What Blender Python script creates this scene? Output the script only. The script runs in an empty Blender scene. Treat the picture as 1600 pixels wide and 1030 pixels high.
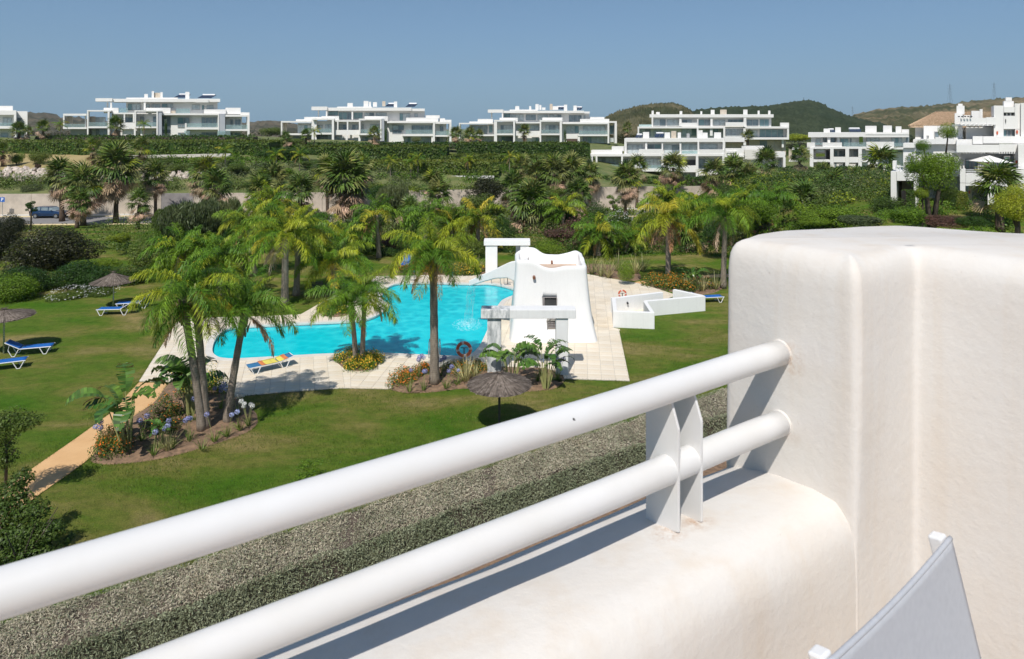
import bpy, math, random
import numpy as np
from math import sin, cos, pi, radians as R

sc = bpy.context.scene
col = sc.collection
random.seed(7)

# ------------------------------------------------------------------ camera, sky, sun, exposure
F, CX, HY, H = 1066.7, 800.0, 195.0, 11.5     # focal length in px of the 1600 wide photo, centre, horizon, eye height
cd = bpy.data.cameras.new("camera"); cam = bpy.data.objects.new("camera", cd); col.objects.link(cam)
cam.location = (0, 0, H); cam.rotation_euler = (R(90), 0, 0)
cd.lens = 24; cd.sensor_width = 36; cd.shift_y = -0.2; cd.clip_start = 0.05; cd.clip_end = 20000
cd.dof.use_dof = True; cd.dof.focus_distance = 22.0; cd.dof.aperture_fstop = 11.0
sc.camera = cam
SUN_AZ, SUN_EL = R(15), R(52.5)               # shadows fall towards azimuth 18 deg right of the view
w = bpy.data.worlds.new("World"); sc.world = w; w.use_nodes = True
nt = w.node_tree; bg = nt.nodes["Background"]
sky = nt.nodes.new("ShaderNodeTexSky"); sky.sky_type = 'NISHITA'; sky.sun_disc = False
sky.sun_elevation = SUN_EL; sky.sun_rotation = pi + SUN_AZ
sky.air_density = 0.75; sky.dust_density = 0.4; sky.ozone_density = 5; sky.altitude = 50
# summer haze: the sky pales to one even grey-blue towards the horizon, the same all round
SKYS = 0.1
tcw = nt.nodes.new("ShaderNodeTexCoord"); sxw = nt.nodes.new("ShaderNodeSeparateXYZ"); nt.links.new(tcw.outputs['Generated'], sxw.inputs[0])
rw_ = nt.nodes.new("ShaderNodeValToRGB"); e_ = rw_.color_ramp.elements; e_[0].position = 0; e_[0].color = (.92,)*3+(1,); e_[1].position = .75; e_[1].color = (.1,)*3+(1,)
x_ = e_.new(.14); x_.color = (.55,)*3+(1,)
mxw = nt.nodes.new("ShaderNodeMix"); mxw.data_type = 'RGBA'; nt.links.new(sxw.outputs[2], rw_.inputs[0]); nt.links.new(rw_.outputs[0], mxw.inputs[0])
nt.links.new(sky.outputs[0], mxw.inputs[6]); mxw.inputs[7].default_value = (.185/SKYS, .322/SKYS, .452/SKYS, 1)
nt.links.new(mxw.outputs[2], bg.inputs[0]); bg.inputs[1].default_value = SKYS
sd = bpy.data.lights.new("sun", 'SUN'); sun = bpy.data.objects.new("sun", sd); col.objects.link(sun)
sd.energy = 4.4; sd.angle = R(0.5); sd.color = (1.0, 0.955, 0.89)
from mathutils import Vector, Matrix
SD = Vector((sin(SUN_AZ)*cos(SUN_EL), cos(SUN_AZ)*cos(SUN_EL), -sin(SUN_EL)))
sun.rotation_euler = SD.to_track_quat('-Z', 'Y').to_euler(); sun.location = (-20, -40, 60)
vs = sc.view_settings; vs.view_transform = 'Standard'; vs.look = 'None'; vs.gamma = 1; vs.use_curve_mapping = False
vs.exposure = 0.0
sc.cycles.use_denoising = True
sc.cycles.max_bounces = 6; sc.cycles.diffuse_bounces = 3; sc.cycles.glossy_bounces = 2
sc.cycles.transmission_bounces = 3; sc.cycles.transparent_max_bounces = 6
sc.cycles.caustics_reflective = False; sc.cycles.caustics_refractive = False
sc.cycles.use_adaptive_sampling = True; sc.cycles.adaptive_threshold = 0.02

# ------------------------------------------------------------------ placing helpers
def gp(px, py, z=0.0):
    Y = F*(H-z)/(py-HY); return Vector(((px-CX)*Y/F, Y, z))
def pd(px, py, Y):
    return Vector(((px-CX)*Y/F, Y, H-(py-HY)*Y/F))

# ------------------------------------------------------------------ materials
def new_mat(name):
    m = bpy.data.materials.new(name); m.use_nodes = True
    return m, m.node_tree, m.node_tree.nodes["Principled BSDF"]
def N(nt, t, **k):
    n = nt.nodes.new(t)
    for a, v in k.items(): setattr(n, a, v)
    return n
def ramp(nt, fac, stops):
    r = N(nt, "ShaderNodeValToRGB"); e = r.color_ramp.elements
    e[0].position, e[0].color = stops[0][0], (*stops[0][1], 1); e[1].position, e[1].color = stops[-1][0], (*stops[-1][1], 1)
    for p, c in stops[1:-1]:
        x = e.new(p); x.color = (*c, 1)
    nt.links.new(fac, r.inputs[0]); return r.outputs[0]
def noise(nt, scale, detail=4, rough=.55, vec=None, dist=0):
    n = N(nt, "ShaderNodeTexNoise"); n.inputs['Scale'].default_value = scale; n.inputs['Detail'].default_value = detail
    n.inputs['Roughness'].default_value = rough; n.inputs['Distortion'].default_value = dist
    if vec is None:
        tc = N(nt, "ShaderNodeTexCoord"); vec = tc.outputs['Object']
    nt.links.new(vec, n.inputs['Vector']); return n.outputs['Fac']
def scaled(nt, s, kind='Object'):
    tc = N(nt, "ShaderNodeTexCoord"); mp = N(nt, "ShaderNodeMapping"); mp.inputs['Scale'].default_value = s
    nt.links.new(tc.outputs[kind], mp.inputs[0]); return mp.outputs[0]
def mixc(nt, fac, a, b, mode='MIX'):
    m = N(nt, "ShaderNodeMix", data_type='RGBA', blend_type=mode)
    if isinstance(fac, float): m.inputs[0].default_value = fac
    else: nt.links.new(fac, m.inputs[0])
    for i, v in ((6, a), (7, b)):
        if isinstance(v, tuple): m.inputs[i].default_value = (*v, 1)
        else: nt.links.new(v, m.inputs[i])
    return m.outputs[2]
def bump(nt, h, strength, dist, bs):
    b = N(nt, "ShaderNodeBump"); b.inputs['Strength'].default_value = strength; b.inputs['Distance'].default_value = dist
    nt.links.new(h, b.inputs['Height']); nt.links.new(b.outputs[0], bs.inputs['Normal'])
M = {}
def mat(name, c1, c2=None, scale=3, rough=.6, bstr=0, bdist=.01, bscale=None, metal=0, rnd=0.0, spec=.5, detail=5):
    m, nt, bs = new_mat(name); bs.inputs['Roughness'].default_value = rough; bs.inputs['Metallic'].default_value = metal
    bs.inputs['Specular IOR Level'].default_value = spec
    if c2 is None: out = None; bs.inputs['Base Color'].default_value = (*c1, 1)
    else:
        n = noise(nt, scale, detail); out = ramp(nt, n, [(.3, c1), (.7, c2)])
    if rnd:
        oi = N(nt, "ShaderNodeObjectInfo"); hs = N(nt, "ShaderNodeHueSaturation")
        mr = N(nt, "ShaderNodeMapRange"); mr.inputs[3].default_value = 1-rnd; mr.inputs[4].default_value = 1+rnd
        nt.links.new(oi.outputs['Random'], mr.inputs[0]); nt.links.new(mr.outputs[0], hs.inputs['Value'])
        mr2 = N(nt, "ShaderNodeMapRange"); mr2.inputs[3].default_value = .5+rnd*.12; mr2.inputs[4].default_value = .5-rnd*.12
        nt.links.new(oi.outputs['Random'], mr2.inputs[0]); nt.links.new(mr2.outputs[0], hs.inputs['Hue'])
        if out is None: hs.inputs['Color'].default_value = (*c1, 1)
        else: nt.links.new(out, hs.inputs['Color'])
        out = hs.outputs[0]
    if out is not None: nt.links.new(out, bs.inputs['Base Color'])
    if bstr: bump(nt, noise(nt, bscale or scale*4, 4), bstr, bdist, bs)
    M[name] = m; return m
def leafmat(name, c1, c2, scale=2.5, trans=.36, rnd=.25, rough=.5, c3=None, spec=.35):
    m, nt, bs = new_mat(name); bs.inputs['Roughness'].default_value = rough; bs.inputs['Specular IOR Level'].default_value = spec
    n = noise(nt, scale, 5, .65)
    st = [(.3, c1), (.68, c2)] if c3 is None else [(.28, c1), (.55, c2), (.72, c3)]
    c = ramp(nt, n, st)
    oi = N(nt, "ShaderNodeObjectInfo"); hs = N(nt, "ShaderNodeHueSaturation")
    mr = N(nt, "ShaderNodeMapRange"); mr.inputs[3].default_value = 1-rnd; mr.inputs[4].default_value = 1+rnd
    nt.links.new(oi.outputs['Random'], mr.inputs[0]); nt.links.new(mr.outputs[0], hs.inputs['Value'])
    mh = N(nt, "ShaderNodeMapRange"); mh.inputs[3].default_value = .5+rnd*.07; mh.inputs[4].default_value = .5-rnd*.07; nt.links.new(oi.outputs['Random'], mh.inputs[0]); nt.links.new(mh.outputs[0], hs.inputs['Hue'])
    nt.links.new(c, hs.inputs['Color'])
    # every leaf a slightly different tone
    ge = N(nt, "ShaderNodeNewGeometry"); mr3 = N(nt, "ShaderNodeMapRange"); mr3.inputs[3].default_value = .5 if 'hedge_grey' not in name else .72; mr3.inputs[4].default_value = 1.5 if 'hedge_grey' not in name else 1.25
    nt.links.new(ge.outputs['Random Per Island'], mr3.inputs[0])
    hs2 = N(nt, "ShaderNodeHueSaturation"); nt.links.new(hs.outputs[0], hs2.inputs['Color']); nt.links.new(mr3.outputs[0], hs2.inputs['Value'])
    nt.links.new(hs2.outputs[0], bs.inputs['Base Color'])
    tr = N(nt, "ShaderNodeBsdfTranslucent"); mx = N(nt, "ShaderNodeMixShader"); mx.inputs[0].default_value = trans
    nt.links.new(hs2.outputs[0], tr.inputs[0]); nt.links.new(bs.outputs[0], mx.inputs[1]); nt.links.new(tr.outputs[0], mx.inputs[2])
    nt.links.new(mx.outputs[0], nt.nodes["Material Output"].inputs[0])
    M[name] = m; return m

def plaster(name, base, dirt, dscale, amount, streak=False, bstr=.25, bscale=60, bdist=.002, rough=.75):
    m, nt, bs = new_mat(name); bs.inputs['Roughness'].default_value = rough; bs.inputs['Specular IOR Level'].default_value = .25
    n1 = noise(nt, dscale, 6, .7)
    c = ramp(nt, n1, [(.35, base), (.85, tuple(b*(1-amount)+d*amount for b, d in zip(base, dirt)))])
    if streak:
        n2 = noise(nt, 1.0, 5, .6, scaled(nt, (11, 11, .5)))
        s = ramp(nt, n2, [(.5, (0, 0, 0)), (.72, (1, 1, 1))])
        mk = N(nt, "ShaderNodeMath", operation='MULTIPLY'); mk.inputs[1].default_value = .5*amount+.1
        nt.links.new(s, mk.inputs[0]); c = mixc(nt, mk.outputs[0], c, dirt)
        n3 = noise(nt, 60, 6, .85); s3 = ramp(nt, n3, [(.63, (0, 0, 0)), (.70, (1, 1, 1))])
        mk3 = N(nt, "ShaderNodeMath", operation='MULTIPLY'); mk3.inputs[1].default_value = .42
        nt.links.new(s3, mk3.inputs[0]); c = mixc(nt, mk3.outputs[0], c, (.35, .27, .2))
    nt.links.new(c, bs.inputs['Base Color'])
    bump(nt, noise(nt, bscale, 5, .6), bstr, bdist, bs)
    M[name] = m; return m

plaster('terrace_plaster', (.70, .675, .64), (.60, .47, .33), 2.6, .32, True, .55, 40, .003)
plaster('villa_white', (.80, .79, .765), (.62, .58, .52), .5, .35, False, .1, 2, .02)
# rust runs at the feet of the railing posts on the ledge
def add_rust(m, pts, rad):
    nt = m.node_tree; bs = nt.nodes["Principled BSDF"]; src = bs.inputs['Base Color'].links[0].from_socket; tc = N(nt, "ShaderNodeTexCoord"); acc = None
    for q in pts:
        vm = N(nt, "ShaderNodeVectorMath", operation='DISTANCE'); vm.inputs[1].default_value = q; nt.links.new(tc.outputs['Object'], vm.inputs[0])
        mr = N(nt, "ShaderNodeMapRange"); mr.inputs[1].default_value = rad; mr.inputs[2].default_value = 0; nt.links.new(vm.outputs['Value'], mr.inputs[0])
        if acc is None: acc = mr.outputs[0]
        else:
            mm = N(nt, "ShaderNodeMath", operation='MAXIMUM'); nt.links.new(acc, mm.inputs[0]); nt.links.new(mr.outputs[0], mm.inputs[1]); acc = mm.outputs[0]
    mu = N(nt, "ShaderNodeMath", operation='MULTIPLY'); nt.links.new(acc, mu.inputs[0]); nt.links.new(ramp(nt, noise(nt, 45, 6, .8), [(.42, (0, 0, 0)), (.66, (1, 1, 1))]), mu.inputs[1])
    nt.links.new(mixc(nt, mu.outputs[0], src, (.42, .24, .12)), bs.inputs['Base Color'])
add_rust(M['terrace_plaster'], [(.328, 1.442, H-.857), (.395, 1.478, H-.857), (.70, 1.72, H-.86), (.66, 1.64, H-.565), (.64, 1.62, H-.75)], .05)
plaster('tower_white', (.82, .82, .81), (.66, .66, .64), 1.2, .3, True, .3, 7, .01)
plaster('beam_white', (.80, .80, .79), (.55, .55, .55), 1.6, .35, True, .3, 9, .01)
m_, nt_, bs_ = new_mat('beam_stained'); M['beam_stained'] = m_
nn = noise(nt_, 1.0, 6, .7, scaled(nt_, (5, 5, 1.3)))
nt_.links.new(ramp(nt_, nn, [(.40, (.76, .76, .75)), (.52, (.5, .52, .52)), (.66, (.25, .27, .28))]), bs_.inputs['Base Color']); bs_.inputs['Roughness'].default_value = .85
mat('rail_white', (.725, .72, .715), (.67, .655, .63), 5, .3, .12, .0006, 90, spec=.5, detail=8)
mat('white_metal', (.78, .78, .78), None, rough=.4)
mat('grey_villa', (.36, .38, .42), (.42, .44, .47), .6, .7)
mat('beige_stone', (.5, .42, .33), (.62, .55, .45), 1.5, .8)
mat('dark_interior', (.035, .037, .04), (.07, .07, .07), 1, .6)
mat('glass_dark', (.13, .17, .19), (.30, .36, .38), .8, .06, spec=.9)
mat('glass_curtain', (.38, .44, .45), (.65, .70, .69), 2.2, .12, spec=.8)
mat('glass_teal', (.16, .27, .28), (.26, .38, .39), .8, .08, spec=.8)
mat('window_frame', (.4, .4, .4), None, rough=.5)
mat('brown_door', (.10, .065, .05), None, rough=.6)
mat('solar_blue', (.03, .045, .08), None, rough=.15, spec=.8)
mat('solar_frame', (.5, .5, .5), None, rough=.4, metal=.5)
mat('concrete', (.42, .36, .29), (.58, .50, .41), .9, .85, .3, .02, 6, rnd=.05)
mat('grey_stone', (.22, .2, .2), (.3, .28, .27), 1.5, .85, .4, .02)
mat('boulder', (.38, .31, .25), (.68, .61, .53), 1.6, .9, .6, .05, 5, rnd=.18)
mat('roof_tile', (.40, .28, .16), (.72, .58, .38), 5, .85, .3, .02, rnd=.22)
mat('asphalt', (.2, .19, .185), (.26, .25, .24), 4, .85, .2, .005, 60)
mat('kerb_yellow', (.52, .42, .24), (.6, .5, .3), 3, .8)
mat('kerb_stone', (.5, .48, .44), (.6, .58, .53), 3, .8)
mat('path_orange', (.62, .37, .17), (.70, .44, .215), 1.3, .85, .3, .004, 50)
mat('soil', (.13, .085, .055), (.30, .19, .115), 5, .95, .8, .03, 22)
mat('grout', (.36, .33, .29), (.46, .42, .37), 4, .9)
mat('coping', (.62, .58, .52), (.72, .69, .63), 2, .7)
m_, nt_, bs_ = new_mat('tile'); M['tile'] = m_
oi = N(nt_, "ShaderNodeObjectInfo"); nn = noise(nt_, 1.0, 6, .7, scaled(nt_, (1.2, 7, 1)))
c = ramp(nt_, nn, [(.3, (.76, .69, .57)), (.52, (.72, .62, .475)), (.7, (.62, .50, .36))])
nn2 = noise(nt_, .35, 3); c = mixc(nt_, ramp(nt_, nn2, [(.42, (0, 0, 0)), (.62, (.45, .45, .45))]), c, (.79, .75, .67))
hs = N(nt_, "ShaderNodeHueSaturation"); mr = N(nt_, "ShaderNodeMapRange"); mr.inputs[3].default_value = .93; mr.inputs[4].default_value = 1.06
ge = N(nt_, "ShaderNodeNewGeometry"); ad = N(nt_, "ShaderNodeMath", operation='ADD'); fr = N(nt_, "ShaderNodeMath", operation='FRACT')
nt_.links.new(oi.outputs['Random'], ad.inputs[0]); nt_.links.new(ge.outputs['Random Per Island'], ad.inputs[1]); nt_.links.new(ad.outputs[0], fr.inputs[0])
nt_.links.new(fr.outputs[0], mr.inputs[0]); nt_.links.new(mr.outputs[0], hs.inputs['Value'])
nt_.links.new(c, hs.inputs['Color']); nt_.links.new(hs.outputs[0], bs_.inputs['Base Color']); bs_.inputs['Roughness'].default_value = .8
bump(nt_, noise(nt_, 12, 5), .25, .006, bs_)
mat('pool_tile', (.015, .24, .38), (.03, .34, .48), 8, .3)
# water
m_, nt_, bs_ = new_mat('water'); M['water'] = m_
vo = N(nt_, "ShaderNodeTexVoronoi", feature='SMOOTH_F1'); vo.inputs['Scale'].default_value = 2.6; vo.inputs['Smoothness'].default_value = .5
tc = N(nt_, "ShaderNodeTexCoord"); nz = N(nt_, "ShaderNodeTexNoise"); nz.inputs['Scale'].default_value = 1.2
mpx = N(nt_, "ShaderNodeMix", data_type='RGBA'); mpx.inputs[0].default_value = .35
nt_.links.new(tc.outputs['Object'], mpx.inputs[6]); nt_.links.new(tc.outputs['Object'], nz.inputs[0]); nt_.links.new(nz.outputs['Color'], mpx.inputs[7])
nt_.links.new(mpx.outputs[2], vo.inputs['Vector'])
c = ramp(nt_, vo.outputs['Distance'], [(.1, (.001, .44, .54)), (.45, (.001, .56, .64)), (.78, (.03, .68, .72))])  # pale cell borders paint caustic light into the water colour
sxy = N(nt_, "ShaderNodeSeparateXYZ"); nt_.links.new(tc.outputs['Object'], sxy.inputs[0])
c = mixc(nt_, ramp(nt_, noise(nt_, .18, 3), [(.4, (0, 0, 0)), (.65, (.7, .7, .7))]), c, (.001, .60, .67))
nt_.links.new(c, bs_.inputs['Base Color']); bs_.inputs['Roughness'].default_value = .06; bs_.inputs['Specular IOR Level'].default_value = .22
bump(nt_, noise(nt_, 5, 3, .5, None, .6), .4, .04, bs_)
mat('foam', (.75, .85, .88), (.55, .78, .84), 9, .4)
# lawn
m_, nt_, bs_ = new_mat('lawn'); M['lawn'] = m_
g1 = ramp(nt_, noise(nt_, 1.0, 6, .65, scaled(nt_, (.16, .33, .3)), .3), [(.34, (.06, .14, .010)), (.46, (.10, .155, .020)), (.55, (.155, .165, .038)), (.66, (.265, .215, .09))])
g2 = ramp(nt_, noise(nt_, 2.2, 6, .8), [(.3, (.5, .56, .42)), (.5, (1, 1, 1)), (.7, (1.35, 1.25, 1.2))])
g3 = ramp(nt_, noise(nt_, 24, 4, .8), [(.3, (.45, .5, .4)), (.5, (1, 1, 1)), (.7, (1.5, 1.45, 1.3))])
c = mixc(nt_, 1.0, mixc(nt_, .8, g1, g2, 'MULTIPLY'), g3, 'MULTIPLY')
# cooler, greener near the pool deck; more noise further off
nt_.links.new(c, bs_.inputs['Base Color']); bs_.inputs['Roughness'].default_value = .9; bs_.inputs['Specular IOR Level'].default_value = .1
bump(nt_, noise(nt_, 30, 4, .8), .9, .05, bs_)
mat('dry_field', (.30, .235, .095), (.42, .33, .16), .25, .95, .5, .1, 3)
mat('bank_green', (.075, .12, .025), (.19, .19, .07), .5, .95, .8, .2, 2)
# hills
def hillmat(name, a, b, cc, s1, s2, lo, hi, tint=.0):
    m, nt, bs = new_mat(name); bs.inputs['Roughness'].default_value = 1; bs.inputs['Specular IOR Level'].default_value = 0
    c = ramp(nt, noise(nt, s1, 6, .7), [(lo, a), (hi, cc)])
    c2 = ramp(nt, noise(nt, s2, 5, .75), [(.42, b), (.6, (1, 1, 1))])
    c = mixc(nt, .85, c, c2, 'MULTIPLY')
    nt.links.new(c, bs.inputs['Base Color']); M[name] = m
hillmat('hill_scrub', (.07, .08, .04), (.35, .4, .3), (.22, .185, .115), .012, .09, .42, .7)
hillmat('hill_green', (.035, .055, .028), (.45, .5, .42), (.065, .08, .04), .008, .07, .4, .7)
hillmat('hill_tan', (.08, .09, .035), (.5, .5, .4), (.27, .21, .125), .0045, .05, .46, .60)
hillmat('hill_far', (.09, .095, .07), (.5, .5, .45), (.2, .165, .12), .006, .05, .42, .62)
# leaves
leafmat('leaf_green', (0.102, 0.198, 0.015), (0.189, 0.290, 0.025))
leafmat('leaf_deep', (0.032, 0.079, 0.013), (0.072, 0.139, 0.020))
leafmat('leaf_olive', (.022, .028, .008), (.055, .058, .014), spec=.5)
leafmat('leaf_mid', (0.065, 0.119, 0.018), (0.145, 0.198, 0.037))
leafmat('leaf_greygreen', (0.094, 0.132, 0.044), (0.203, 0.231, 0.094))
leafmat('leaf_lime', (0.203, 0.290, 0.019), (0.392, 0.422, 0.037))
leafmat('leaf_brown', (.07, .055, .03), (.15, .10, .06))
leafmat('leaf_purple', (0.087, 0.059, 0.037), (0.189, 0.106, 0.075))
leafmat('frond_green', (.10, .215, .015), (.18, .31, .028), trans=.32)
leafmat('frond_lime', (.22, .30, .018), (.38, .42, .03), trans=.32)
leafmat('frond_yellow', (.33, .33, .03), (.52, .45, .04), trans=.3, c3=(.30, .38, .03))
leafmat('frond_tan', (.36, .20, .085), (.58, .37, .18), trans=.15)
leafmat('frond_pale', (.34, .25, .16), (.52, .41, .28), trans=.15)
leafmat('fan_green', (.05, .12, .015), (.13, .20, .035), trans=.2, c3=(.22, .27, .06))
leafmat('fan_olive', (0.131, 0.158, 0.037), (0.246, 0.251, 0.075), trans=.2)
leafmat('fan_dead', (.34, .225, .14), (.58, .42, .28), trans=.15)
leafmat('hedge_green', (0.080, 0.125, 0.015), (0.167, 0.205, 0.031))
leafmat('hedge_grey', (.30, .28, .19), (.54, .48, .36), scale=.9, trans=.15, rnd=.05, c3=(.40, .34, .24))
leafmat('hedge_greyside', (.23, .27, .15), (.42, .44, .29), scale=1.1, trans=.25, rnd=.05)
leafmat('strelitzia', (.05, .13, .02), (.12, .22, .04), trans=.25, rough=.35, spec=.5)
leafmat('strap', (.09, .15, .025), (.2, .27, .05), trans=.2)
leafmat('strap_pale', (.3, .30, .12), (.45, .42, .2), trans=.2)
leafmat('flower_orange', (.60, .12, .015), (.65, .26, .02), trans=.1)
leafmat('flower_yellow', (.55, .34, .02), (.66, .45, .03), trans=.1)
leafmat('flower_white', (.7, .7, .66), (.8, .8, .78), trans=.2)
leafmat('flower_blue', (.26, .29, .55), (.42, .44, .68), trans=.2)
leafmat('flower_pink', (.45, .12, .18), (.5, .25, .26), trans=.2)
leafmat('thatch', (.10, .08, .065), (.22, .185, .155), scale=6, trans=.05, rnd=.05, rough=.9, spec=.1)
leafmat('grass_blade', (.06, .14, .012), (.13, .18, .025), scale=.5, trans=.3, rnd=0, c3=(.25, .21, .07))
# trunks
def trunkmat(name, a, b, ring, s):
    m, nt, bs = new_mat(name); bs.inputs['Roughness'].default_value = .9; bs.inputs['Specular IOR Level'].default_value = .15
    wv = N(nt, "ShaderNodeTexWave", wave_type='BANDS', bands_direction='Z', wave_profile='SAW')
    wv.inputs['Scale'].default_value = s; wv.inputs['Distortion'].default_value = 1.6; wv.inputs['Detail'].default_value = 3
    tc = N(nt, "ShaderNodeTexCoord"); nt.links.new(tc.outputs['Object'], wv.inputs['Vector'])
    c = ramp(nt, noise(nt, 1.0, 6, .7, scaled(nt, (9, 9, 3))), [(.3, a), (.7, b)])
    r = ramp(nt, wv.outputs['Fac'], [(0, (.5, .48, .45)), (.25, (1, 1, 1)), (1, (1, 1, 1))])
    c = mixc(nt, ring, c, r, 'MULTIPLY'); nt.links.new(c, bs.inputs['Base Color'])
    bump(nt, wv.outputs['Fac'], .6, .02, bs); M[name] = m
trunkmat('palm_trunk', (.17, .14, .11), (.40, .335, .27), .6, 3.4)
trunkmat('fan_trunk', (.07, .05, .038), (.16, .115, .085), .8, 3.2)
trunkmat('bark', (.06, .045, .035), (.17, .135, .11), .2, 3)
mat('boot', (.2, .13, .08), (.4, .3, .2), 6, .9, .5, .02)
mat('stalk', (.22, .26, .08), (.4, .36, .16), 2, .6)
mat('wood_dark', (.05, .042, .036), (.09, .075, .06), 6, .8)
mat('sling_blue', (.008, .11, .42), (.012, .14, .48), 3, .6)
mat('towel_yellow', (.72, .62, .12), None, rough=.9)
mat('towel_red', (.6, .13, .06), (.7, .3, .08), 4, .9)
mat('towel_blue', (.03, .16, .33), None, rough=.9)
mat('ring_orange', (.55, .10, .045), (.62, .16, .08), 3, .5)
mat('ring_white', (.7, .62, .58), None, rough=.5)
mat('metal_dark', (.03, .03, .032), None, rough=.45)
mat('steel', (.5, .52, .54), None, rough=.25, metal=.9)
mat('copper', (.28, .13, .08), None, rough=.5, metal=.4)
mat('car_paint', (.018, .05, .12), None, rough=.2, metal=.35, spec=.7)
mat('tyre', (.02, .02, .02), None, rough=.8)
mat('sign_blue', (.015, .13, .5), None, rough=.4)
mat('sign_white', (.8, .8, .8), None, rough=.4)
mat('lamp_red', (.55, .12, .06), None, rough=.5)
mat('light_glass', (.6, .6, .6), None, rough=.1)
mat('yellow_bin', (.75, .42, .01), (.8, .5, .02), 2, .5)
mat('sling_grey', (.42, .44, .48), (.46, .48, .52), 80, .6, .3, .0006, 900)
mat('awning_mauve', (.16, .12, .13), (.2, .15, .16), 10, .7)
mat('awning_cream', (.72, .69, .63), None, rough=.8)
mat('terracotta', (.5, .36, .27), (.58, .44, .34), 3, .85)
mat('rust', (.42, .24, .12), (.6, .42, .28), 40, .9)

# ------------------------------------------------------------------ object helpers
def link(o, parent=None):
    col.objects.link(o)
    if parent is not None: o.parent = parent
    return o
def tag(o, label=None, cat=None, group=None, kind=None):
    if label: o['label'] = label
    if cat: o['category'] = cat
    if group: o['group'] = group
    if kind: o['kind'] = kind
    return o
def thing(name, label, cat, loc=(0, 0, 0), rz=0, group=None):
    o = bpy.data.objects.new(name, None); o.empty_display_size = .2; link(o)
    o.location = loc; o.rotation_euler = (0, 0, rz); return tag(o, label, cat, group)
class MB:
    def __init__(s): s.v = []; s.f = []; s.mi = []; s.cur = 0
    def add(s, vs, fs):
        b = len(s.v); s.v += [tuple(v) for v in vs]; s.f += [tuple(i+b for i in f) for f in fs]; s.mi += [s.cur]*len(fs)
        return s
    def box(s, x0, y0, z0, x1, y1, z1):
        v = [(x0, y0, z0), (x1, y0, z0), (x1, y1, z0), (x0, y1, z0), (x0, y0, z1), (x1, y0, z1), (x1, y1, z1), (x0, y1, z1)]
        return s.add(v, [(0, 3, 2, 1), (4, 5, 6, 7), (0, 1, 5, 4), (1, 2, 6, 5), (2, 3, 7, 6), (3, 0, 4, 7)])
    def sbox(s, x0, y0, z0, x1, y1, z1, k):     # box whose side walls run back at slope k
        q = (y1-y0)*k; v = [(x0, y0, z0), (x1, y0, z0), (x1+q, y1, z0), (x0+q, y1, z0), (x0, y0, z1), (x1, y0, z1), (x1+q, y1, z1), (x0+q, y1, z1)]
        return s.add(v, [(0, 3, 2, 1), (4, 5, 6, 7), (0, 1, 5, 4), (1, 2, 6, 5), (2, 3, 7, 6), (3, 0, 4, 7)])
    def prism(s, poly, z0, z1):
        n = len(poly); v = [(x, y, z0) for x, y in poly]+[(x, y, z1) for x, y in poly]
        return s.add(v, [tuple(range(n-1, -1, -1)), tuple(range(n, 2*n))]+[(i, (i+1) % n, n+(i+1) % n, n+i) for i in range(n)])
    def sheet(s, poly, z): return s.add([(x, y, z) for x, y in poly], [tuple(range(len(poly)))])
    def tube(s, pts, rads, n=8, cap=True):
        pts = [Vector(p) for p in pts]; m = len(pts)
        if not hasattr(rads, '__len__'): rads = [rads]*m
        vs = []
        t0 = (pts[1]-pts[0]).normalized(); a = t0.orthogonal().normalized()
        for i, p in enumerate(pts):
            t = (pts[min(i+1, m-1)]-pts[max(i-1, 0)]).normalized()
            a = (a-t*a.dot(t)).normalized(); b = t.cross(a)
            for k in range(n):
                an = 2*pi*k/n; vs.append(p+(a*cos(an)+b*sin(an))*rads[i])
        fs = [(i*n+k, i*n+(k+1) % n, (i+1)*n+(k+1) % n, (i+1)*n+k) for i in range(m-1) for k in range(n)]
        if cap: fs += [tuple(range(n-1, -1, -1)), tuple(range((m-1)*n, m*n))]
        return s.add(vs, fs)
    def mesh(s, name, mats, smooth=False):
        me = bpy.data.meshes.new(name); me.from_pydata(s.v, [], s.f)
        for m in (mats if isinstance(mats, (list, tuple)) else [mats]): me.materials.append(M[m])
        if any(s.mi): me.polygons.foreach_set('material_index', s.mi)
        if smooth:
            me.polygons.foreach_set('use_smooth', [True]*len(me.polygons))
        me.update(); return me
    def build(s, name, mats, parent=None, smooth=False, bevel=0, off=None, kind=None, label=None, segs=2):
        o = bpy.data.objects.new(name, s.mesh(name, mats, smooth)); link(o, parent)
        if off is not None: o.location = -Vector(off)
        if bevel:
            b = o.modifiers.new('bevel', 'BEVEL'); b.width = bevel; b.segments = segs; b.limit_method = 'ANGLE'; b.harden_normals = False
        if kind: o['kind'] = kind
        if label: o['label'] = label
        return o
def np_mesh(name, V, Q, mats, mi=None):
    """quads only, fast"""
    me = bpy.data.meshes.new(name); nV, nQ, k = len(V), len(Q), Q.shape[1]
    me.vertices.add(nV); me.vertices.foreach_set('co', np.asarray(V, np.float32).ravel())
    me.loops.add(nQ*k); me.loops.foreach_set('vertex_index', np.asarray(Q, np.int32).ravel())
    me.polygons.add(nQ); me.polygons.foreach_set('loop_start', np.arange(0, nQ*k, k, dtype=np.int32))
    me.polygons.foreach_set('loop_total', np.full(nQ, k, np.int32))
    for m in (mats if isinstance(mats, (list, tuple)) else [mats]): me.materials.append(M[m])
    if mi is not None: me.polygons.foreach_set('material_index', np.asarray(mi, np.int32))
    me.update(calc_edges=True); return me
def inst(name, me, parent=None, loc=(0, 0, 0), rot=(0, 0, 0), scale=(1, 1, 1)):
    o = bpy.data.objects.new(name, me); link(o, parent)
    o.location = loc; o.rotation_euler = rot; o.scale = scale if hasattr(scale, '__len__') else (scale,)*3
    return o
rng = np.random.default_rng(11)
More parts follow.
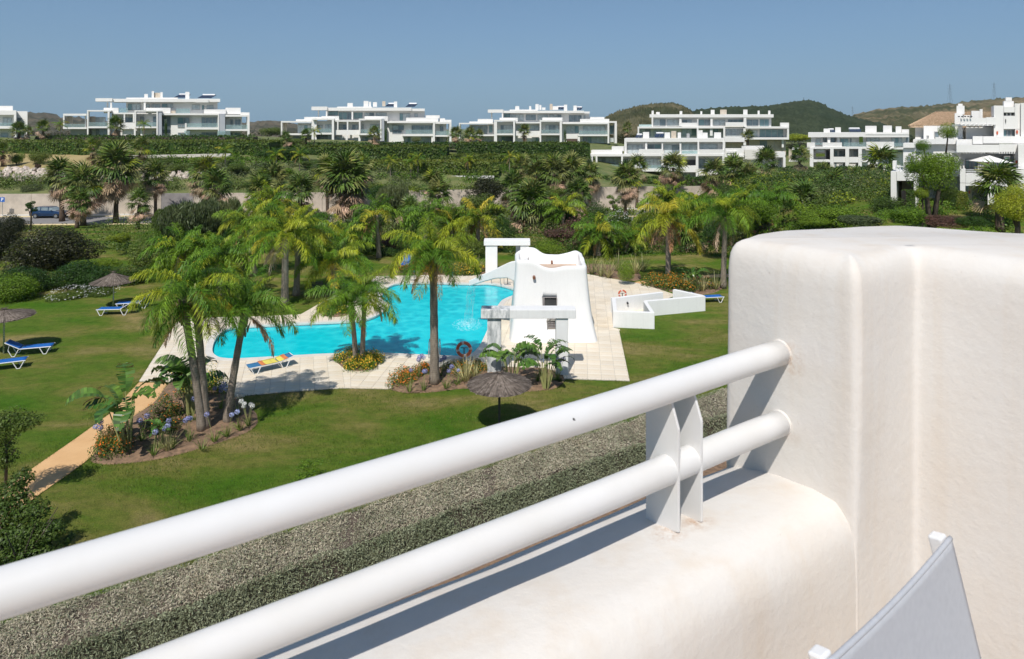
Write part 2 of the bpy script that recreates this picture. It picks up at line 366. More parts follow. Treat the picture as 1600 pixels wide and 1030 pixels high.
def leaf_quads(P, Nn, size, aspect=.5, jit=.3, r=rng):
    n = len(P); Nn = Nn/np.linalg.norm(Nn, axis=1)[:, None]
    t = r.normal(size=(n, 3)); t -= (t*Nn).sum(1)[:, None]*Nn; t /= np.linalg.norm(t, axis=1)[:, None]
    b = np.cross(Nn, t); s = size*(1+jit*r.uniform(-1, 1, n))[:, None]
    a = t*s*.5; b = b*s*.5*aspect
    V = np.stack([P-a, P+b+a*.1, P+a, P-b+a*.1], 1).reshape(-1, 3)
    return V, np.arange(4*n).reshape(n, 4)
def cloud(n, blobs, size, aspect=.55, r=rng, inner=.25, up=.25, lump=.12):
    """leaf quads over the outside of a set of blobs (cx,cy,cz,rx,ry,rz)"""
    B = np.array(blobs, float); wgt = (B[:, 3]*B[:, 4]+B[:, 3]*B[:, 5]+B[:, 4]*B[:, 5]); wgt /= wgt.sum()
    k = r.choice(len(B), n, p=wgt); d = r.normal(size=(n, 3)); d /= np.linalg.norm(d, axis=1)[:, None]
    ph = r.uniform(0, 6, 9)
    lumps = np.sin(d[:, 0]*5+ph[0]+k)*np.sin(d[:, 1]*5+ph[1]+k*2)*np.sin(d[:, 2]*6+ph[2])+.6*np.sin(d[:, 0]*11+ph[3])*np.sin(d[:, 1]*12+ph[4])*np.sin(d[:, 2]*11+ph[5]+k)
    rad = 1+lump*lumps; u = r.uniform(0, 1, n)
    rad *= np.where(u < inner, r.uniform(.45, .9, n), r.normal(1, .05, n))
    P = B[k, :3]+d*B[k, 3:6]*rad[:, None]
    Nn = d/B[k, 3:6]*B[k, 3:6].mean(1)[:, None]+r.normal(size=(n, 3))*.55; Nn[:, 2] += up
    return P, Nn

# ================================================================== SETTING: terrain
def lerp(x, tab):
    if x <= tab[0][0]: return tab[0][1]
    for (a, b), (c, d) in zip(tab, tab[1:]):
        if x <= c: return b+(d-b)*(x-a)/(c-a)
    return tab[-1][1]
def sstep(x): x = max(0, min(1, x)); return x*x*(3-2*x)
def wall_y(u): return lerp(u, [(-.8, 96), (-.3, 98), (-.1, 103), (.1, 108), (.28, 113), (.36, 118), (.6, 124)])
def road_z(u): return lerp(u, [(-.8, -1.25), (-.3, -1.25), (.28, -2.2), (.6, -1.2)])
BACK = [(-.75, [(0, 1.5), (6, 2.7), (11, 4.3), (17, 4.6), (28, 6.3), (39, 7.6), (54, 8.5), (80, 8.7), (170, 5), (500, -4)]),
        (-.35, [(0, 1.5), (6, 2.6), (11, 4.0), (17, 4.6), (28, 6.2), (39, 7.4), (54, 8.2), (80, 8.4), (170, 5), (500, -4)]),
        (-.12, [(0, 1.5), (10, 1.7), (14, 3.1), (24, 3.4), (34, 4.9), (45, 6.4), (62, 7.0), (90, 6.8), (170, 5), (500, -4)]),
        (.12, [(0, 1.4), (10, 1.6), (14, 2.6), (24, 3.0), (42, 5.2), (65, 6.5), (90, 6.6), (170, 5), (500, -4)]),
        (.28, [(0, 1.2), (5, .8), (20, -.8), (40, 0), (55, 3.8), (90, 4.3), (170, 4), (500, -4)]),
        (.46, [(0, -.5), (10, 1.5), (25, 2.0), (60, 3.0), (170, 4), (500, -4)]),
        (.9, [(0, 1), (25, 3.0), (60, 4.0), (170, 4), (500, -4)])]
def zt(X, Y):
    u = X/max(Y, 1)
    if Y < 5: return 0.0
    wy = wall_y(u)
    if Y < wy:
        z = 0.0 if Y < 70 else road_z(u)*sstep((Y-70)/(wy-9-70))
        rise = sstep((X-19)/17)*sstep((Y-44)/16)
        return z*(1-rise)+rise*(3.9 if Y < 90 else 3.9-(Y-90)*.06)
    d = Y-wy; us = [b[0] for b in BACK]; u2 = min(max(u, us[0]), us[-1]-1e-6)
    for i in range(len(us)-1):
        if us[i] <= u2 <= us[i+1]:
            k = (u2-us[i])/(us[i+1]-us[i]); return lerp(d, BACK[i][1])*(1-k)+lerp(d, BACK[i+1][1])*k
def meet(px, py, y0=108.0):
    uu = (px-CX)/F; y = y0
    while y < 240 and zt(uu*y, y) < H-(py-HY)*y/F: y += .5
    return y
def grid_sheet(name, us, ys, fz, mats, mi=None):
    V = [(u*y, y, fz(u, y)) for y in ys for u in us]; n = len(us)
    Q = [(j*n+i, j*n+i+1, (j+1)*n+i+1, (j+1)*n+i) for j in range(len(ys)-1) for i in range(n-1)]
    me = np_mesh(name, np.array(V), np.array(Q), mats, mi([(V[q[0]], V[q[2]]) for q in Q]) if mi else None)
    me.polygons.foreach_set('use_smooth', [True]*len(me.polygons))
    return link(bpy.data.objects.new(name, me))
us = list(np.linspace(-1.6, 1.6, 129))
# front ground: lawn, ends at the foot of the retaining wall
fr = list(np.linspace(3.0, 70, 50))+list(np.linspace(71, 100, 20))
tag(grid_sheet('lawn', us, [*np.linspace(0, .999, 90)], lambda u, k: 0, 'lawn'), kind='structure') if False else None
# lawn at the foot of the building and beside it
tag(MB().sheet([(-60, -30), (60, -30), (60, 3.2), (-60, 3.2)], -.02).build('ground', 'soil'), kind='structure')
_o = Vector((.656, 1.667)); _d = Vector((.8389, .5443)); _n = Vector((-.5443, .8389))
tag(MB().sheet([tuple(_o+_d*s+_n*t) for s, t in ((-30, 12.2), (24, 12.2), (24, 15.9), (-30, 15.9))], .015).build('soil_strip', 'soil'), kind='structure')
# road with kerbs along the retaining wall
def ribbon(name, d0, d1, dz, mats, thick=0, u0=-1.6, u1=.52, nn=60):
    V = []
    for u in np.linspace(u0, u1, nn):
        wy = wall_y(u)
        for d in (d0, d1):
            y = wy+d; V.append((u*y, y, road_z(u)+dz+.02))
    if thick:
        V += [(x, y, z-thick) for x, y, z in V]
    m = 2*nn; Q = [(2*i, 2*i+1, 2*i+3, 2*i+2) for i in range(nn-1)]
    if thick: Q += [(2*i, 2*i+2, 2*i+2+m, 2*i+m) for i in range(nn-1)]
    return link(bpy.data.objects.new(name, np_mesh(name, np.array(V), np.array(Q), mats)))
tag(ribbon('road', -9.6, -2.2, 0, 'asphalt'), kind='structure')
tag(ribbon('kerb', -9.8, -9.5, .1, 'kerb_yellow', .5), kind='structure')
tag(ribbon('kerb', -2.3, -2.0, .12, 'kerb_yellow', .5), kind='structure')
tag(ribbon('pavement', -2.0, 0.3, .1, 'kerb_stone'), kind='structure')
n = len(us)
# terraced hillside behind the wall
V = []; ds = [.3, 3, 6, 8.5, 11, 14, 17, 20, 24, 28, 33, 39, 46, 54, 62, 72, 85, 105, 130, 170, 230, 320, 500, 900]
for d in ds:
    for u in us:
        y = wall_y(u)+d; r_ = .25*sin(u*37+d)+.15*sin(u*83+d*2) if d > 1 else 0
        V.append((u*y, y, zt(u*y, y)+r_*.6))
Q = [(j*n+i, j*n+i+1, (j+1)*n+i+1, (j+1)*n+i) for j in range(len(ds)-1) for i in range(n-1)]
mi = [1 if (us[q[0] % n] < -.43 and 11 <= ds[q[0]//n] < 30) else 0 for q in Q]
me = np_mesh('hillside', np.array(V), np.array(Q), ['bank_green', 'dry_field'], mi); me.polygons.foreach_set('use_smooth', [True]*len(Q))
tag(link(bpy.data.objects.new('hillside', me)), kind='structure')
tag(MB().sheet([(-3400, -190), (3400, -190), (3400, 2550), (-3400, 2550)], -6).build('plain', 'bank_green'), kind='structure')

# far hills
def hill(name, label, prof, Y0, foot, matname, seed, z0=-8, rough=.02):
    r = np.random.default_rng(seed); xs = np.linspace(prof[0][0], prof[-1][0], 150); K = 46
    ph = r.uniform(0, 6, 12); V = []
    for j in range(K):
        k = j/(K-1); t = k/.72
        for x in xs:
            top = lerp(x, prof); zc = (HY-top)*Y0/F+H
            y = foot+(Y0-foot)*t if t <= 1 else Y0+(t-1)*Y0*.5
            h = sin(min(t, 1)*pi/2)**1.15 if t <= 1 else max(0, 1-(t-1)*1.6)
            X = (x-CX)*(foot*.45+Y0*.55 if False else Y0)/F*(y/Y0 if t <= 1 else 1)
            q = (x-CX)/F; X = q*y
            g = sin(q*31+ph[0]+k*5)+.6*sin(q*67+ph[1]-k*9)+.4*sin(q*140+ph[2]+k*17)
            z = z0+(zc-z0)*h*(1+rough*g*(1-h)*4)+(r.normal()*.0022*Y0*(.6 if t < .97 else .25))
            V.append((X, y, z))
    m = len(xs); Q = [(j*m+i, j*m+i+1, (j+1)*m+i+1, (j+1)*m+i) for j in range(K-1) for i in range(m-1)]
    me = np_mesh(name, np.array(V), np.array(Q), matname); me.polygons.foreach_set('use_smooth', [True]*len(Q))
    return tag(link(bpy.data.objects.new(name, me)), label, kind='structure')
hill('hill', None, [(920, 200), (935, 192), (950, 181), (975, 172), (1000, 166), (1025, 163), (1050, 162), (1066, 166), (1080, 174), (1092, 186), (1110, 200)], 620, 380, 'hill_scrub', 1)
hill('hill', None, [(1010, 210), (1060, 184), (1090, 173), (1120, 170), (1150, 169), (1200, 167), (1232, 162), (1262, 158), (1280, 162), (1300, 172), (1320, 180), (1345, 187), (1375, 193), (1420, 205), (1440, 215)], 950, 500, 'hill_green', 2)
hill('hill', None, [(1260, 215), (1320, 186), (1350, 177), (1390, 171), (1440, 168), (1500, 163), (1560, 157), (1600, 156), (1700, 148), (1850, 150), (2000, 190)], 1500, 700, 'hill_tan', 3)
hill('hill', None, [(-400, 190), (-150, 184), (0, 180), (45, 178), (70, 179), (95, 184), (130, 187), (200, 195), (300, 198), (390, 192), (430, 190), (470, 196), (560, 204), (640, 212)], 1400, 400, 'hill_far', 4)
# retaining wall of concrete panels
rw = thing('retaining_wall', 'long pale concrete retaining wall behind the road with the parked car', 'retaining wall', (0, 100, -1.5))
pu = -.80; k = 0
panel_pts = []
while pu < .47:
    y = wall_y(pu); un = pu+4.6/y*1.0
    a = Vector((pu*y, y, 0)); y2 = wall_y(un); b = Vector((un*y2, y2, 0)); panel_pts.append((a, b)); pu = un
for k, (a, b) in enumerate(panel_pts):
    d = (b-a).normalized(); nrm = Vector((-d.y, d.x, 0)); a2 = a+d*.02; b2 = b-d*.02
    u = a.x/a.y; top = zt(a.x, a.y+.5)+.12; zb = road_z(u)-.6
    mb = MB(); mb.prism([(a2.x, a2.y), (b2.x, b2.y), ((b2+nrm*.35).x, (b2+nrm*.35).y), ((a2+nrm*.35).x, (a2+nrm*.35).y)], zb, top)
    mb.build('panel', 'grey_stone' if 233 < CX+F*u < 262 else 'concrete', rw, off=(0, 100, -1.5))

# thin summer air over everything
hm, hnt, hbs = new_mat('haze'); hnt.nodes.remove(hbs); hv = hnt.nodes.new("ShaderNodeVolumePrincipled"); hv.inputs['Color'].default_value = (.80, .88, 1, 1); hv.inputs['Density'].default_value = .00008
hnt.links.new(hv.outputs[0], hnt.nodes["Material Output"].inputs['Volume']); M['haze'] = hm
tag(MB().box(-3500, -200, -20, 3500, 2600, 190).build('haze', 'haze'), 'thin blue summer haze over the hills', kind='stuff')
# ================================================================== SETTING: deck, pool, path, beds
def G(pts, z=0.0): return [tuple(gp(x, y, z)[:2]) for x, y in pts]
DZ = .03
deck_px = [(217, 596), (280, 497), (327, 496), (412, 494), (470, 491), (500, 474), (525, 460), (546, 454), (575, 447), (581, 432), (660, 430), (700, 430), (740, 430),
           (760, 428), (830, 421), (900, 424), (919, 428.6), (998, 443), (1020, 449), (1057, 461), (1034, 470), (1008, 486), (958, 512), (967, 514), (984, 595), (888, 592), (850, 592), (700, 592), (605, 607.6),
           (535, 606), (440, 613), (370, 619), (300, 600), (255, 596)]
deck = G(deck_px, DZ)
pool_px = [(333, 553), (331.5, 546), (334, 535), (341, 524), (352, 516), (366, 511.5), (400, 509.5), (462, 506), (540, 503), (572, 500), (592, 492.5), (612, 477), (598, 470), (597, 458), (606, 449), (622, 442.6), (667, 442),
           (700, 443), (741, 444), (767, 443), (795, 449), (815, 458), (800, 462), (784, 469), (776, 480), (768, 500), (758, 524), (750, 540), (739, 552.5), (722, 557), (700, 556), (650, 554), (585, 551), (515, 552.5), (425, 557.5), (362, 561), (342, 559)]
pool = G(pool_px, DZ)
def smooth_poly(p, it=1):
    for _ in range(it):
        q = []
        for i in range(len(p)):
            a, b = Vector(p[i]), Vector(p[(i+1) % len(p)]); q += [tuple(a*.8+b*.2), tuple(a*.2+b*.8)]
        p = q
    return p
pool = smooth_poly(pool, 2)
def offset_poly(p, d):
    q = []; n = len(p); A = sum(p[i][0]*p[(i+1) % n][1]-p[(i+1) % n][0]*p[i][1] for i in range(n)); sg = 1 if A > 0 else -1
    for i in range(n):
        a, b, c = Vector(p[i-1]), Vector(p[i]), Vector(p[(i+1) % n])
        e1 = (b-a).normalized(); e2 = (c-b).normalized(); nn = Vector((e1.y+e2.y, -e1.x-e2.x))
        nn = nn.normalized() if nn.length > 1e-6 else Vector((e1.y, -e1.x)); q.append(tuple(b+nn*d*sg))
    return q
def inpoly(x, y, p):
    c = False; n = len(p)
    for i in range(n):
        x1, y1 = p[i]; x2, y2 = p[(i+1) % n]
        if (y1 > y) != (y2 > y) and x < (x2-x1)*(y-y1)/(y2-y1)+x1: c = not c
    return c
pool_out = offset_poly(pool, .34); pool_mid = offset_poly(pool, .22)
V = []; ks = np.linspace(0, 1, 240); usl = list(np.linspace(-1.6, -.9, 20))+list(np.linspace(-.88, .4, 300))+list(np.linspace(.42, 1.6, 30))
for k in ks:
    for u in usl:
        y = 3+(wall_y(u)-9.5-3)*k; V.append((u*y, y, -1.9 if (20 < y < 60 and inpoly(u*y, y, pool_mid)) else zt(u*y, y)))
n = len(usl); Q = [(j*n+i, j*n+i+1, (j+1)*n+i+1, (j+1)*n+i) for j in range(len(ks)-1) for i in range(n-1)]
me = np_mesh('lawn', np.array(V), np.array(Q), 'lawn'); me.polygons.foreach_set('use_smooth', [True]*len(Q))
tag(link(bpy.data.objects.new('lawn', me)), 'green lawn with dry brown patches below the terrace', kind='structure')
n = len(us)
# ring mesh between two closed outlines with the same count
def ring(mb, a, b, z0, z1):
    n = len(a); mb.add([(x, y, z0) for x, y in a]+[(x, y, z1) for x, y in b], [(i, (i+1) % n, n+(i+1) % n, n+i) for i in range(n)]); return mb
from mathutils.geometry import tessellate_polygon
def fill_with_hole(mb, outer, hole, z):
    pts = [Vector((x, y, z)) for x, y in outer]; hp = [Vector((x, y, z)) for x, y in hole]
    tris = tessellate_polygon([pts, hp]) if hole else tessellate_polygon([pts]); mb.add(pts+hp, tris); return mb
mb = MB(); fill_with_hole(mb, deck, pool_out, DZ-.012); ring(mb, deck, deck, DZ-.012, -.2)
tag(mb.build('pool_deck', 'grout'), kind='structure')
deck_o = bpy.data.objects['pool_deck']
mb = MB(); ring(mb, pool_out, pool, DZ+.02, DZ+.02); ring(mb, pool, pool, DZ+.02, -.14); ring(mb, pool_out, pool_out, DZ+.02, -.05)
cp = mb.build('coping', 'coping', deck_o)
mb = MB(); ring(mb, pool, pool, -.05, -1.6); fill_with_hole(mb, pool, [], -1.6)
tag(mb.build('pool_basin', 'pool_tile'), kind='structure')
mb = MB(); fill_with_hole(mb, offset_poly(pool, .01), [], -.1)
tag(mb.build('water', 'water'), kind='structure')
# splash foam where the spout lands
# ---- tiles
def clip(poly, a, b, c):     # keep points with a*x+b*y<=c
    out = []
    for i in range(len(poly)):
        p, q = poly[i], poly[(i+1) % len(poly)]; dp, dq = a*p[0]+b*p[1]-c, a*q[0]+b*q[1]-c
        if dp <= 0: out.append(p)
        if dp*dq < 0:
            t = dp/(dp-dq); out.append((p[0]+(q[0]-p[0])*t, p[1]+(q[1]-p[1])*t))
    return out
def vp_dir(px): v = Vector(((px-CX)/F, 1)); return v.normalized()
split_px = gp(555, 608, DZ), gp(560, 420, DZ)
sx = Vector(gp(548, 606, DZ)[:2]); sdv = Vector(gp(548, 440, DZ)[:2])-sx; sn = Vector((sdv.y, -sdv.x)).normalized()   # points right
tiles = []
for zone, vp, ang0 in ((0, 470, 0), (1, 908, 0)):
    e2 = vp_dir(vp); e1 = Vector((e2.y, -e2.x)); org = Vector(gp(984, 595, DZ)[:2]) if zone else Vector(gp(217, 596, DZ)[:2])
    W, L, g = .625, .625, .012
    for i in range(-60, 60):
        for j in range(-6, 70):
            c = org+e1*((i+.5)*W)+e2*((j+.5)*L)
            side = (c-sx).dot(sn) > 0
            if not (5 < c.y < 70) or abs(c.x) > 30: continue
            cell = [c+e1*(W/2-g/2)*a+e2*(L/2-g/2)*b for a, b in ((-1, -1), (1, -1), (1, 1), (-1, 1))]
            ins = [inpoly(p.x, p.y, deck) for p in cell]
            if not any(ins): continue
            hit = [inpoly(p.x, p.y, pool_out) for p in cell]
            if all(hit): continue
            # clip to the deck, the pool rim and the zone line by the nearest edge when a cell is crossed
            poly = [tuple(p) for p in cell]
            poly = clip(poly, *( (-sn.x, -sn.y, -sn.dot(sx)-.006) if zone else (sn.x, sn.y, sn.dot(sx)-.006) ))
            if len(poly) < 3: continue
            def cut(poly, ring_, keep_in):
                n = len(ring_); A = sum(ring_[q][0]*ring_[(q+1) % n][1]-ring_[(q+1) % n][0]*ring_[q][1] for q in range(n)); sg = 1 if A > 0 else -1
                cx = sum(p[0] for p in poly)/len(poly); cy = sum(p[1] for p in poly)/len(poly); best = None
                for q in range(n):
                    x1, y1 = ring_[q]; x2, y2 = ring_[(q+1) % n]; dx, dy = x2-x1, y2-y1; l2 = dx*dx+dy*dy
                    if l2 < 1e-9: continue
                    t = max(0, min(1, ((cx-x1)*dx+(cy-y1)*dy)/l2)); d = math.hypot(cx-x1-t*dx, cy-y1-t*dy)
                    if best is None or d < best[0]: best = (d, x1, y1, dx, dy, l2**.5)
                _, x1, y1, dx, dy, l = best; nx, ny = dy/l*sg, -dx/l*sg      # outward normal
                if keep_in: return clip(poly, nx, ny, nx*x1+ny*y1-.004)
                return clip(poly, -nx, -ny, -(nx*x1+ny*y1)-.004)
            if not all(ins): poly = cut(poly, deck, True)
            if len(poly) >= 3 and (any(hit) or any(inpoly(q[0], q[1], offset_poly(pool, .30)) for q in poly)): poly = cut(poly, pool_out, False)
            if len(poly) < 3: continue
            A = abs(sum(poly[q][0]*poly[(q+1) % len(poly)][1]-poly[(q+1) % len(poly)][0]*poly[q][1] for q in range(len(poly))))/2
            if A < .02: continue
            full = all(ins) and not any(hit) and len(poly) == 4 and A > W*L*.9
            px = CX+F*c.x/c.y; py = HY+F*H/c.y
            tiles.append((c.y, c, e2, poly, full, zone))
tiles.sort(key=lambda t: t[0])
tm = {}
mbf = MB()
for q, (y, c, e2, poly, full, zone) in enumerate(tiles):
    if q < 290:
        lp = [((Vector(p)-c).x, (Vector(p)-c).y) for p in poly]
        if full:
            if zone not in tm: tm[zone] = MB().prism(lp, -.012, .004).mesh('tile', 'tile')
            me = tm[zone]
        else: me = MB().prism(lp, -.012, .004).mesh('tile', 'tile')
        inst('tile', me, deck_o, (c.x, c.y, DZ+random.uniform(-.001, .001)))
    else: mbf.prism(poly, DZ-.011, DZ+.004)
mbf.build('tiles', 'tile', deck_o, kind='stuff')
# ---- path
path = G([(217, 597.5), (262, 598.5), (252, 622), (225, 640), (205, 655), (170, 690), (130, 724), (59, 774), (10, 812), (-60, 860), (-110, 860), (14, 757), (120, 684), (169, 648)], .025)
mb = MB(); fill_with_hole(mb, path, [], .025); ring(mb, path, path, .025, -.1)
tag(mb.build('path', 'path_orange', label='ochre sandy path from the pool deck past the flower bed'), kind='structure')
p2_ = G([(990, 441), (1022, 436.5), (1050, 437), (1050, 441), (1020, 449), (1000, 444)], .02)
mb = MB(); fill_with_hole(mb, p2_, [], .02); tag(mb.build('path', 'path_orange'), kind='structure')
p3_ = G([(1086, 431), (1135, 428), (1200, 424), (1200, 428.5), (1135, 433), (1090, 434.5)], .02)
mb = MB(); fill_with_hole(mb, p3_, [], .02); tag(mb.build('path', 'path_orange'), kind='structure')
# ---- beds of soil, gently mounded
def bed(pts, zoff=.03, hgt=.1):
    p = smooth_poly(G(pts, 0), 2); n = len(p); cx = sum(a for a, _ in p)/n; cy = sum(b for _, b in p)/n
    V = []; levels = [(1, zoff-.05), (.98, zoff), (.85, zoff+hgt*.5), (.6, zoff+hgt*.9), (.3, zoff+hgt), (.02, zoff+hgt)]
    for s, z in levels:
        for i, (x, y) in enumerate(p):
            V.append((cx+(x-cx)*s, cy+(y-cy)*s, z+(.02*sin(i*1.7+s*20) if s < .97 else 0)))
    Q = [(j*n+i, j*n+(i+1) % n, (j+1)*n+(i+1) % n, (j+1)*n+i) for j in range(len(levels)-1) for i in range(n)]
    me = np_mesh('soil', np.array(V), np.array(Q), 'soil'); me.polygons.foreach_set('use_smooth', [True]*len(Q))
    o = tag(link(bpy.data.objects.new('flower_bed', me)), kind='structure'); return p
BED1 = bed([(133, 722), (170, 728), (250, 719), (330, 697), (388, 677), (405, 662), (402, 644), (372, 622), (330, 600), (290, 588), (262, 598), (240, 632), (205, 652), (165, 690)])
BED2 = bed([(524, 566), (538, 578), (560, 582), (585, 578), (595, 569), (590, 558), (572, 553), (545, 553), (528, 558)], .05, .05)
BED3 = bed([(604, 608), (630, 615), (673, 614), (731, 606), (790, 613), (838, 612), (870, 608), (886, 594), (882, 582), (850, 575), (790, 574), (755, 570), (700, 572), (650, 577), (615, 592)])
BED4 = bed([(497, 487), (505, 495), (525, 497), (545, 494), (548, 485), (530, 478), (508, 478)], .05, .05)
BED5 = bed([(610, 425), (660, 430), (730, 431), (770, 427), (770, 418), (690, 416), (615, 417)], .02, .05)
BED6 = bed([(905, 424), (940, 432), (985, 440), (1003, 438), (1000, 425), (960, 414), (915, 412)], .02, .05)
BED7 = bed([(1008, 447), (1040, 455), (1090, 462), (1118, 458), (1135, 448), (1110, 440), (1060, 436), (1020, 438)], .02, .05)

# ================================================================== TERRACE in front of the lens
dv, nv, O = Vector((.84, .545)), Vector((-.545, .84)), Vector((.656, 1.667))
dv.normalize(); nv.normalize()
def P(s, t, z): v = O+dv*s+nv*t; return Vector((v.x, v.y, H+z))
FL = -1.57
# ledge / parapet with rounded inner edge
prof = [(-0.191, FL-.15), (-0.191, -1.02), (-0.190, -.955), (-0.186, -.918), (-0.176, -.89), (-0.158, -.869), (-.145, -.857), (-.09, -.853), (0, -.862), (.06, -.872), (.12, -.886), (.150, -.896), (.160, -.902), (.166, -.912), (.166, -11.5)]
ss = np.linspace(-3.2, .03, 90); V = []; r_ = np.random.default_rng(3)
for s in ss:
    for i, (t, z) in enumerate(prof):
        wv = .0035*sin(s*7+i*.3)+.002*sin(s*17+i)
        V.append(P(s, t+(wv if i < 10 else wv*.3), z+(wv*.6 if 1 <= i < 14 else 0)))
m = len(prof); Q = [(j*m+i, j*m+i+1, (j+1)*m+i+1, (j+1)*m+i) for j in range(len(ss)-1) for i in range(m-1)]
base = Vector((0, 1.2, H+FL))
tp = thing('terrace_parapet', 'thick white plastered terrace parapet with rounded ledge and tall curved end', 'parapet', base)
me = np_mesh('ledge', np.array(V), np.array(Q), 'terrace_plaster'); me.polygons.foreach_set('use_smooth', [True]*len(Q)); o = link(bpy.data.objects.new('ledge', me), tp); o.location = -base
# tall rounded pier and wall: outline, with a rounded top rim
def P2(s, t): v = O+dv*s+nv*t; return (v.x, v.y)
outl = [(.761, 1.505), P2(0, -.10), P2(0, 0), P2(0, .10), P2(.0, .164), (.63, 1.885), (.735, 1.945), (.87, 1.99), (1.0, 2.02), (1.13, 2.02), (1.28, 1.96), (1.42, 1.88), (1.6, 1.72), (1.8, 1.5), (2.1, 1.05), (2.35, .6),
        (2.05, .42), (1.80, .50), (1.50, .85), (1.25, 1.21), (1.087, 1.453), (1.02, 1.555), (.967, 1.634), (.90, 1.592), (.82, 1.543)]
# densify + slight rounding of the corners, kept sharp enough to read as arrises
def dens(p, step=.008):
    q = []
    for i in range(len(p)):
        a, b = Vector(p[i]), Vector(p[(i+1) % len(p)]); k = max(1, int((b-a).length/step))
        for j in range(k): q.append(a+(b-a)*j/k)
    for _ in range(3):
        q = [(q[i-1]+q[i]*2+q[(i+1) % len(q)])/4 for i in range(len(q))]
    return [tuple(v) for v in q]
ol = dens(outl)
levels = [(0, -11.5), (0, -3.0), (0, -1.6), (0, -1.2), (0, -1.0)]+[(0, z) for z in np.linspace(-.95, -.375, 15)]+[(.002, -.352), (.005, -.335), (.011, -.321), (.020, -.308), (.033, -.299), (.048, -.294)]
V = []; n = len(ol); qs = np.array(ol)
for _ in range(90): qs = (np.roll(qs, 1, 0)+2*qs+np.roll(qs, -1, 0))/4
tg_ = np.roll(qs, -1, 0)-np.roll(qs, 1, 0); tg_ /= np.linalg.norm(tg_, axis=1)[:, None]; NS = np.stack([tg_[:, 1], -tg_[:, 0]], 1)
if sum(qs[i][0]*qs[(i+1) % n][1]-qs[(i+1) % n][0]*qs[i][1] for i in range(n)) < 0: NS = -NS
for k, (ins, z) in enumerate(levels):
    q = [(x_-nx_*ins, y_-ny_*ins) for (x_, y_), (nx_, ny_) in zip(ol, NS)]
    for i, (x, y) in enumerate(q):
        wob = .0022*sin(i*.045+z*4)+.0007*sin(i*.15+z*9)
        dz = -.012*max(0, (1.0-x))*(1 if z > -.45 else 0)
        V.append((x+wob, y-wob, H+z+dz+(.002*sin(i*.12+k) if k > 5 else 0)))
Q = [(j*n+i, j*n+(i+1) % n, (j+1)*n+(i+1) % n, (j+1)*n+i) for j in range(len(levels)-1) for i in range(n)]
me = bpy.data.meshes.new('pier'); fs = [tuple(q) for q in Q]
b0 = (len(levels)-1)*n; capv = [Vector((V[b0+i][0], V[b0+i][1], V[b0+i][2])) for i in range(n)]
fs += [tuple(b0+i for i in t) for t in tessellate_polygon([[Vector((v.x, v.y, 0)) for v in capv]])]
me.from_pydata([tuple(v) for v in V], [], fs); me.materials.append(M['terrace_plaster']); me.polygons.foreach_set('use_smooth', [True]*len(fs)); me.update()
o = link(bpy.data.objects.new('pier', me), tp); o.location = -base
# terrace floor
tag(MB().prism([P2(-3.2, -.15), P2(1.2, -.15), (2.6, .6), (2.6, -3.5), (-3.5, -3.5)], H+FL-.15, H+FL).build('terrace_floor', 'terracotta'), kind='structure')
# railing
rl = thing('railing', 'white metal railing of two round tubes on paired flat posts along the ledge', 'railing', P(-.35, 0, -.86))
ro = P(-.35, 0, -.86)
for z in (-.570, -.742):
    zr = lambda s: z+.014*math.exp(-(s/.45)**2)-.0045*max(0, -s-.8)
    pts = [P(s, 0, zr(s)) for s in np.linspace(-3.1, .03, 30)]
    MB().tube(pts, .0297, 40).build('tube', 'rail_white', rl, smooth=True, off=ro)
    e = [P(0+q, 0, zr(0)) for q in (-.006, 0.0, .008)]
    MB().tube(e, [.0298, .031, .034], 32).build('collar', 'terrace_plaster', rl, smooth=True, off=ro)
for s0 in (-.383, -.313, -2.45, -2.52):
    mb = MB(); pr = [(.066, -.880), (.066, -.575), (.0, -.565), (-.014, -.60), (-.030, -.64), (-.030, -.856)]
    a = [P(s0-.003, t, z) for t, z in pr]; b = [P(s0+.003, t, z) for t, z in pr]; k = len(pr)
    mb.add(a+b, [tuple(range(k)), tuple(range(2*k-1, k-1, -1))]+[(i, i+k, (i+1) % k+k, (i+1) % k) for i in range(k)])
    mb.build('post_plate', 'rail_white', rl, off=ro, bevel=.0008)
mb = MB(); 
for q in range(3): mb.tube([P(-.66+.002*q, -.0255, -.553-.003*q), P(-.662+.002*q, -.0265, -.556-.003*q)], [.0022, .0015], 6)
mb.build('chip', 'metal_dark', rl, off=ro)
# chair: white square tube posts and a grey woven sling
T1 = Vector((.79, 1.27, H-.762)); T2 = Vector((.445, .99, H-.762)); dn = Vector((.10, -.005, -.42)); up = Vector((0, 0, 1))
ac = (T1-T2).normalized(); ch = thing('terrace_chair', 'white framed chair with taut grey sling back in the terrace corner', 'chair', Vector((.7, 1.0, H+FL)))
co = Vector((.7, 1.0, H+FL)); nb = ac.cross(dn).normalized()
for T, lab in ((T1, 0), (T2, 1)):
    q = .012; mb = MB(); bt = T+dn*1.0; v = []
    for c in (T, bt):
        for a, b in ((-1, -1), (1, -1), (1, 1), (-1, 1)): v.append(c+ac*q*a*1.15+nb*q*b)
    mb.add(v, [(0, 1, 2, 3), (7, 6, 5, 4), (0, 4, 5, 1), (1, 5, 6, 2), (2, 6, 7, 3), (3, 7, 4, 0)]); mb.build('back_post', 'white_metal', ch, off=co, bevel=.004)
V = []; nx, ny = 40, 30
for j in range(ny):
    for i in range(nx):
        a, b = -.02+1.05*i/(nx-1), j/(ny-1)
        sag = .003*sin(pi*a)*(1-b*.3); pos = T2+(T1-T2)*a+dn*(.02+b*1.0)-nb*(sag)-nb*.017+up*(-.004*sin(pi*a)*(1-b))
        if b > .45: pos = pos-nb*.014*sin(pi*a)*math.exp(-((b-.62)/.05)**2)
        V.append(pos)
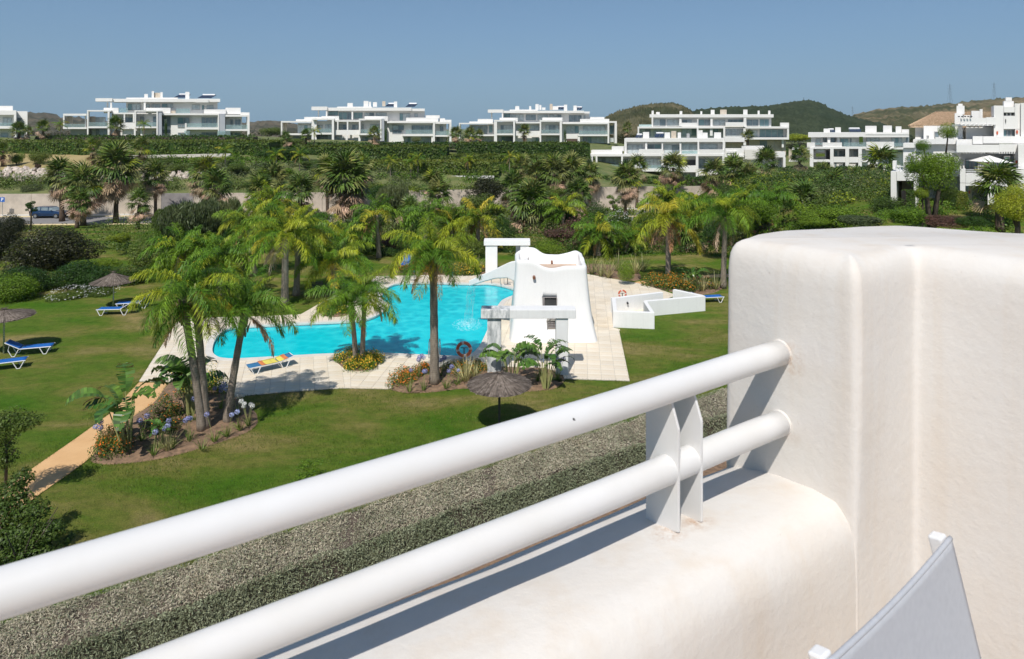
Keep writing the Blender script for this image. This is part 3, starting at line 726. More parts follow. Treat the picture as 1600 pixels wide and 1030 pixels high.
Q = [(j*nx+i, j*nx+i+1, (j+1)*nx+i+1, (j+1)*nx+i) for j in range(ny-1) for i in range(nx-1)]
me = np_mesh('sling_back', np.array(V), np.array(Q), 'sling_grey'); me.polygons.foreach_set('use_smooth', [True]*len(Q)); o = link(bpy.data.objects.new('sling_back', me), ch); o.location = -co
sm = o.modifiers.new('t', 'SOLIDIFY'); sm.thickness = .003
MB().tube([V[i]+up*.001 for i in range(nx)], .0045, 10).build('sling_hem', 'sling_grey', ch, smooth=True, off=co)
mb = MB(); st = [T1+dn, T2+dn]; fwd = Vector((-ac.y, ac.x, 0))*-.42
mb.add([st[0], st[1], st[1]+fwd, st[0]+fwd], [(0, 1, 2, 3)]); mb.build('seat', 'sling_grey', ch, off=co)
for a in (st[0], st[1], st[0]+fwd, st[1]+fwd):
    MB().tube([a, Vector((a.x, a.y, H+FL))], .012, 8).build('leg', 'white_metal', ch, off=co)
# rolled awning on the facade below
a0 = P(-1.03, .36, -1.07); 
aw = thing('rolled_awning', 'mauve rolled awning with white end cap below the terrace ledge', 'awning', a0)
MB().tube([a0, P(-2.2, .36, -1.07)], .03, 14).build('fabric_roll', 'awning_mauve', aw, smooth=True, off=a0)
MB().tube([P(-1.0, .36, -1.07), a0], .034, 14).build('end_cap', 'white_metal', aw, off=a0)
for s in (-1.2, -2.1): MB().tube([P(s, .36, -1.07), P(s, .15, -1.1)], .012, 6).build('bracket', 'white_metal', aw, off=a0)

# ================================================================== grey hedge under the terrace
def hedge(name, label, segs, width, height, leafm, n, size, z0=0, side_m=None, body=True, group=None, jag=.06, face='both', aspect=.5):
    """segs: centre line points (x,y[,z])"""
    th = thing(name, label, 'hedge', (segs[0][0], segs[0][1], z0), group=group); off = Vector((segs[0][0], segs[0][1], z0))
    pts = [Vector((p[0], p[1], p[2] if len(p) > 2 else z0)) for p in segs]; L = [0]
    for a, b in zip(pts, pts[1:]): L.append(L[-1]+(b-a).length)
    def at(s):
        for i in range(len(pts)-1):
            if s <= L[i+1] or i == len(pts)-2:
                k = (s-L[i])/(L[i+1]-L[i]); d = (pts[i+1]-pts[i]).normalized(); return pts[i]+(pts[i+1]-pts[i])*k, d
    r = np.random.default_rng(abs(hash(label)) % 1000 if False else len(label)*7+int(width*10)); PP = []; NN = []; MI = []
    for q in range(n):
        s = r.uniform(0, L[-1]); c, d = at(s); nn = Vector((-d.y, d.x, 0))
        if nn.y > 0: nn = -nn         # towards the viewer
        tot = width+height*(2 if face == 'both' else 1); u = r.uniform(0, tot); wob = jag*(sin(s*1.3+u)+.7*sin(s*3.1+u*2.2)+.5*sin(s*7.3+u*4)+.8*r.normal())
        w2 = width/2
        if u < width: off_, z, no, mi = u-w2, height+wob, Vector((0, 0, 1)), 0
        elif u < width+height: off_, z, no, mi = w2+wob, (u-width), nn+Vector((0, 0, .3)), 1
        else: off_, z, no, mi = -w2-wob, (u-width-height), -nn+Vector((0, 0, .3)), 1
        e = min(1, (w2-abs(off_))/.15) if mi == 0 else 1
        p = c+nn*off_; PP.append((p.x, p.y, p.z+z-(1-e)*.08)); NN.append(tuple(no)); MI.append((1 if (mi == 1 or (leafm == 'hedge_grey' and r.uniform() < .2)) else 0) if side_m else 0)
    PP = np.array(PP); NN = np.array(NN)+r.normal(size=(n, 3))*(.6 if leafm != 'hedge_grey' else 1.1)
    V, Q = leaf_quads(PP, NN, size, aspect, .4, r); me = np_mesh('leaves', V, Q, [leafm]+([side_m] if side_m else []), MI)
    o = link(bpy.data.objects.new('leaves', me), th); o.location = -off; o['kind'] = 'stuff'
    mb = MB()
    for i in range(len(pts)-1):
        a, b = pts[i], pts[i+1]; d = (b-a).normalized(); nn = Vector((-d.y, d.x, 0))*(width/2-jag-.02)
        mb.add([a+nn, b+nn, b-nn, a-nn]+[p+Vector((0, 0, height-jag-.02)) for p in (a+nn, b+nn, b-nn, a-nn)], [(0, 1, 5, 4), (1, 2, 6, 5), (2, 3, 7, 6), (3, 0, 4, 7), (4, 5, 6, 7)])
    mb.build('twigs', 'bark' if leafm != 'hedge_green' else 'leaf_deep', th, off=off)
    return th

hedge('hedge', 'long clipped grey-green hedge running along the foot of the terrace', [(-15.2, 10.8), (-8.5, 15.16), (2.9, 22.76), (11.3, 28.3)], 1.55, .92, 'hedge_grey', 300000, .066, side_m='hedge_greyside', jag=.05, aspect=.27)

# ================================================================== white pool tower with water spout
def rounded(poly, step, passes):
    q = []
    for i in range(len(poly)):
        a, b = Vector(poly[i]), Vector(poly[(i+1) % len(poly)]); k = max(1, int(round((b-a).length/step)))
        for j in range(k): q.append(a+(b-a)*j/k)
    for _ in range(passes): q = [(q[i-1]+q[i]*2+q[(i+1) % len(q)])/4 for i in range(len(q))]
    return q
nt_f, nt_s = 44, 40
def loop(x0, x1, y0, y1):
    q = [Vector((x0+(x1-x0)*i/nt_f, y0)) for i in range(nt_f)]+[Vector((x1, y0+(y1-y0)*i/nt_s)) for i in range(nt_s)]
    q += [Vector((x1-(x1-x0)*i/nt_f, y1)) for i in range(nt_f)]+[Vector((x0, y1-(y1-y0)*i/nt_s)) for i in range(nt_s)]
    for _ in range(14): q = [(q[i-1]+q[i]*2+q[(i+1) % len(q)])/4 for i in range(len(q))]
    return q
LB = loop(-.15, 4.58, 35.85, 41.2); LT = loop(.18, 4.04, 36.45, 39.75); n = len(LB)
def htop(p):
    x, y = p
    if y < 38.0: a = lerp(x, [(.2, 4.25), (1.05, 4.23), (1.3, 4.12), (1.6, 3.92), (2.0, 3.80), (2.35, 3.82), (2.8, 3.93), (4, 3.95)])
    else: a = lerp(x, [(.2, 4.1), (.9, 4.4), (1.35, 4.36), (1.65, 4.12), (1.9, 3.98), (2.7, 3.95), (3.3, 4.08), (3.7, 4.22), (4, 4.1)])
    return a
V = []
lv = [0, .04, .1, .18, .28, .38, .48, .58, .68, .78, .87, .94, .975, .992, 1]
HT = [htop(p) for p in LT]
for _ in range(3): HT = [(HT[i-1]+HT[i]*2+HT[(i+1) % n])/4 for i in range(n)]
for f in lv:
    e = 1-(1-f)**1.7
    ins = 0 if f < .98 else (.03 if f < 1 else .08)
    LTi = offset_poly([tuple(p) for p in LT], -ins) if ins else [tuple(p) for p in LT]
    for i in range(n):
        b = LB[i]; t = LTi[i]; V.append((b.x+(t[0]-b.x)*e+.012*sin(f*9+i*.3), b.y+(t[1]-b.y)*e+.01*sin(i*.2+f*7), -.1+(HT[i]+.1)*(f if f < 1 else 1)-(0 if f == 1 else 0)))
k0 = len(lv)
for ins, dz in ((.2, 0), (.24, -.02), (.26, -.08), (.27, -.8)):
    q = offset_poly([tuple(p) for p in LT], -ins)
    for i in range(n): V.append((q[i][0], q[i][1], HT[i]+dz if dz > -.5 else 3.45))
k1 = len(lv)+4
fs = [(j*n+i, j*n+(i+1) % n, (j+1)*n+(i+1) % n, (j+1)*n+i) for j in range(k1-1) for i in range(n)]
fs.append(tuple(range(n-1, -1, -1))); fs.append(tuple((k1-1)*n+i for i in range(n)))
tw = thing('pool_tower', 'white sculpted plaster tower with flared base and water spout by the pool', 'pool tower', (2.2, 38, 0)); tof = Vector((2.2, 38, 0))
mb = MB(); mb.add(V, fs); body = mb.build('body', 'tower_white', None, smooth=True)
def cut_box(target, x0, y0, z0, x1, y1, z1):
    c = MB().box(x0, y0, z0, x1, y1, z1).build('cut', 'tower_white'); m = target.modifiers.new('b', 'BOOLEAN'); m.object = c; m.operation = 'DIFFERENCE'; m.solver = 'EXACT'
    dg = bpy.context.evaluated_depsgraph_get(); me = bpy.data.meshes.new_from_object(target.evaluated_get(dg)); target.modifiers.clear(); target.data = me; bpy.data.objects.remove(c)
WY = 36.15
def at_(px, py, Y): v = pd(px, py, Y); return v.x, v.z
a, b = at_(848, 483, WY), at_(870.5, 465, WY); cut_box(body, a[0], 35.5, a[1], b[0], 36.5, b[1])
a2, b2 = at_(855, 516.5, 36.0), at_(870, 502.5, 36.0); cut_box(body, a2[0], 35.5, a2[1], b2[0], 36.35, b2[1])
body.parent = tw; body.location = -tof
wf = MB(); wf.box(a[0], 36.30, a[1], b[0], 36.33, b[1]); wf.build('pane', 'dark_interior', tw, off=tof)
wf = MB(); wd = .035
for bx in ((a[0], a[1], a[0]+.10, b[1]), (b[0]-wd, a[1], b[0], b[1]), (a[0]+.1, a[1], b[0]-wd, a[1]+wd), (a[0]+.1, b[1]-wd, b[0]-wd, b[1])): wf.box(bx[0], 36.22, bx[1], bx[2], 36.29, bx[3])
wf.build('window_frame', 'grey_stone', tw, off=tof)
mb = MB(); mb.box(a2[0], 36.24, a2[1], b2[0], 36.34, b2[1]); mb.build('niche_back', 'beige_stone', tw, off=tof)
r_ = random.Random(4)
for i in range(6):
    for j in range(3):
        x = a2[0]+.04+i*.075; z = a2[1]+.08+j*.13
        MB().box(x, 36.17, z, x+.06, 36.24, z+.09+r_.uniform(-.02, .02)).build('stone', 'grey_stone', tw, off=tof)
MB().tube([(a2[0]+.15, 36.1, b2[1]-.02), (a2[0]+.15, 36.1, b2[1]+.1), (a2[0]+.5, 36.0, b2[1]+.1)], .02, 6).build('grab_bar', 'metal_dark', tw, off=tof)
x, z = at_(834.5, 433.5, 36.3); MB().tube([(x, 36.6, z+.02), (x, 36.22, z-.02)], .08, 12).build('vent_pipe', 'copper', tw, off=tof)
# roof terrace items
MB().tube([(2.3, 39.35, 3.5), (2.3, 39.5, 3.62)], .06, 8).build('vent_pipe', 'copper', tw, off=tof)
mb = MB(); mb.sheet([(.5, 36.8), (3.7, 36.8), (3.7, 39.4), (.5, 39.4)], 3.455); mb.build('roof_floor', 'terracotta', tw, off=tof)
# spout
A0, A1 = Vector((.62, 37.55)), Vector((-2.15, 39.35)); d = (A1-A0); perp = Vector((-d.y, d.x)).normalized()
if perp.y > 0: perp = -perp
V = []; K = 16; prof_n = 8
for k in range(K):
    f = k/(K-1); c = A0+d*f; top = lerp(f, [(0, 4.12), (.15, 4.0), (.5, 3.42), (.8, 2.95), (1, 2.62)]); bot = lerp(f, [(0, 2.9), (.2, 3.08), (.45, 2.95), (.75, 2.6), (1, 2.28)]); w = .62-.08*f
    fl = top-.30
    for o_, z in ((w, bot+.05), (w+.02, top-.03), (w-.02, top), (w-.15, top), (w-.17, fl), (-w+.17, fl), (-w+.15, top), (-w+.02, top), (-w, top-.03), (-w, bot+.05), (-w+.06, bot), (w-.06, bot)):
        p = c+perp*o_; V.append((p.x, p.y, z))
m = 12; fs = [(k*m+i, k*m+(i+1) % m, (k+1)*m+(i+1) % m, (k+1)*m+i) for k in range(K-1) for i in range(m)]+[tuple(range(m-1, -1, -1)), tuple((K-1)*m+i for i in range(m))]
MB().add(V, fs).build('spout', 'tower_white', tw, smooth=False, off=tof, bevel=.02)
# falling water sheet and splash
m_, nt_, bs_ = new_mat('falling_water'); M['falling_water'] = m_
bs_.inputs['Base Color'].default_value = (.8, .93, .96, 1); bs_.inputs['Roughness'].default_value = .25
tr = N(nt_, "ShaderNodeBsdfTransparent"); mx = N(nt_, "ShaderNodeMixShader"); nn = noise(nt_, 1.0, 5, .7, scaled(nt_, (9, 9, 1.2)))
nt_.links.new(ramp(nt_, nn, [(.42, (.04,)*3), (.75, (.5,)*3)]), mx.inputs[0]); nt_.links.new(tr.outputs[0], mx.inputs[1]); nt_.links.new(bs_.outputs[0], mx.inputs[2]); nt_.links.new(mx.outputs[0], nt_.nodes["Material Output"].inputs[0])
V = []; wdir = perp; dn_ = d.normalized()
for k in range(14):
    f = k/13; z = 2.3*(1-f**2)-.06; c = A1+dn_*(.1+.35*f)
    for j in range(9): p = c+wdir*(j/8-.5)*(.95-.1*sin(f*3)); V.append((p.x+.02*sin(j*3+k), p.y+.03*sin(j*5+k), z))
Q = [(k*9+i, k*9+i+1, (k+1)*9+i+1, (k+1)*9+i) for k in range(13) for i in range(8)]
o = link(bpy.data.objects.new('falling_water', np_mesh('falling_water', np.array(V), np.array(Q), 'falling_water'))); tag(o, 'thin sheet of water falling from the white spout into the pool', 'waterfall')
m_, nt_, bs_ = new_mat('splash'); M['splash'] = m_
bs_.inputs['Base Color'].default_value = (.5, .86, .92, 1); bs_.inputs['Roughness'].default_value = .5; tr = N(nt_, 'ShaderNodeBsdfTransparent'); mx = N(nt_, 'ShaderNodeMixShader'); mx.inputs[0].default_value = .6; nt_.links.new(tr.outputs[0], mx.inputs[1]); nt_.links.new(bs_.outputs[0], mx.inputs[2]); nt_.links.new(mx.outputs[0], nt_.nodes['Material Output'].inputs[0])
fc = A1+dn_*.5; mb = MB(); rr = random.Random(2)
for q in range(700):
    a_ = rr.uniform(0, 6.28); r2 = rr.random()**.8*1.05; x, y = fc.x+cos(a_)*r2*.85, fc.y+sin(a_)*r2*1.3; s = rr.uniform(.008, .03)*(1.3-r2*.6); z = -.095+rr.random()**3*.12*(1.1-r2)
    mb.add([(x-s, y, z), (x+s*.3, y-s, z+.01), (x+s, y+s*.2, z), (x, y+s, z+.02)], [(0, 1, 2, 3)])
tag(mb.build('splash_foam', 'splash'), 'white foam where the spout water hits the pool', kind='stuff')

# ================================================================== pergolas, low walls
def block(mb, x0, y0, z0, x1, y1, z1): return mb.box(x0, y0, z0, x1, y1, z1)
g1 = gp(878, 587.8); pg = thing('pergola', 'white concrete portal frame with grey water stains beside bird of paradise plants', 'portal frame', (.8, 31.4, 0)); of = Vector((.8, 31.4, 0))
MB().box(2.02, 31.3, 0, 2.58, 31.86, 2.63).build('post', 'beam_white', pg, off=of, bevel=.02)
MB().box(-1.13, 31.35, 0, -.50, 31.9, 2.63).build('post', 'beam_stained', pg, off=of, bevel=.02)
MB().box(-1.42, 31.22, 2.632, -.1, 31.98, 3.03).build('lintel', 'beam_stained', pg, off=of, bevel=.02)
MB().box(-.1, 31.22, 2.632, 2.93, 31.98, 3.03).build('lintel', 'beam_white', pg, off=of, bevel=.02)
Yb = 52.6; sc_ = Yb/F
pb = thing('pergola', 'white concrete portal frame at the far edge of the pool behind the tower', 'portal frame', (-.5, Yb, 0)); of = Vector((-.5, Yb, 0))
def bx(mb, px0, py0, px1, py1, Y, dep):
    a, b = pd(px0, py1, Y), pd(px1, py0, Y); return mb.box(a.x, Y, a.z, b.x, Y+dep, b.z)
bx(MB(), 758.5, 384, 777, 428, Yb, .9).build('post', 'tower_white', pb, off=of, bevel=.02)
bx(MB(), 813, 384, 826.5, 428, Yb, .9).build('post', 'tower_white', pb, off=of, bevel=.02)
bx(MB(), 756, 376, 828.5, 383.9, Yb-.1, 1.1).build('lintel', 'tower_white', pb, off=of, bevel=.02)
bx(MB(), 806, 384, 813, 428, Yb+.5, .4).build('pier', 'grey_villa', pb, off=of, bevel=.02)
lw = thing('shower_wall', 'low white angular walls enclosing the garden shower beside the lawn', 'low wall', (7.5, 41, 0)); of = Vector((7.5, 41, 0))
def wall_seg(a, b, th_, h, name='wall'):
    a, b = Vector(a), Vector(b); d = (b-a).normalized(); nn = Vector((-d.y, d.x))*th_/2
    MB().prism([tuple(a+nn), tuple(b+nn), tuple(b-nn), tuple(a-nn)][::-1], 0, h).build(name, 'tower_white', lw, off=of, bevel=.015)
A, B, C_, D_, E_, F_, G_ = (5.86, 38.8), (7.92, 38.5), (6.25, 41.75), (9.5, 43.2), (8.02, 41.0), (11.9, 42.25), (10.4, 43.9)
wall_seg((5.75, 38.81), (8.03, 38.5), .26, .92); wall_seg((5.875, 38.95), (6.2, 41.6), .24, .921); wall_seg((6.08, 41.68), D_, .24, .919); wall_seg((7.92, 38.64), (7.99, 40.95), .22, .918); wall_seg((7.98, 41.0), F_, .26, .922); wall_seg((11.8, 42.35), G_, .24, .917)
c_ = Vector((7.1, 41.9)); MB().tube([(7.1, 42.1, .55), (7.1, 41.85, .55)], .06, 10).build('tap', 'metal_dark', lw, off=of)
def lifebuoy(c, r, label, facing, pole=None, shadow=True):
    th = thing('lifebuoy', label, 'lifebuoy', c, group='lifebuoys round the pool'); n1, n2 = 40, 12
    V = []; F1 = []; mi = []
    for i in range(n1):
        a = 2*pi*i/n1
        for j in range(n2):
            b = 2*pi*j/n2; rr_ = r-r*.2+r*.2*cos(b); V.append((rr_*cos(a), r*.14*sin(b), rr_*sin(a)))
    for i in range(n1):
        for j in range(n2): F1.append((i*n2+j, ((i+1) % n1)*n2+j, ((i+1) % n1)*n2+(j+1) % n2, i*n2+(j+1) % n2)); mi.append(1 if i % 10 in (0, 1) else 0)
    me = np_mesh('ring', np.array(V), np.array(F1), ['ring_orange', 'ring_white'], mi); me.polygons.foreach_set('use_smooth', [True]*len(F1))
    o = inst('ring', me, th, rot=(0, 0, facing))
    if pole:
        MB().tube([(0, .04, -pole), (0, .04, r*.15)], .025, 8).build('stand', 'metal_dark', th)
        MB().tube([(-r*.45, .04, r*.15), (r*.45, .04, r*.15)], .02, 6).build('hook', 'metal_dark', th)
    return th
lifebuoy(pd(725, 546, 33.0), .39, 'orange and white lifebuoy on a dark stand at the near pool edge', 0, pole=pd(725, 546, 33.0).z)
lifebuoy(pd(972.5, 459.5, 43.4), .28, 'faded red lifebuoy on a stand behind the low shower wall', 0, pole=pd(972.5, 459.5, 43.4).z)
lifebuoy(pd(900, 404, 40.2), .32, 'red lifebuoy hung on the right rear side of the white tower', R(60))
# pool furniture
def ladder(px, py, label, wdt=.5):
    g = gp(px, py, .05); th = thing('pool_ladder', label, 'pool ladder', g)
    for s in (-wdt/2, wdt/2):
        pts = [(s, -.25, 0), (s, -.25, .55), (s, -.18, .75), (s, 0, .85), (s, .2, .78), (s, .3, .5), (s, .32, -.9)]
        MB().tube(pts, .022, 8).build('handrail', 'steel', th, smooth=True)
    for z in (-.2, -.45, -.7): MB().box(-wdt/2, .28, z, wdt/2, .36, z+.03).build('step', 'steel', th)
ladder(679, 557, 'steel pool ladder behind the tall palm at the near pool edge')
hr = gp(768, 443, .05); th = thing('pool_handrail', 'thin curved steel handrail stepping into the pool under the spout', 'handrail', hr)
for dx in (0, .9):
    MB().tube([(dx, 0, 0), (dx, .0, .7), (dx+.25, -.2, .95), (dx+.6, -.6, .7), (dx+.75, -.75, -.4)], .02, 6).build('rail', 'steel', th, smooth=True)
for i, (px, py, lab) in enumerate(((647.5, 438, 'left one of three slim poolside showers at the far edge'), (707.5, 440, 'slim poolside shower right of the tall palm at the far edge'), (793, 444.5, 'slim dark poolside post seen under the spout'))):
    g = gp(px, py, .03); th = thing('pool_shower', lab, 'shower', g, group='slim poolside showers')
    MB().tube([(0, 0, 0), (0, 0, .62)], .025, 8).build('post', 'steel' if i < 2 else 'metal_dark', th); MB().box(-.07, -.05, .62, .07, .05, .70).build('head', 'steel' if i < 2 else 'metal_dark', th); MB().box(-.25, -.12, 0, .25, .12, .02).build('base_plate', 'steel', th)

# ================================================================== parasols
def parasol(px, base_py, apex_z, rim_z, Rr, label, seed, full=True):
    g = gp(px, base_py); th = thing('parasol', label, 'parasol', g, group='thatched parasols on the lawn'); r = np.random.default_rng(seed)
    MB().tube([(0, 0, 0), (.01, 0, apex_z)], .045, 10).build('pole', 'wood_dark' if full else 'steel', th)
    # conical thatch of radial straws in three overlapping rows
    ns = 2600; V = []; Q = []
    an = r.uniform(0, 2*pi, ns); r0 = r.uniform(0, .62, ns)*Rr; ln = r.uniform(.3, .5, ns)*Rr; wd = r.uniform(.012, .028, ns)
    r1 = np.minimum(r0+ln, Rr*r.uniform(.95, 1.03, ns))
    zc = lambda q: rim_z+(apex_z-rim_z)*(1-q/Rr)**1.12*1.0
    up_ = r.uniform(0.0, .05, ns)
    for i in range(ns):
        for q_, ww, du in ((r0[i], wd[i]*.8, up_[i]), (r1[i], wd[i], up_[i]*.6+r.uniform(-.02, .02))):
            z = zc(min(q_, Rr))+du; ca, sa = cos(an[i]), sin(an[i]); V.append((q_*ca-sa*ww, q_*sa+ca*ww, z)); V.append((q_*ca+sa*ww, q_*sa-ca*ww, z))
        b = 4*i; Q.append((b, b+1, b+3, b+2))
    me = np_mesh('thatch', np.array(V), np.array(Q), 'thatch'); o = inst('thatch', me, th); o['kind'] = 'stuff'
    mb = MB(); nn = 36; mb.add([(0, 0, apex_z-.02)]+[(Rr*.97*cos(2*pi*i/nn), Rr*.97*sin(2*pi*i/nn), rim_z-.01) for i in range(nn)], [(0, i+1, (i+1) % nn+1) for i in range(nn)]); mb.build('canopy', 'thatch', th)
    for i in range(8):
        a_ = 2*pi*i/8+.2; MB().tube([(0, 0, apex_z-.12), (Rr*.9*cos(a_), Rr*.9*sin(a_), rim_z-.03)], .012, 5).build('rib', 'wood_dark', th)
    mb = MB()
    for q in range(60):
        a_ = r.uniform(0, 6.28); l_ = r.uniform(.06, .18); mb.tube([(.04*cos(a_), .04*sin(a_), apex_z-.02), (.05*cos(a_), .05*sin(a_), apex_z+.06), (.05*cos(a_)+l_*cos(a_), .05*sin(a_)+l_*sin(a_), apex_z+.06+r.uniform(-.04, .1))], [.006, .006, .003], 3, False)
    mb.tube([(0, 0, apex_z-.02), (0, 0, apex_z+.09)], [.09, .05], 10); mb.build('knot', 'thatch', th)
    return th
parasol(780, 674, 2.13, 1.76, 1.24, 'brown thatched parasol nearest the terrace, in front of the flower bed', 1)
parasol(177, 480, 2.15, 1.6, 1.3, 'thatched parasol over a blue lounger near the white flowering shrub', 2, False)
parasol(6, 553, 2.2, 1.88, 1.38, 'thatched parasol at the left edge over two blue loungers', 3, False)
parasol(941, 391, 2.0, 1.55, 1.2, 'small far thatched parasol half hidden behind a palm trunk on the far lawn', 4, False)

# ================================================================== loungers
def lounger(px, py, az, label, back=35, sling='sling_blue', towel=False, first=[None]):
    g = gp(px, py); th = thing('sun_lounger', label, 'sun lounger', g, az, group='sun loungers in the garden' if not towel else None)
    bz = .36
    for s in (-.31, .31):
        MB().tube([(-1.0, s, bz), (1.0 if back < 5 else .35, s, bz)], .022, 8).build('rail', 'white_metal', th)
        for x in (-.72, .62): MB().tube([(x-.22, s, bz-.02), (x-.06, s, .02), (x+.06, s, .02), (x+.22, s, bz-.02)], .022, 8).build('leg', 'white_metal', th)
    ca, sa = cos(R(back)), sin(R(back))
    def sheet(x0, x1, ang, mname, nm, y=.29, dz=0):
        mb = MB(); k = 8; v = []
        for i in range(k):
            for j in range(5):
                f = x0+(x1-x0)*i/(k-1); yy = -y+2*y*j/4; sg = -.03*sin(pi*j/4)+dz
                v.append((f, yy, bz+.015+sg) if ang == 0 else (.35+(f-.35)*ca-sg*sa, yy, bz+.015+(f-.35)*sa+sg*ca))
        mb.add(v, [(i*5+j, i*5+j+1, (i+1)*5+j+1, (i+1)*5+j) for i in range(k-1) for j in range(4)]); o = mb.build(nm, mname, th, smooth=True); m = o.modifiers.new('s', 'SOLIDIFY'); m.thickness = .012
    sheet(-.98, .33, 0, sling, 'seat'); sheet(.36, 1.05, 1, sling, 'backrest')
    for s in (-.31, .31): MB().tube([(.35, s, bz), (.35+.72*ca, s, bz+.72*sa)], .02, 8).build('back_rail', 'white_metal', th)
    MB().tube([(.35+.72*ca, -.31, bz+.72*sa), (.35+.72*ca, .31, bz+.72*sa)], .02, 8).build('head_rail', 'white_metal', th)
    if back > 15: MB().tube([(.35+.5*ca, .28, bz+.5*sa), (.85, .28, bz-.02)], .012, 6).build('strut', 'white_metal', th)
    if towel:
        for x0, x1, mn in ((-.45, -.25, 'towel_red'), (-.25, .1, 'towel_yellow'), (.1, .32, 'towel_yellow')): sheet(x0, x1, 0, mn, 'towel_stripe', .33, .025)
        sheet(.37, .62, 1, 'towel_yellow', 'towel_stripe', .33, .025); sheet(.62, .8, 1, 'towel_red', 'towel_stripe', .33, .025)
    return th
lounger(47, 553, R(198), 'blue lounger with raised back, right one of the pair under the left edge parasol', 30)
lounger(2, 577, R(205), 'blue lounger cut by the left edge of the picture', 4)
lounger(181, 491, R(5), 'blue lounger under the parasol beside the white flowering shrub', 30)
lounger(210, 481, R(12), 'second blue lounger behind, half hidden by palm fronds', 40)
lounger(634, 418, R(88), 'blue lounger seen end-on at the far side of the pool', 55)
lounger(1106, 472, R(190), 'blue lounger on the grass beyond the white shower wall', 20)
lounger(421, 578, R(38), 'white framed lounger with a striped red, yellow and blue towel on the pool deck', 12, 'towel_blue', True)
g = gp(493, 462); th = thing('garden_bench', 'small dark metal bench on the grass between the palms left of the pool', 'bench', g, R(20))
MB().box(-.5, -.2, .40, .5, .22, .44).build('seat', 'metal_dark', th)
for i in range(4): MB().box(-.5, .22, .5+i*.1, .5, .25, .56+i*.1).build('back_slat', 'metal_dark', th)
for x in (-.48, .44):
    for y in (-.18, .2): MB().box(x, y, 0, x+.04, y+.04, .4 if y < 0 else .9).build('leg', 'metal_dark', th)

# ================================================================== plants: meshes shared between copies
def frond_mesh(name, matn, th0, droop, seed, pairs=46, ll=.27, wid=.016, plume=.8, grav=.5):
    r = np.random.default_rng(seed); K = 24; pts = []; p = np.array([0., 0, 0]); tans = []
    for k in range(K+1):
        f = k/K; a = th0-droop*f**1.25; t = np.array([cos(R(a)), 0, sin(R(a))]); tans.append(t); pts.append(p.copy()); p = p+t/K
    V = []; Q = []
    def quad(a, b, c, d): i = len(V); V.extend((a, b, c, d)); Q.append((i, i+1, i+2, i+3))
    S = np.array([0, 1., 0])
    for k in range(K):      # rachis
        w0, w1 = .011*(1-k/K)+.002, .011*(1-(k+1)/K)+.002; n0 = np.cross(tans[k], S)
        quad(pts[k]-S*w0, pts[k]+S*w0, pts[k+1]+S*w1, pts[k+1]-S*w1); quad(pts[k]-n0*w0, pts[k]+n0*w0, pts[k+1]+n0*w1, pts[k+1]-n0*w1)
    for i in range(pairs):
        f = .13+.87*(i+r.uniform(0, .8))/pairs; x = min(f, .999)*K; k = int(x); q = x-k; c = pts[k]*(1-q)+pts[min(k+1, K)]*q; T = tans[k]; Nn = np.cross(T, S); Nn = Nn if Nn[2] > 0 else -Nn
        L = ll*(sin(pi*min(1, max(.04, (f*.9+.06))))**.55)*r.uniform(.8, 1.1)
        for sgn in (-1, 1):
            ph = r.uniform(-.5, 1)*plume; D = T*r.uniform(.35, .7)+S*sgn*cos(ph)+Nn*sin(ph)*.9; D /= np.linalg.norm(D)
            m1 = c+D*L*.5-np.array([0, 0, 1])*L*.08*grav; D2 = D-np.array([0, 0, 1])*grav*r.uniform(.9, 1.9); D2 /= np.linalg.norm(D2); m2 = m1+D2*L*.55
            wv = np.cross(D, np.array([r.normal()*.3, r.normal()*.3, 1])); wv /= np.linalg.norm(wv)+1e-6; wv *= wid
            quad(c-wv*.4, c+wv*.4, m1+wv, m1-wv); quad(m1-wv, m1+wv, m2+wv*.12, m2-wv*.12)
    return np_mesh(name, np.array(V), np.array(Q), matn)
FR = {}
def frond(kind, matn, seed, hi=True):
    key = (kind, matn, seed % 2, hi)
    if key not in FR:
        th0, dr = {'up': (80, 62), 'mid': (60, 92), 'low': (38, 108), 'flat': (14, 92), 'hang': (-14, 70), 'dead': (-38, 52)}[kind]
        FR[key] = frond_mesh('frond', matn, th0+random.uniform(-4, 4), dr+random.uniform(-8, 8), seed % 2+7*len(FR), 92 if hi else 50, .25 if kind != 'dead' else .16, .0058 if hi else .0105, .9, .85 if kind != 'dead' else 1.2)
    return FR[key]
def fan_mesh(matn, seed, dead=False):
    r = np.random.default_rng(seed); V = []; Q = []
    def quad(a, b, c, d): i = len(V); V.extend((a, b, c, d)); Q.append((i, i+1, i+2, i+3))
    pl = .5; e = np.array([pl, 0, -.03])
    quad((0, -.014, 0), (0, .014, 0), (pl, .01, -.03), (pl, -.01, -.03))
    ns = 20
    for i in range(ns):
        a = R(-125+250*i/(ns-1)) if not dead else R(-50+100*i/(ns-1)); L = (.62-.18*abs(a)/2.2)*r.uniform(.85, 1.1); w = .036*(1 if not dead else .6)
        d = np.array([cos(a), sin(a), .08*((i % 2)*2-1)]); s = np.array([-sin(a), cos(a), 0]); m = e+d*L*.55+np.array([0, 0, .02-.05*abs(sin(a))]); t = e+d*L*.95+np.array([0, 0, -.13-.1*r.uniform() if not dead else -.05]); t2 = t+d*.04-np.array([0, 0, .08])
        quad(e, m-s*w, m+s*w, e) if False else quad(e-s*.008, m-s*w, m+s*w, e+s*.008); quad(m-s*w, t-s*w*.35, t+s*w*.35, m+s*w)
        if r.uniform() < .5: quad(t-s*w*.35, t2-s*.004, t2+s*.004, t+s*w*.35)
    return np_mesh('fan', np.array(V), np.array(Q), matn)
FANS = {(m, s): fan_mesh(m, s, m == 'fan_dead') for m in ('fan_green', 'fan_olive', 'fan_dead', 'frond_lime', 'frond_yellow') for s in (0, 1)}

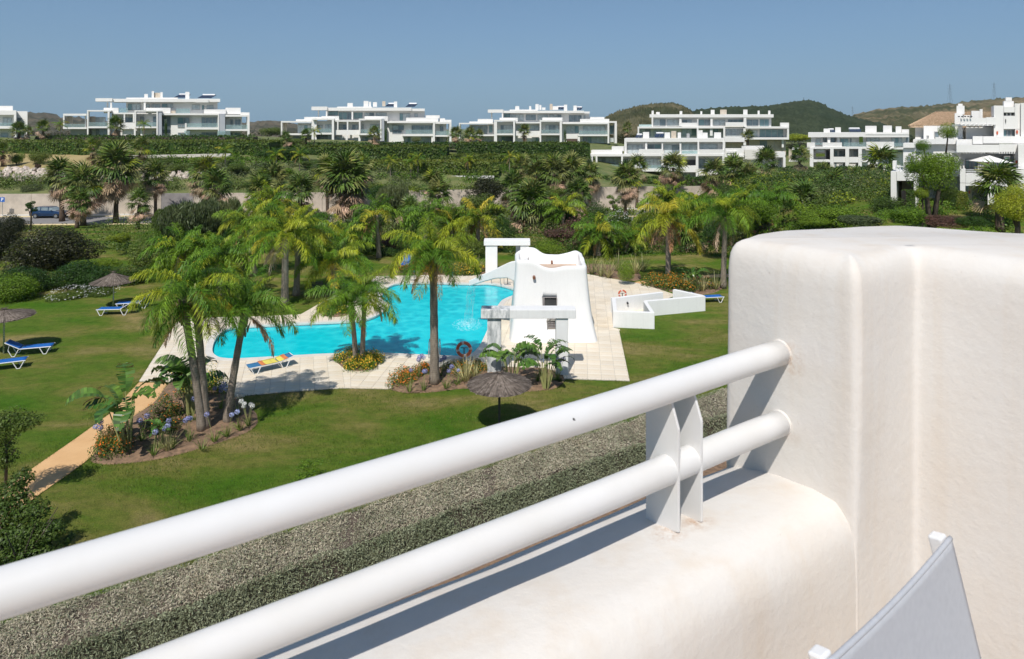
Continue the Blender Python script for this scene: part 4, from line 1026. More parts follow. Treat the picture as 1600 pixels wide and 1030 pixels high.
def feather_palm(px, bpy_, tx, ty, L, label, mix, nf=26, rad=.17, ndead=2, Y=None, dead='frond_tan', spread=1.0, seed=0, twin=None, hi=True, cat='palm', lean=0, group='feather palms in the garden', flare=1.25, skirt=True, upb=0, azs=None):
    r = random.Random(seed*13+int(px))
    if Y is not None and Y > 100: Y = min(Y, meet(px, ty+24)-.5)
    if Y is None: b = gp(px, bpy_)
    else: b = Vector(((px-CX)*Y/F, Y, zt((px-CX)*Y/F, Y)))
    th = thing('feather_palm', label, cat, b, group=group)
    stems = [(px, 0, tx, ty)] if not twin else [(px, 0, tx, ty)]+[(t[0], t[1], t[2], t[3]) for t in twin]
    for si, (sx_, dY, sx2, sy2) in enumerate(stems):
        Yb_ = b.y+dY; Yt = Yb_+lean; base = Vector(((sx_-CX)*Yb_/F-b.x, Yb_-b.y, 0)); top = Vector(((sx2-CX)*Yt/F-b.x, Yt-b.y, H-(sy2-HY)*Yt/F-b.z)); hgt = top.z
        pts = []; rads = []; bend = Vector((top.x-base.x, top.y-base.y, 0))
        for k in range(15):
            f = k/14; q = f**1.25; pts.append(base+bend*q+Vector((0, 0, hgt*f-(.05 if k == 0 else 0))))
            rads.append(rad*(flare-(flare-1)*min(1, f*5))*(1-.22*f)*(1+.035*((k % 2)*2-1))*(1.22 if .82 < f < .95 else 1))
        MB().tube(pts, rads, 14).build('trunk', 'palm_trunk', th, smooth=True)
        if skirt:       # old leaf bases under the crown
            for k in range(11):
                a = k*2.4; z = -.1-.085*k*rad/.17; p0 = top+Vector((cos(a)*rad*.6, sin(a)*rad*.6, z)); p1 = p0+Vector((cos(a)*rad*.75, sin(a)*rad*.75, .42*rad/.17*.8))
                MB().tube([p0-Vector((0, 0, .12)), p0, p1], [rad*.2, rad*.34, rad*.06], 5).build('leaf_base', 'boot', th)
        for k in range(nf):
            f = (k+.5)/nf; az = k*2.39996+r.uniform(-.25, .25)+si*1.3 if azs is None else azs[k % len(azs)]+r.uniform(-.3, .3)
            ff = max(0, f-upb)
            kind = 'up' if ff < .16 else 'mid' if ff < .42 else 'low' if ff < .72 else 'flat' if ff < .9 else 'hang'
            mn = r.choices([m_[0] for m_ in mix], [m_[1] for m_ in mix])[0]
            if f < .3 and mn == 'frond_yellow': mn = mix[0][0]
            s = L*r.uniform(.82, 1.08)*(.85 if kind == 'up' else 1)*(1 if not twin else .95)
            inst('frond', frond(kind, mn, r.randint(0, 9), hi), th, top+Vector((0, 0, .02*(nf-k)/nf*6-.05)), (r.uniform(-.35, .35), 0, az), (s*spread, s*spread, s))
        for k in range(ndead):
            az = r.uniform(0, 6.28); s = L*r.uniform(.6, .85); inst('frond', frond('dead', dead, r.randint(0, 9), hi), th, top+Vector((0, 0, -.1)), (r.uniform(-.3, .3), 0, az), (s, s, s))
        MB().tube([top+Vector((0, 0, -.3)), top+Vector((0, 0, .12)), top+Vector((0, 0, .55*L/2.6))], [rad*.85, rad*.6, .02], 8).build('crownshaft', 'stalk', th, smooth=True)
    return th
def fan_palm(px, tx, ty, Y, r_px, label, ndead=16, nfan=34, mix=(('fan_green', 5), ('fan_olive', 2)), rad=.26, bz=None, skirt=1.0, group='fan palms along the road and hillside', seed=0, base_px=None, squash=1.0):
    if Y > 100: Y = min(Y, meet(px, ty+r_px*1.9)-.5)
    r = random.Random(seed*17+int(tx)); X = (px-CX)*Y/F; z0 = zt(X, Y) if bz is None else bz; b = Vector((X, Y, z0)); r_px *= 1.14; th = thing('fan_palm', label, 'palm', b, group=group)
    top = Vector(((tx-CX)*Y/F-X, 0, H-(ty-HY)*Y/F-z0)); Rm = r_px*Y/F
    if top.z > .3:
        pts = [Vector((top.x*(k/8)**1.2, 0, top.z*k/8-(.1 if k == 0 else 0))) for k in range(9)]; MB().tube(pts, [rad*(1.35-.35*min(1, k/2))*(1-.02*k) for k in range(9)], 10).build('trunk', 'fan_trunk', th, smooth=True)
    s = Rm/1.02
    for k in range(nfan):
        f = (k+.5)/nfan; az = k*2.39996+r.uniform(-.2, .2); el = R(88-f*118+r.uniform(-9, 9)); mn = r.choices([m_[0] for m_ in mix], [m_[1] for m_ in mix])[0]
        ss_ = s*r.uniform(.85, 1.1); inst('frond', FANS[(mn, r.randint(0, 1))], th, top+Vector((0, 0, .12*s*(1-f))), (r.uniform(-.4, .4), -el, az), (ss_, ss_, ss_*squash))
    for k in range(int(ndead*1.35)):
        az = r.uniform(0, 6.28); el = R(r.uniform(-22, -84)); ss_ = s*r.uniform(.75, 1.05)*(.6+.4*skirt); inst('frond', FANS[('fan_dead', r.randint(0, 1))], th, top+Vector((0, 0, -r.uniform(.0, .5)*s*skirt)), (r.uniform(-.8, .8), -el, az), (ss_, ss_, ss_))
    return th

# crowns of broad-leaved plants: a handful of shapes per leaf, shared
CR = {}
def crown(shape, matn, lod=0):
    key = (shape, matn, lod)
    if key in CR: return CR[key]
    r = np.random.default_rng(len(CR)*3+5)
    if shape == 'tree': blobs = [(r.uniform(-.5, .5), r.uniform(-.45, .45), r.uniform(-.35, .45), *(r.uniform(.36, .58)*np.array([1, 1, .85]))) for _ in range(11)]; n, s = 9000, .062
    elif shape == 'open': blobs = [(r.uniform(-.7, .7), r.uniform(-.6, .6), r.uniform(-.6, .6), *(r.uniform(.16, .3)*np.array([1, 1, .6]))) for _ in range(16)]; n, s = 3000, .075
    elif shape == 'mound': blobs = [(r.uniform(-.55, .55), r.uniform(-.55, .55), r.uniform(-.3, .25), *(r.uniform(.35, .55)*np.array([1, 1, .8]))) for _ in range(9)]; n, s = 6500, .075
    elif shape == 'round': blobs = [(0, 0, 0, .95, .95, .95)]+[(r.uniform(-.4, .4), r.uniform(-.4, .4), r.uniform(-.4, .4), .6, .6, .6) for _ in range(4)]; n, s = 6000, .07
    elif shape == 'low': blobs = [(r.uniform(-.75, .75), r.uniform(-.75, .75), 0, *(r.uniform(.28, .42)*np.array([1, 1, 1.6]))) for _ in range(16)]; n, s = 5200, .075
    elif shape == 'willow': blobs = [(r.uniform(-.6, .6), r.uniform(-.6, .6), r.uniform(-.5, .5), *(r.uniform(.26, .42)*np.array([.8, .8, 1.15]))) for _ in range(16)]; n, s = 12000, .058
    if lod: n, s = int(n*2.3), s*.74
    else: n = int(n*1.25)
    P_, N_ = cloud(n, blobs, s, r=r, up=.3 if shape != 'willow' else -.1, lump=.16, inner=.22)
    if shape == 'willow':
        t = np.stack([r.normal(size=n)*.25, r.normal(size=n)*.25, -np.ones(n)], 1); t /= np.linalg.norm(t, axis=1)[:, None]; b_ = np.cross(t, r.normal(size=(n, 3))); b_ /= np.linalg.norm(b_, axis=1)[:, None]
        a_ = t*s*1.5; b_ = b_*s*.2; V = np.stack([P_-a_, P_+b_, P_+a_, P_-b_], 1).reshape(-1, 3); Q = np.arange(4*n).reshape(n, 4)
    else: V, Q = leaf_quads(P_, N_, s, .6, .35, r)
    CR[key] = np_mesh('crown', V, Q, matn); return CR[key]
BL = {}
def blossoms(matn, n=500, s=.05, half=True):
    key = (matn, n, s)
    if key not in BL:
        r = np.random.default_rng(99+n); P_, N_ = cloud(n, [(0, 0, 0, 1, 1, 1)], s, r=r, inner=0, lump=.05)
        if half:
            P_[:, 2] = np.abs(P_[:, 2])
        k = 9; P_ = np.repeat(P_[:max(1, n//k)], k, 0)+r.normal(size=(max(1, n//k)*k, 3))*s*.55; N_ = np.repeat(N_[:max(1, n//k)], k, 0)+r.normal(size=(len(P_), 3))*.4
        V, Q = leaf_quads(P_, N_, s, .8, .3, r); BL[key] = np_mesh('blossoms', V, Q, matn)
    return BL[key]
def add_crown(th, px, py, rxp, ryp, Y, shape, matn, limb_from, lod=0):
    c = pd(px, py, Y)-th.location; o = inst('crown', crown(shape, matn, lod), th, c, (0, 0, px), (rxp*Y/F, rxp*Y/F, ryp*Y/F)); o['kind'] = 'stuff'; a = pd(*limb_from, Y)-th.location
    MB().tube([a, a*.4+c*.6+Vector((.04, 0, 0)), c], [.07, .055, .03], 7).build('limb', 'bark', th, smooth=True)
def plant(name, label, cat, px, py, rxp, ryp, Y, shape, matn, group=None, trunk=0, flowers=None, depth=1.0, lod=0, rot=None, multi=False):
    """crown centred on pixel px,py with pixel radii at depth Y"""
    if Y > 100: Y = min(Y, meet(px, py+ryp*.8)-.5)
    c = pd(px, py, Y); rx, rz = rxp*Y/F, ryp*Y/F; g = zt(c.x, Y); th = thing(name, label, cat, (c.x, Y, g), group=group); r = random.Random(int(px*7+py))
    o = inst('crown', crown(shape, matn, lod), th, (0, 0, c.z-g), (0, 0, r.uniform(0, 6.28) if rot is None else rot), (rx, rx*depth, rz)); o['kind'] = 'stuff'
    bot = c.z-g-rz
    if trunk:
        if multi:
            for k in range(4):
                a = k*1.6+.3; MB().tube([(.1*cos(a), .1*sin(a), -.1), (.35*rx*cos(a)*.6, .2*rx*sin(a), (c.z-g-rz*.4)*.6), (rx*.5*cos(a), rx*.4*sin(a), c.z-g)], [trunk, trunk*.75, trunk*.3], 7).build('limb', 'bark', th, smooth=True)
        else:
            MB().tube([(0, 0, -.1), (.06*rx, 0, max(.2, bot)), (0, 0, c.z-g)], [trunk*1.2, trunk, trunk*.5], 8).build('trunk', 'bark', th, smooth=True)
            for k in range(3):
                a = k*2.1; MB().tube([(0, 0, max(.2, bot)), (rx*.5*cos(a), rx*.5*sin(a), c.z-g+rz*.2)], [trunk*.6, trunk*.2], 5).build('limb', 'bark', th, smooth=True)
    if flowers:
        fm, nfl, fs_ = flowers; o = inst('blossoms', blossoms(fm, nfl, fs_), th, (0, 0, c.z-g), (0, 0, r.uniform(0, 6)), (rx*1.0, rx*depth*1.0, rz*1.0)); o['kind'] = 'stuff'
    return th

# --- strap-leaved clumps, agapanthus, bird of paradise
def strap_clump(n, L, wdt, matn, seed, stiff=.5):
    r = np.random.default_rng(seed); V = []; Q = []
    for i in range(n):
        az = r.uniform(0, 6.28); el = R(r.uniform(35, 88)); l = L*r.uniform(.6, 1.05); d = np.array([cos(az)*cos(el), sin(az)*cos(el), sin(el)]); s = np.array([-sin(az), cos(az), 0])*wdt; p = np.array([cos(az), sin(az), 0])*.05; prev = None
        for k in range(4):
            f = k/3; w_ = s*(1-.9*f)*(1 if k else .6); q = (p-w_, p+w_)
            if prev is not None: j = len(V); V.extend((prev[0], prev[1], q[1], q[0])); Q.append((j, j+1, j+2, j+3))
            prev = q; p = p+d*l/3; d = d-np.array([0, 0, stiff*.55*(1-sin(el)*.7)]); d /= np.linalg.norm(d)
    return np_mesh('leaves', np.array(V), np.array(Q), matn)
SC = {'aga': [strap_clump(22, .45, .016, 'strap', s, .9) for s in (1, 2)], 'phor': [strap_clump(46, 1.05, .022, 'strap_pale', s, .35) for s in (3, 4)], 'phorg': [strap_clump(46, .9, .02, 'strap', 9, .35)]}
def head_mesh(matn):
    r = np.random.default_rng(5); n = 70; d = r.normal(size=(n, 3)); d /= np.linalg.norm(d, axis=1)[:, None]; V, Q = leaf_quads(d*.085, d, .055, .6, .3, r); return np_mesh('flower_head', V, Q, matn)
HB, HW = head_mesh('flower_blue'), head_mesh('flower_white')
stem_me = MB().tube([(0, 0, 0), (.0, 0, .5), (.0, 0, 1)], .008, 5).mesh('stem', 'stalk')
def agapanthus(px, py, label, heads=3, white=False, h=.75, s=1.0, seed=0):
    g = gp(px, py, .08); th = thing('agapanthus', label, 'flower', g, group='agapanthus in the flower beds'); r = random.Random(int(px*3+py))
    inst('leaves', SC['aga'][r.randint(0, 1)], th, rot=(0, 0, r.uniform(0, 6)), scale=s)
    for k in range(heads):
        a = r.uniform(0, 6.28); lx, ly = r.uniform(.05, .3)*cos(a), r.uniform(.05, .3)*sin(a); hh = h*r.uniform(.8, 1.15); q = Vector((lx, ly, hh)); 
        o = inst('stem', stem_me, th, (0, 0, 0), q.to_track_quat('Z', 'Y').to_euler(), (1, 1, q.length)); inst('flower_head', HW if white else HB, th, q, (0, 0, k), r.uniform(.9, 1.25))
    return th
def paddle_mesh(seed, torn):
    r = np.random.default_rng(seed); V = []; Q = []; K = 14; L, W = 1.0, .18
    pts = []; p = np.array([0., 0, 0]); a = 62.
    for k in range(K+1): pts.append(p.copy()); p = p+np.array([cos(R(a)), 0, sin(R(a))])*L/K; a -= 7.8
    for sgn in (-1, 1):
        for k in range(K):
            f0, f1 = k/K, (k+1)/K; w0, w1 = W*sin(pi*min(1, f0*.93+.05))**.6, W*sin(pi*min(1, f1*.93+.05))**.6; gap = (r.uniform() < .14*torn)
            e0, e1 = np.array([0.02*torn*r.normal(), sgn*w0, w0*.35-.05*torn*r.uniform()]), np.array([0.0, sgn*w1, w1*.35-.12*torn*r.uniform()]); t = pts[k+1]-pts[k]
            b1 = pts[k+1]+e1-(t*.45 if gap else 0); j = len(V); V.extend((pts[k], pts[k+1]-(t*.3 if gap else 0), b1, pts[k]+e0)); Q.append((j, j+1, j+2, j+3))
    me = np_mesh('leaf', np.array(V), np.array(Q), 'strelitzia'); return me
PAD = [paddle_mesh(1, .3), paddle_mesh(2, 1), paddle_mesh(3, 1.3), paddle_mesh(4, 1)]
pstem = MB().tube([(0, 0, 0), (0, 0, .5), (0, 0, 1)], [.03, .022, .012], 6).mesh('stem', 'stalk')
def strelitzia(px, py, hgt, n, label, lean=0, seed=0, spread=.5):
    g = gp(px, py, .06); th = thing('bird_of_paradise', label, 'plant', g, group='bird of paradise plants'); r = random.Random(seed)
    for k in range(n):
        a = 2.4*k+r.uniform(-.3, .3); hh = hgt*r.uniform(.35, .68); rr_ = spread*r.uniform(.25, .9)*(.5+hh/hgt*.6); q = Vector((rr_*cos(a)+lean*hh*.35, rr_*sin(a)*.8, hh)); b0 = Vector((.12*cos(a), .12*sin(a), 0)); dd = q-b0
        inst('stem', pstem, th, b0, dd.to_track_quat('Z', 'Y').to_euler(), (1, 1, dd.length)); s = hgt*r.uniform(.4, .55)
        inst('leaf', PAD[r.randint(0, 3)], th, q, (r.uniform(-.5, .5), r.uniform(-.3, .25), math.atan2(dd.y, dd.x)+r.uniform(-.4, .4)), (s, s*1.05, s))
    return th

# ================================================================== BUILDINGS on the hill
PANE = {}
def building(name, label, Y0, T, items, cat='building', group=None, depth=12, base_z=None):
    ox, oy, s = T; xs = [i[1] for i in items]; cx_ = ox+(min(xs)+max(i[3] for i in items))/2*s; bx_ = (cx_-CX)*Y0/F
    bz = zt(bx_, Y0) if base_z is None else base_z; th = thing(name, label, cat, (bx_, Y0, bz), group=group); of = Vector((bx_, Y0, bz)); cnt = 0
    jit = random.Random(len(label)); sk = bx_/Y0*.97; RS = .45 if cat == 'building' else .8
    for it in items:
        k, x0, y0, x1, y1 = it[:5]; y0, y1 = min(y0, y1), max(y0, y1); o1 = it[5] if len(it) > 5 else 0; o2 = it[6] if len(it) > 6 else None; mm = it[7] if len(it) > 7 else 'villa_white'
        cnt += 1; o1 *= RS; Y = Y0+o1+.004*(cnt % 23); a, b = pd(ox+x0*s, oy+y1*s, Y), pd(ox+x1*s, oy+y0*s, Y)
        if k in ('wall', 'slab', 'fin', 'parapet', 'chimney', 'roof', 'post', 'block', 'door', 'awning', 'planter'):
            d = o2 if o2 is not None else {'wall': 4, 'slab': 4, 'fin': 3.6, 'parapet': .35, 'chimney': 1.2, 'roof': 6, 'post': .4, 'block': 2, 'door': .1, 'awning': 1.0, 'planter': .5}[k]; d = d*RS if d > 1 else d
            e = .003*(cnt % 7); MB().sbox(a.x+e, Y, a.z+e, b.x-e, Y+d, b.z-e, sk).build(k, mm, th, off=of)
        elif k == 'win':     # recessed window: frame with panes
            npn = max(1, int(o2 or 2)); mm = it[7] if len(it) > 7 else 'glass_curtain'; fr = .07
            mb = MB(); mb.box(a.x, Y-.06, a.z, b.x, Y+.05, a.z+fr); mb.box(a.x, Y-.06, b.z-fr, b.x, Y+.05, b.z); wdt = (b.x-a.x)/npn
            for q in range(npn+1): x = a.x+q*wdt; mb.box(max(a.x, x-fr/2), Y-.055, a.z+fr, min(b.x, x+fr/2), Y+.045, b.z-fr)
            w_ = mb.build('window', 'window_frame', th, off=of)
            for q in range(npn):
                m2 = mm if jit.random() < .75 else jit.choice(['glass_dark', 'glass_curtain', 'glass_teal'])
                o = MB().box(a.x+q*wdt+fr/2, Y, a.z+fr, a.x+(q+1)*wdt-fr/2, Y+.02, b.z-fr).build('pane', m2, w_)
        elif k == 'rail':
            MB().box(a.x, Y, a.z, b.x, Y+.03, b.z).build('railing', 'glass_rail', th, off=of)
        elif k == 'solar':
            h = b.z-a.z; mb = MB(); nP = max(2, int((b.x-a.x)/1.3)); wP = (b.x-a.x)/nP
            for q in range(nP):
                x = a.x+q*wP; mb = MB(); mb.add([(x+.05, Y, a.z), (x+wP-.05, Y, a.z), (x+wP-.05+.6, Y+1.4, b.z), (x+.65, Y+1.4, b.z), (x+.05, Y+.06, a.z-.06), (x+wP-.05, Y+.06, a.z-.06), (x+wP+.55, Y+1.46, b.z-.06), (x+.65, Y+1.46, b.z-.06)], [(0, 1, 2, 3), (7, 6, 5, 4), (0, 4, 5, 1), (1, 5, 6, 2), (2, 6, 7, 3), (3, 7, 4, 0)])
                mb.build('solar_panel', 'solar_blue', th, off=of)
            MB().tube([(a.x+.7, Y+1.5, b.z+.05), (b.x+.3, Y+1.5, b.z+.05)], .22, 8).build('water_tank', 'white_metal', th, off=of)
    return th
m_, nt_, bs_ = new_mat('glass_rail'); M['glass_rail'] = m_; bs_.inputs['Base Color'].default_value = (.5, .6, .6, 1); bs_.inputs['Roughness'].default_value = .05
tr = N(nt_, "ShaderNodeBsdfTransparent"); tr.inputs[0].default_value = (.8, .9, .9, 1); mx = N(nt_, "ShaderNodeMixShader"); mx.inputs[0].default_value = .22
nt_.links.new(tr.outputs[0], mx.inputs[1]); nt_.links.new(bs_.outputs[0], mx.inputs[2]); nt_.links.new(mx.outputs[0], nt_.nodes["Material Output"].inputs[0])
W, S_, Fn, P_, C_h, R_, Po, Wi, Ra, So, D_r = 'wall', 'slab', 'fin', 'parapet', 'chimney', 'roof', 'post', 'win', 'rail', 'solar', 'door'

# first big villa block, left
building('apartment_building', 'white modern terraced apartment block second from the left, with see-through frame at its left end', 157, (80, 130, .2), [
    (W, 585, 145, 1300, 240, 8, 5), (W, 470, 240, 1490, 445, 5.2, 5), (W, 285, 345, 480, 418, 5.2, 8, 'villa_white'), (W, 120, 258, 165, 350, 4.2, .6, 'beige_stone'), (W, 150, 358, 275, 405, 4.5, 2, 'grey_villa'),
    (S_, 92, 238, 275, 255, 0, 5), (S_, 92, 345, 275, 358, 0, 5), (Fn, 92, 255, 103, 345, 0, 5), (Po, 262, 255, 272, 345, 4.5, .4), (Ra, 103, 318, 262, 345, .1),
    (S_, 279, 210, 470, 222, -1.5, 6.5), (Fn, 279, 222, 291, 415, -1.5, 6.5), (Fn, 440, 222, 456, 415, -1.5, 6.5), (S_, 291, 338, 440, 352, -1.5, 6.5), (Ra, 295, 305, 438, 338, -1.3), (Wi, 345, 265, 425, 338, 5, 3), (W, 291, 260, 345, 338, 4.8, .4, 'beige_stone'),
    (Wi, 318, 357, 440, 412, 3, 4, 'glass_dark'), (S_, 470, 230, 650, 243, .8, 4.4), (Wi, 530, 265, 570, 306, 4.9, 2), (Wi, 578, 268, 640, 306, 5.0, 2, 'glass_dark'), (P_, 525, 308, 650, 356, 1, .4), (Po, 566, 243, 577, 308, 1, .4), (Po, 638, 243, 648, 308, 1, .4), (W, 555, 358, 645, 418, 3.4, 1.5), (Po, 645, 356, 660, 420, .9, .5),
    (S_, 650, 212, 865, 222, -1.2, 6), (Fn, 650, 222, 662, 345, -1.2, 6), (Fn, 822, 222, 833, 415, -1.2, 6.1), (Fn, 833, 212, 864, 415, -.8, 5.5, 'grey_villa'), (S_, 662, 339, 822, 352, -1.2, 6), (Wi, 695, 262, 727, 338, 4.9, 1), (Wi, 795, 262, 822, 338, 4.9, 1, 'glass_dark'), (Ra, 664, 306, 820, 338, -1.0), (Wi, 790, 375, 815, 414, 4.8, 1, 'glass_dark'), (Po, 697, 356, 712, 420, 1, .5),
    (S_, 865, 236, 1303, 250, .4, 5), (Wi, 870, 262, 930, 338, 4.9, 2, 'glass_dark'), (Wi, 870, 362, 935, 390, 4.9, 2, 'glass_dark'), (Po, 884, 280, 905, 330, 4.4, .4), (W, 935, 250, 1055, 432, 4.2, 1.0), (Wi, 988, 270, 1080, 318, 3.9, 2, 'glass_dark'), (Wi, 988, 322, 1050, 346, 3.9, 2, 'glass_dark'), (Wi, 1175, 268, 1292, 344, 4.9, 4, 'glass_dark'), (Ra, 1060, 312, 1300, 345, .6), (S_, 1055, 346, 1303, 363, .4, 5), (P_, 1045, 312, 1058, 372, .4, 1),
    (Fn, 1303, 238, 1312, 440, -.6, 5.5), (Fn, 1312, 240, 1358, 440, -.3, 5, 'grey_villa'), (S_, 1358, 246, 1550, 262, 0, 5), (Fn, 1533, 262, 1550, 442, 0, 5), (S_, 1358, 360, 1533, 374, 0, 5), (Wi, 1400, 285, 1422, 336, 4.9, 1, 'glass_dark'), (Wi, 1436, 283, 1480, 336, 4.9, 2, 'glass_dark'), (Ra, 1360, 325, 1533, 360, .2),
    (Wi, 990, 386, 1075, 430, 4.0, 3), (Wi, 1175, 385, 1292, 432, 4.9, 4, 'glass_dark'), (Wi, 1400, 392, 1416, 436, 4.9, 1, 'glass_dark'), (Wi, 1434, 390, 1480, 436, 4.9, 2, 'glass_dark'), (Ra, 1300, 372, 1400, 436, -1.0), (Ra, 1040, 372, 1082, 430, .2),
    (R_, 345, 117, 478, 143, 2.5, 7), (Po, 460, 143, 475, 195, 3, .5), (Po, 433, 150, 446, 195, 6, .4), (R_, 478, 122, 1320, 147, 3.5, 12), (R_, 585, 113, 990, 124, 5, 8), (R_, 1130, 125, 1230, 150, 2.4, 1), (Po, 722, 147, 738, 210, 3.8, .5),
    (Wi, 600, 160, 697, 212, 7.8, 3), (Wi, 740, 163, 770, 192, 7.8, 1), (Wi, 785, 163, 850, 192, 7.8, 2), (Wi, 865, 160, 952, 192, 7.8, 2), (Wi, 1100, 168, 1162, 208, 7.8, 2), (Wi, 1178, 172, 1195, 208, 7.8, 1), (Wi, 1215, 172, 1266, 205, 7.8, 2), (Ra, 530, 195, 600, 232, 3),
    (P_, 410, 193, 525, 235, 2.4, 2), (P_, 740, 193, 932, 235, 2.4, 2), (P_, 932, 215, 970, 238, 3, 1.5, 'beige_stone'), (Ra, 975, 198, 1083, 236, 2.6), (P_, 1195, 205, 1365, 240, 2.2, 3), (P_, 1365, 192, 1480, 242, 3.4, 4), (P_, 1480, 228, 1550, 247, 1, 4),
    (C_h, 727, 85, 755, 118, 7), (C_h, 785, 63, 803, 114, 8), (C_h, 803, 75, 852, 114, 9, 1.5, 'beige_stone'), (C_h, 853, 70, 871, 114, 8), (C_h, 1048, 68, 1080, 123, 8), (So, 955, 112, 1050, 88, 9, 0), (So, 1140, 116, 1250, 92, 9, 0)])
# fix solar order (y0,y1 given low first)
building('apartment_building', 'white modern terraced apartment block in the centre left with dark ground floor glazing', 165, (420, 140, .1875), [
    (W, 485, 175, 1300, 270, 8, 8), (W, 365, 262, 1480, 458, 5.2, 5), (W, 240, 280, 365, 440, 5.2, 6), (W, 112, 275, 150, 366, 4.2, .6, 'beige_stone'), (W, 150, 380, 355, 440, 4.5, 2, 'grey_villa'),
    (S_, 100, 262, 356, 276, 0, 5), (S_, 100, 366, 356, 380, 0, 5), (Fn, 100, 276, 112, 366, 0, 5), (Fn, 356, 246, 398, 440, .4, 5), (Wi, 240, 295, 350, 362, 4.9, 4), (P_, 225, 248, 356, 264, 3, 3), (P_, 295, 228, 440, 250, 3.5, 4),
    (S_, 365, 240, 545, 254, -1.5, 6.5), (Fn, 525, 254, 543, 455, -1.5, 6.5), (S_, 385, 360, 525, 375, -1.5, 6.5), (Ra, 387, 325, 523, 360, -1.3), (Wi, 400, 295, 450, 355, 5, 2), (Wi, 470, 290, 523, 355, 5, 2), (Wi, 400, 378, 524, 440, 4, 4, 'glass_dark'),
    (S_, 550, 255, 755, 269, .8, 4.4), (Wi, 585, 292, 652, 334, 4.9, 2), (Wi, 695, 292, 747, 334, 4.9, 2), (P_, 550, 337, 755, 378, 1, .4), (Po, 650, 269, 662, 337, 1, .4), (Po, 569, 269, 580, 337, 1, .4), (Wi, 555, 390, 627, 430, 4.9, 2), (Wi, 708, 400, 747, 452, 4.9, 1), (Po, 640, 378, 657, 455, .9, .5), (Po, 746, 378, 764, 455, .9, .5), ('planter', 545, 428, 650, 452, 0, .8, 'leaf_deep'),
    (S_, 750, 242, 940, 256, -1.2, 6), (Fn, 750, 256, 764, 378, -1.2, 6), (Fn, 927, 256, 940, 430, -1.2, 6), (Fn, 940, 242, 962, 430, -.8, 5.5, 'grey_villa'), (S_, 764, 366, 927, 380, -1.2, 6), (Wi, 780, 290, 792, 362, 4.9, 1), (Wi, 845, 290, 922, 362, 4.9, 3), (Ra, 766, 332, 925, 366, -1), (Wi, 780, 395, 830, 452, 4.9, 2),
    (S_, 985, 264, 1385, 280, .4, 5), (W, 1000, 280, 1030, 458, 4.1, 1), (Wi, 1032, 298, 1126, 338, 4.3, 2, 'glass_dark'), (Wi, 1032, 342, 1108, 368, 4.3, 2, 'glass_dark'), (Wi, 1190, 298, 1368, 368, 4.9, 5, 'glass_dark'), (Ra, 1140, 335, 1366, 370, .6), (S_, 1115, 371, 1370, 389, .4, 5), (W, 1027, 372, 1128, 458, 4, 1),
    (Fn, 1369, 266, 1385, 470, -.6, 5.5), (S_, 1385, 268, 1522, 286, 0, 5), (Fn, 1505, 286, 1522, 470, 0, 5), (S_, 1385, 380, 1505, 393, 0, 5), (Wi, 1425, 305, 1455, 352, 4.9, 1, 'glass_dark'), (Ra, 1387, 345, 1505, 380, .2), (Wi, 1130, 395, 1182, 455, 4.9, 2), (Wi, 1270, 398, 1362, 455, 4.9, 3), (Wi, 1400, 398, 1450, 455, 4.9, 2), (Po, 1355, 389, 1378, 465, .8, .6),
    (R_, 355, 142, 488, 172, 2.5, 7), (Po, 475, 172, 488, 235, 3, .5), (Po, 408, 175, 420, 235, 6, .4), (R_, 488, 150, 1190, 177, 3.5, 12), (R_, 1190, 158, 1300, 180, 4.5, 8), (R_, 570, 143, 860, 152, 5, 8),
    (Wi, 495, 180, 578, 216, 7.8, 2, 'glass_teal'), (Wi, 582, 188, 688, 250, 7.8, 3, 'glass_teal'), (Wi, 705, 190, 782, 246, 7.8, 2, 'glass_teal'), (Wi, 798, 192, 877, 222, 7.8, 2), (Wi, 893, 192, 982, 222, 7.8, 2), (Wi, 1090, 198, 1178, 262, 7.8, 3), (Wi, 1213, 200, 1242, 228, 7.8, 1), (Po, 690, 177, 702, 250, 4, .5),
    (P_, 440, 222, 585, 254, 2.4, 2), (P_, 798, 222, 992, 262, 2.4, 2), (P_, 1145, 234, 1412, 268, 2.2, 3), (P_, 1310, 214, 1425, 240, 3.4, 4), (P_, 1425, 240, 1470, 270, 3, 4), (P_, 1455, 252, 1522, 269, 1, 4),
    (C_h, 655, 112, 700, 148, 7), (C_h, 790, 95, 830, 148, 8), (C_h, 834, 102, 852, 148, 8), (C_h, 868, 105, 902, 145, 8, 2), (C_h, 945, 97, 972, 140, 9, 1.2, 'beige_stone'), (C_h, 1042, 100, 1070, 150, 8), (So, 965, 140, 1040, 118, 9, 0), (So, 1138, 143, 1215, 118, 9, 0)])
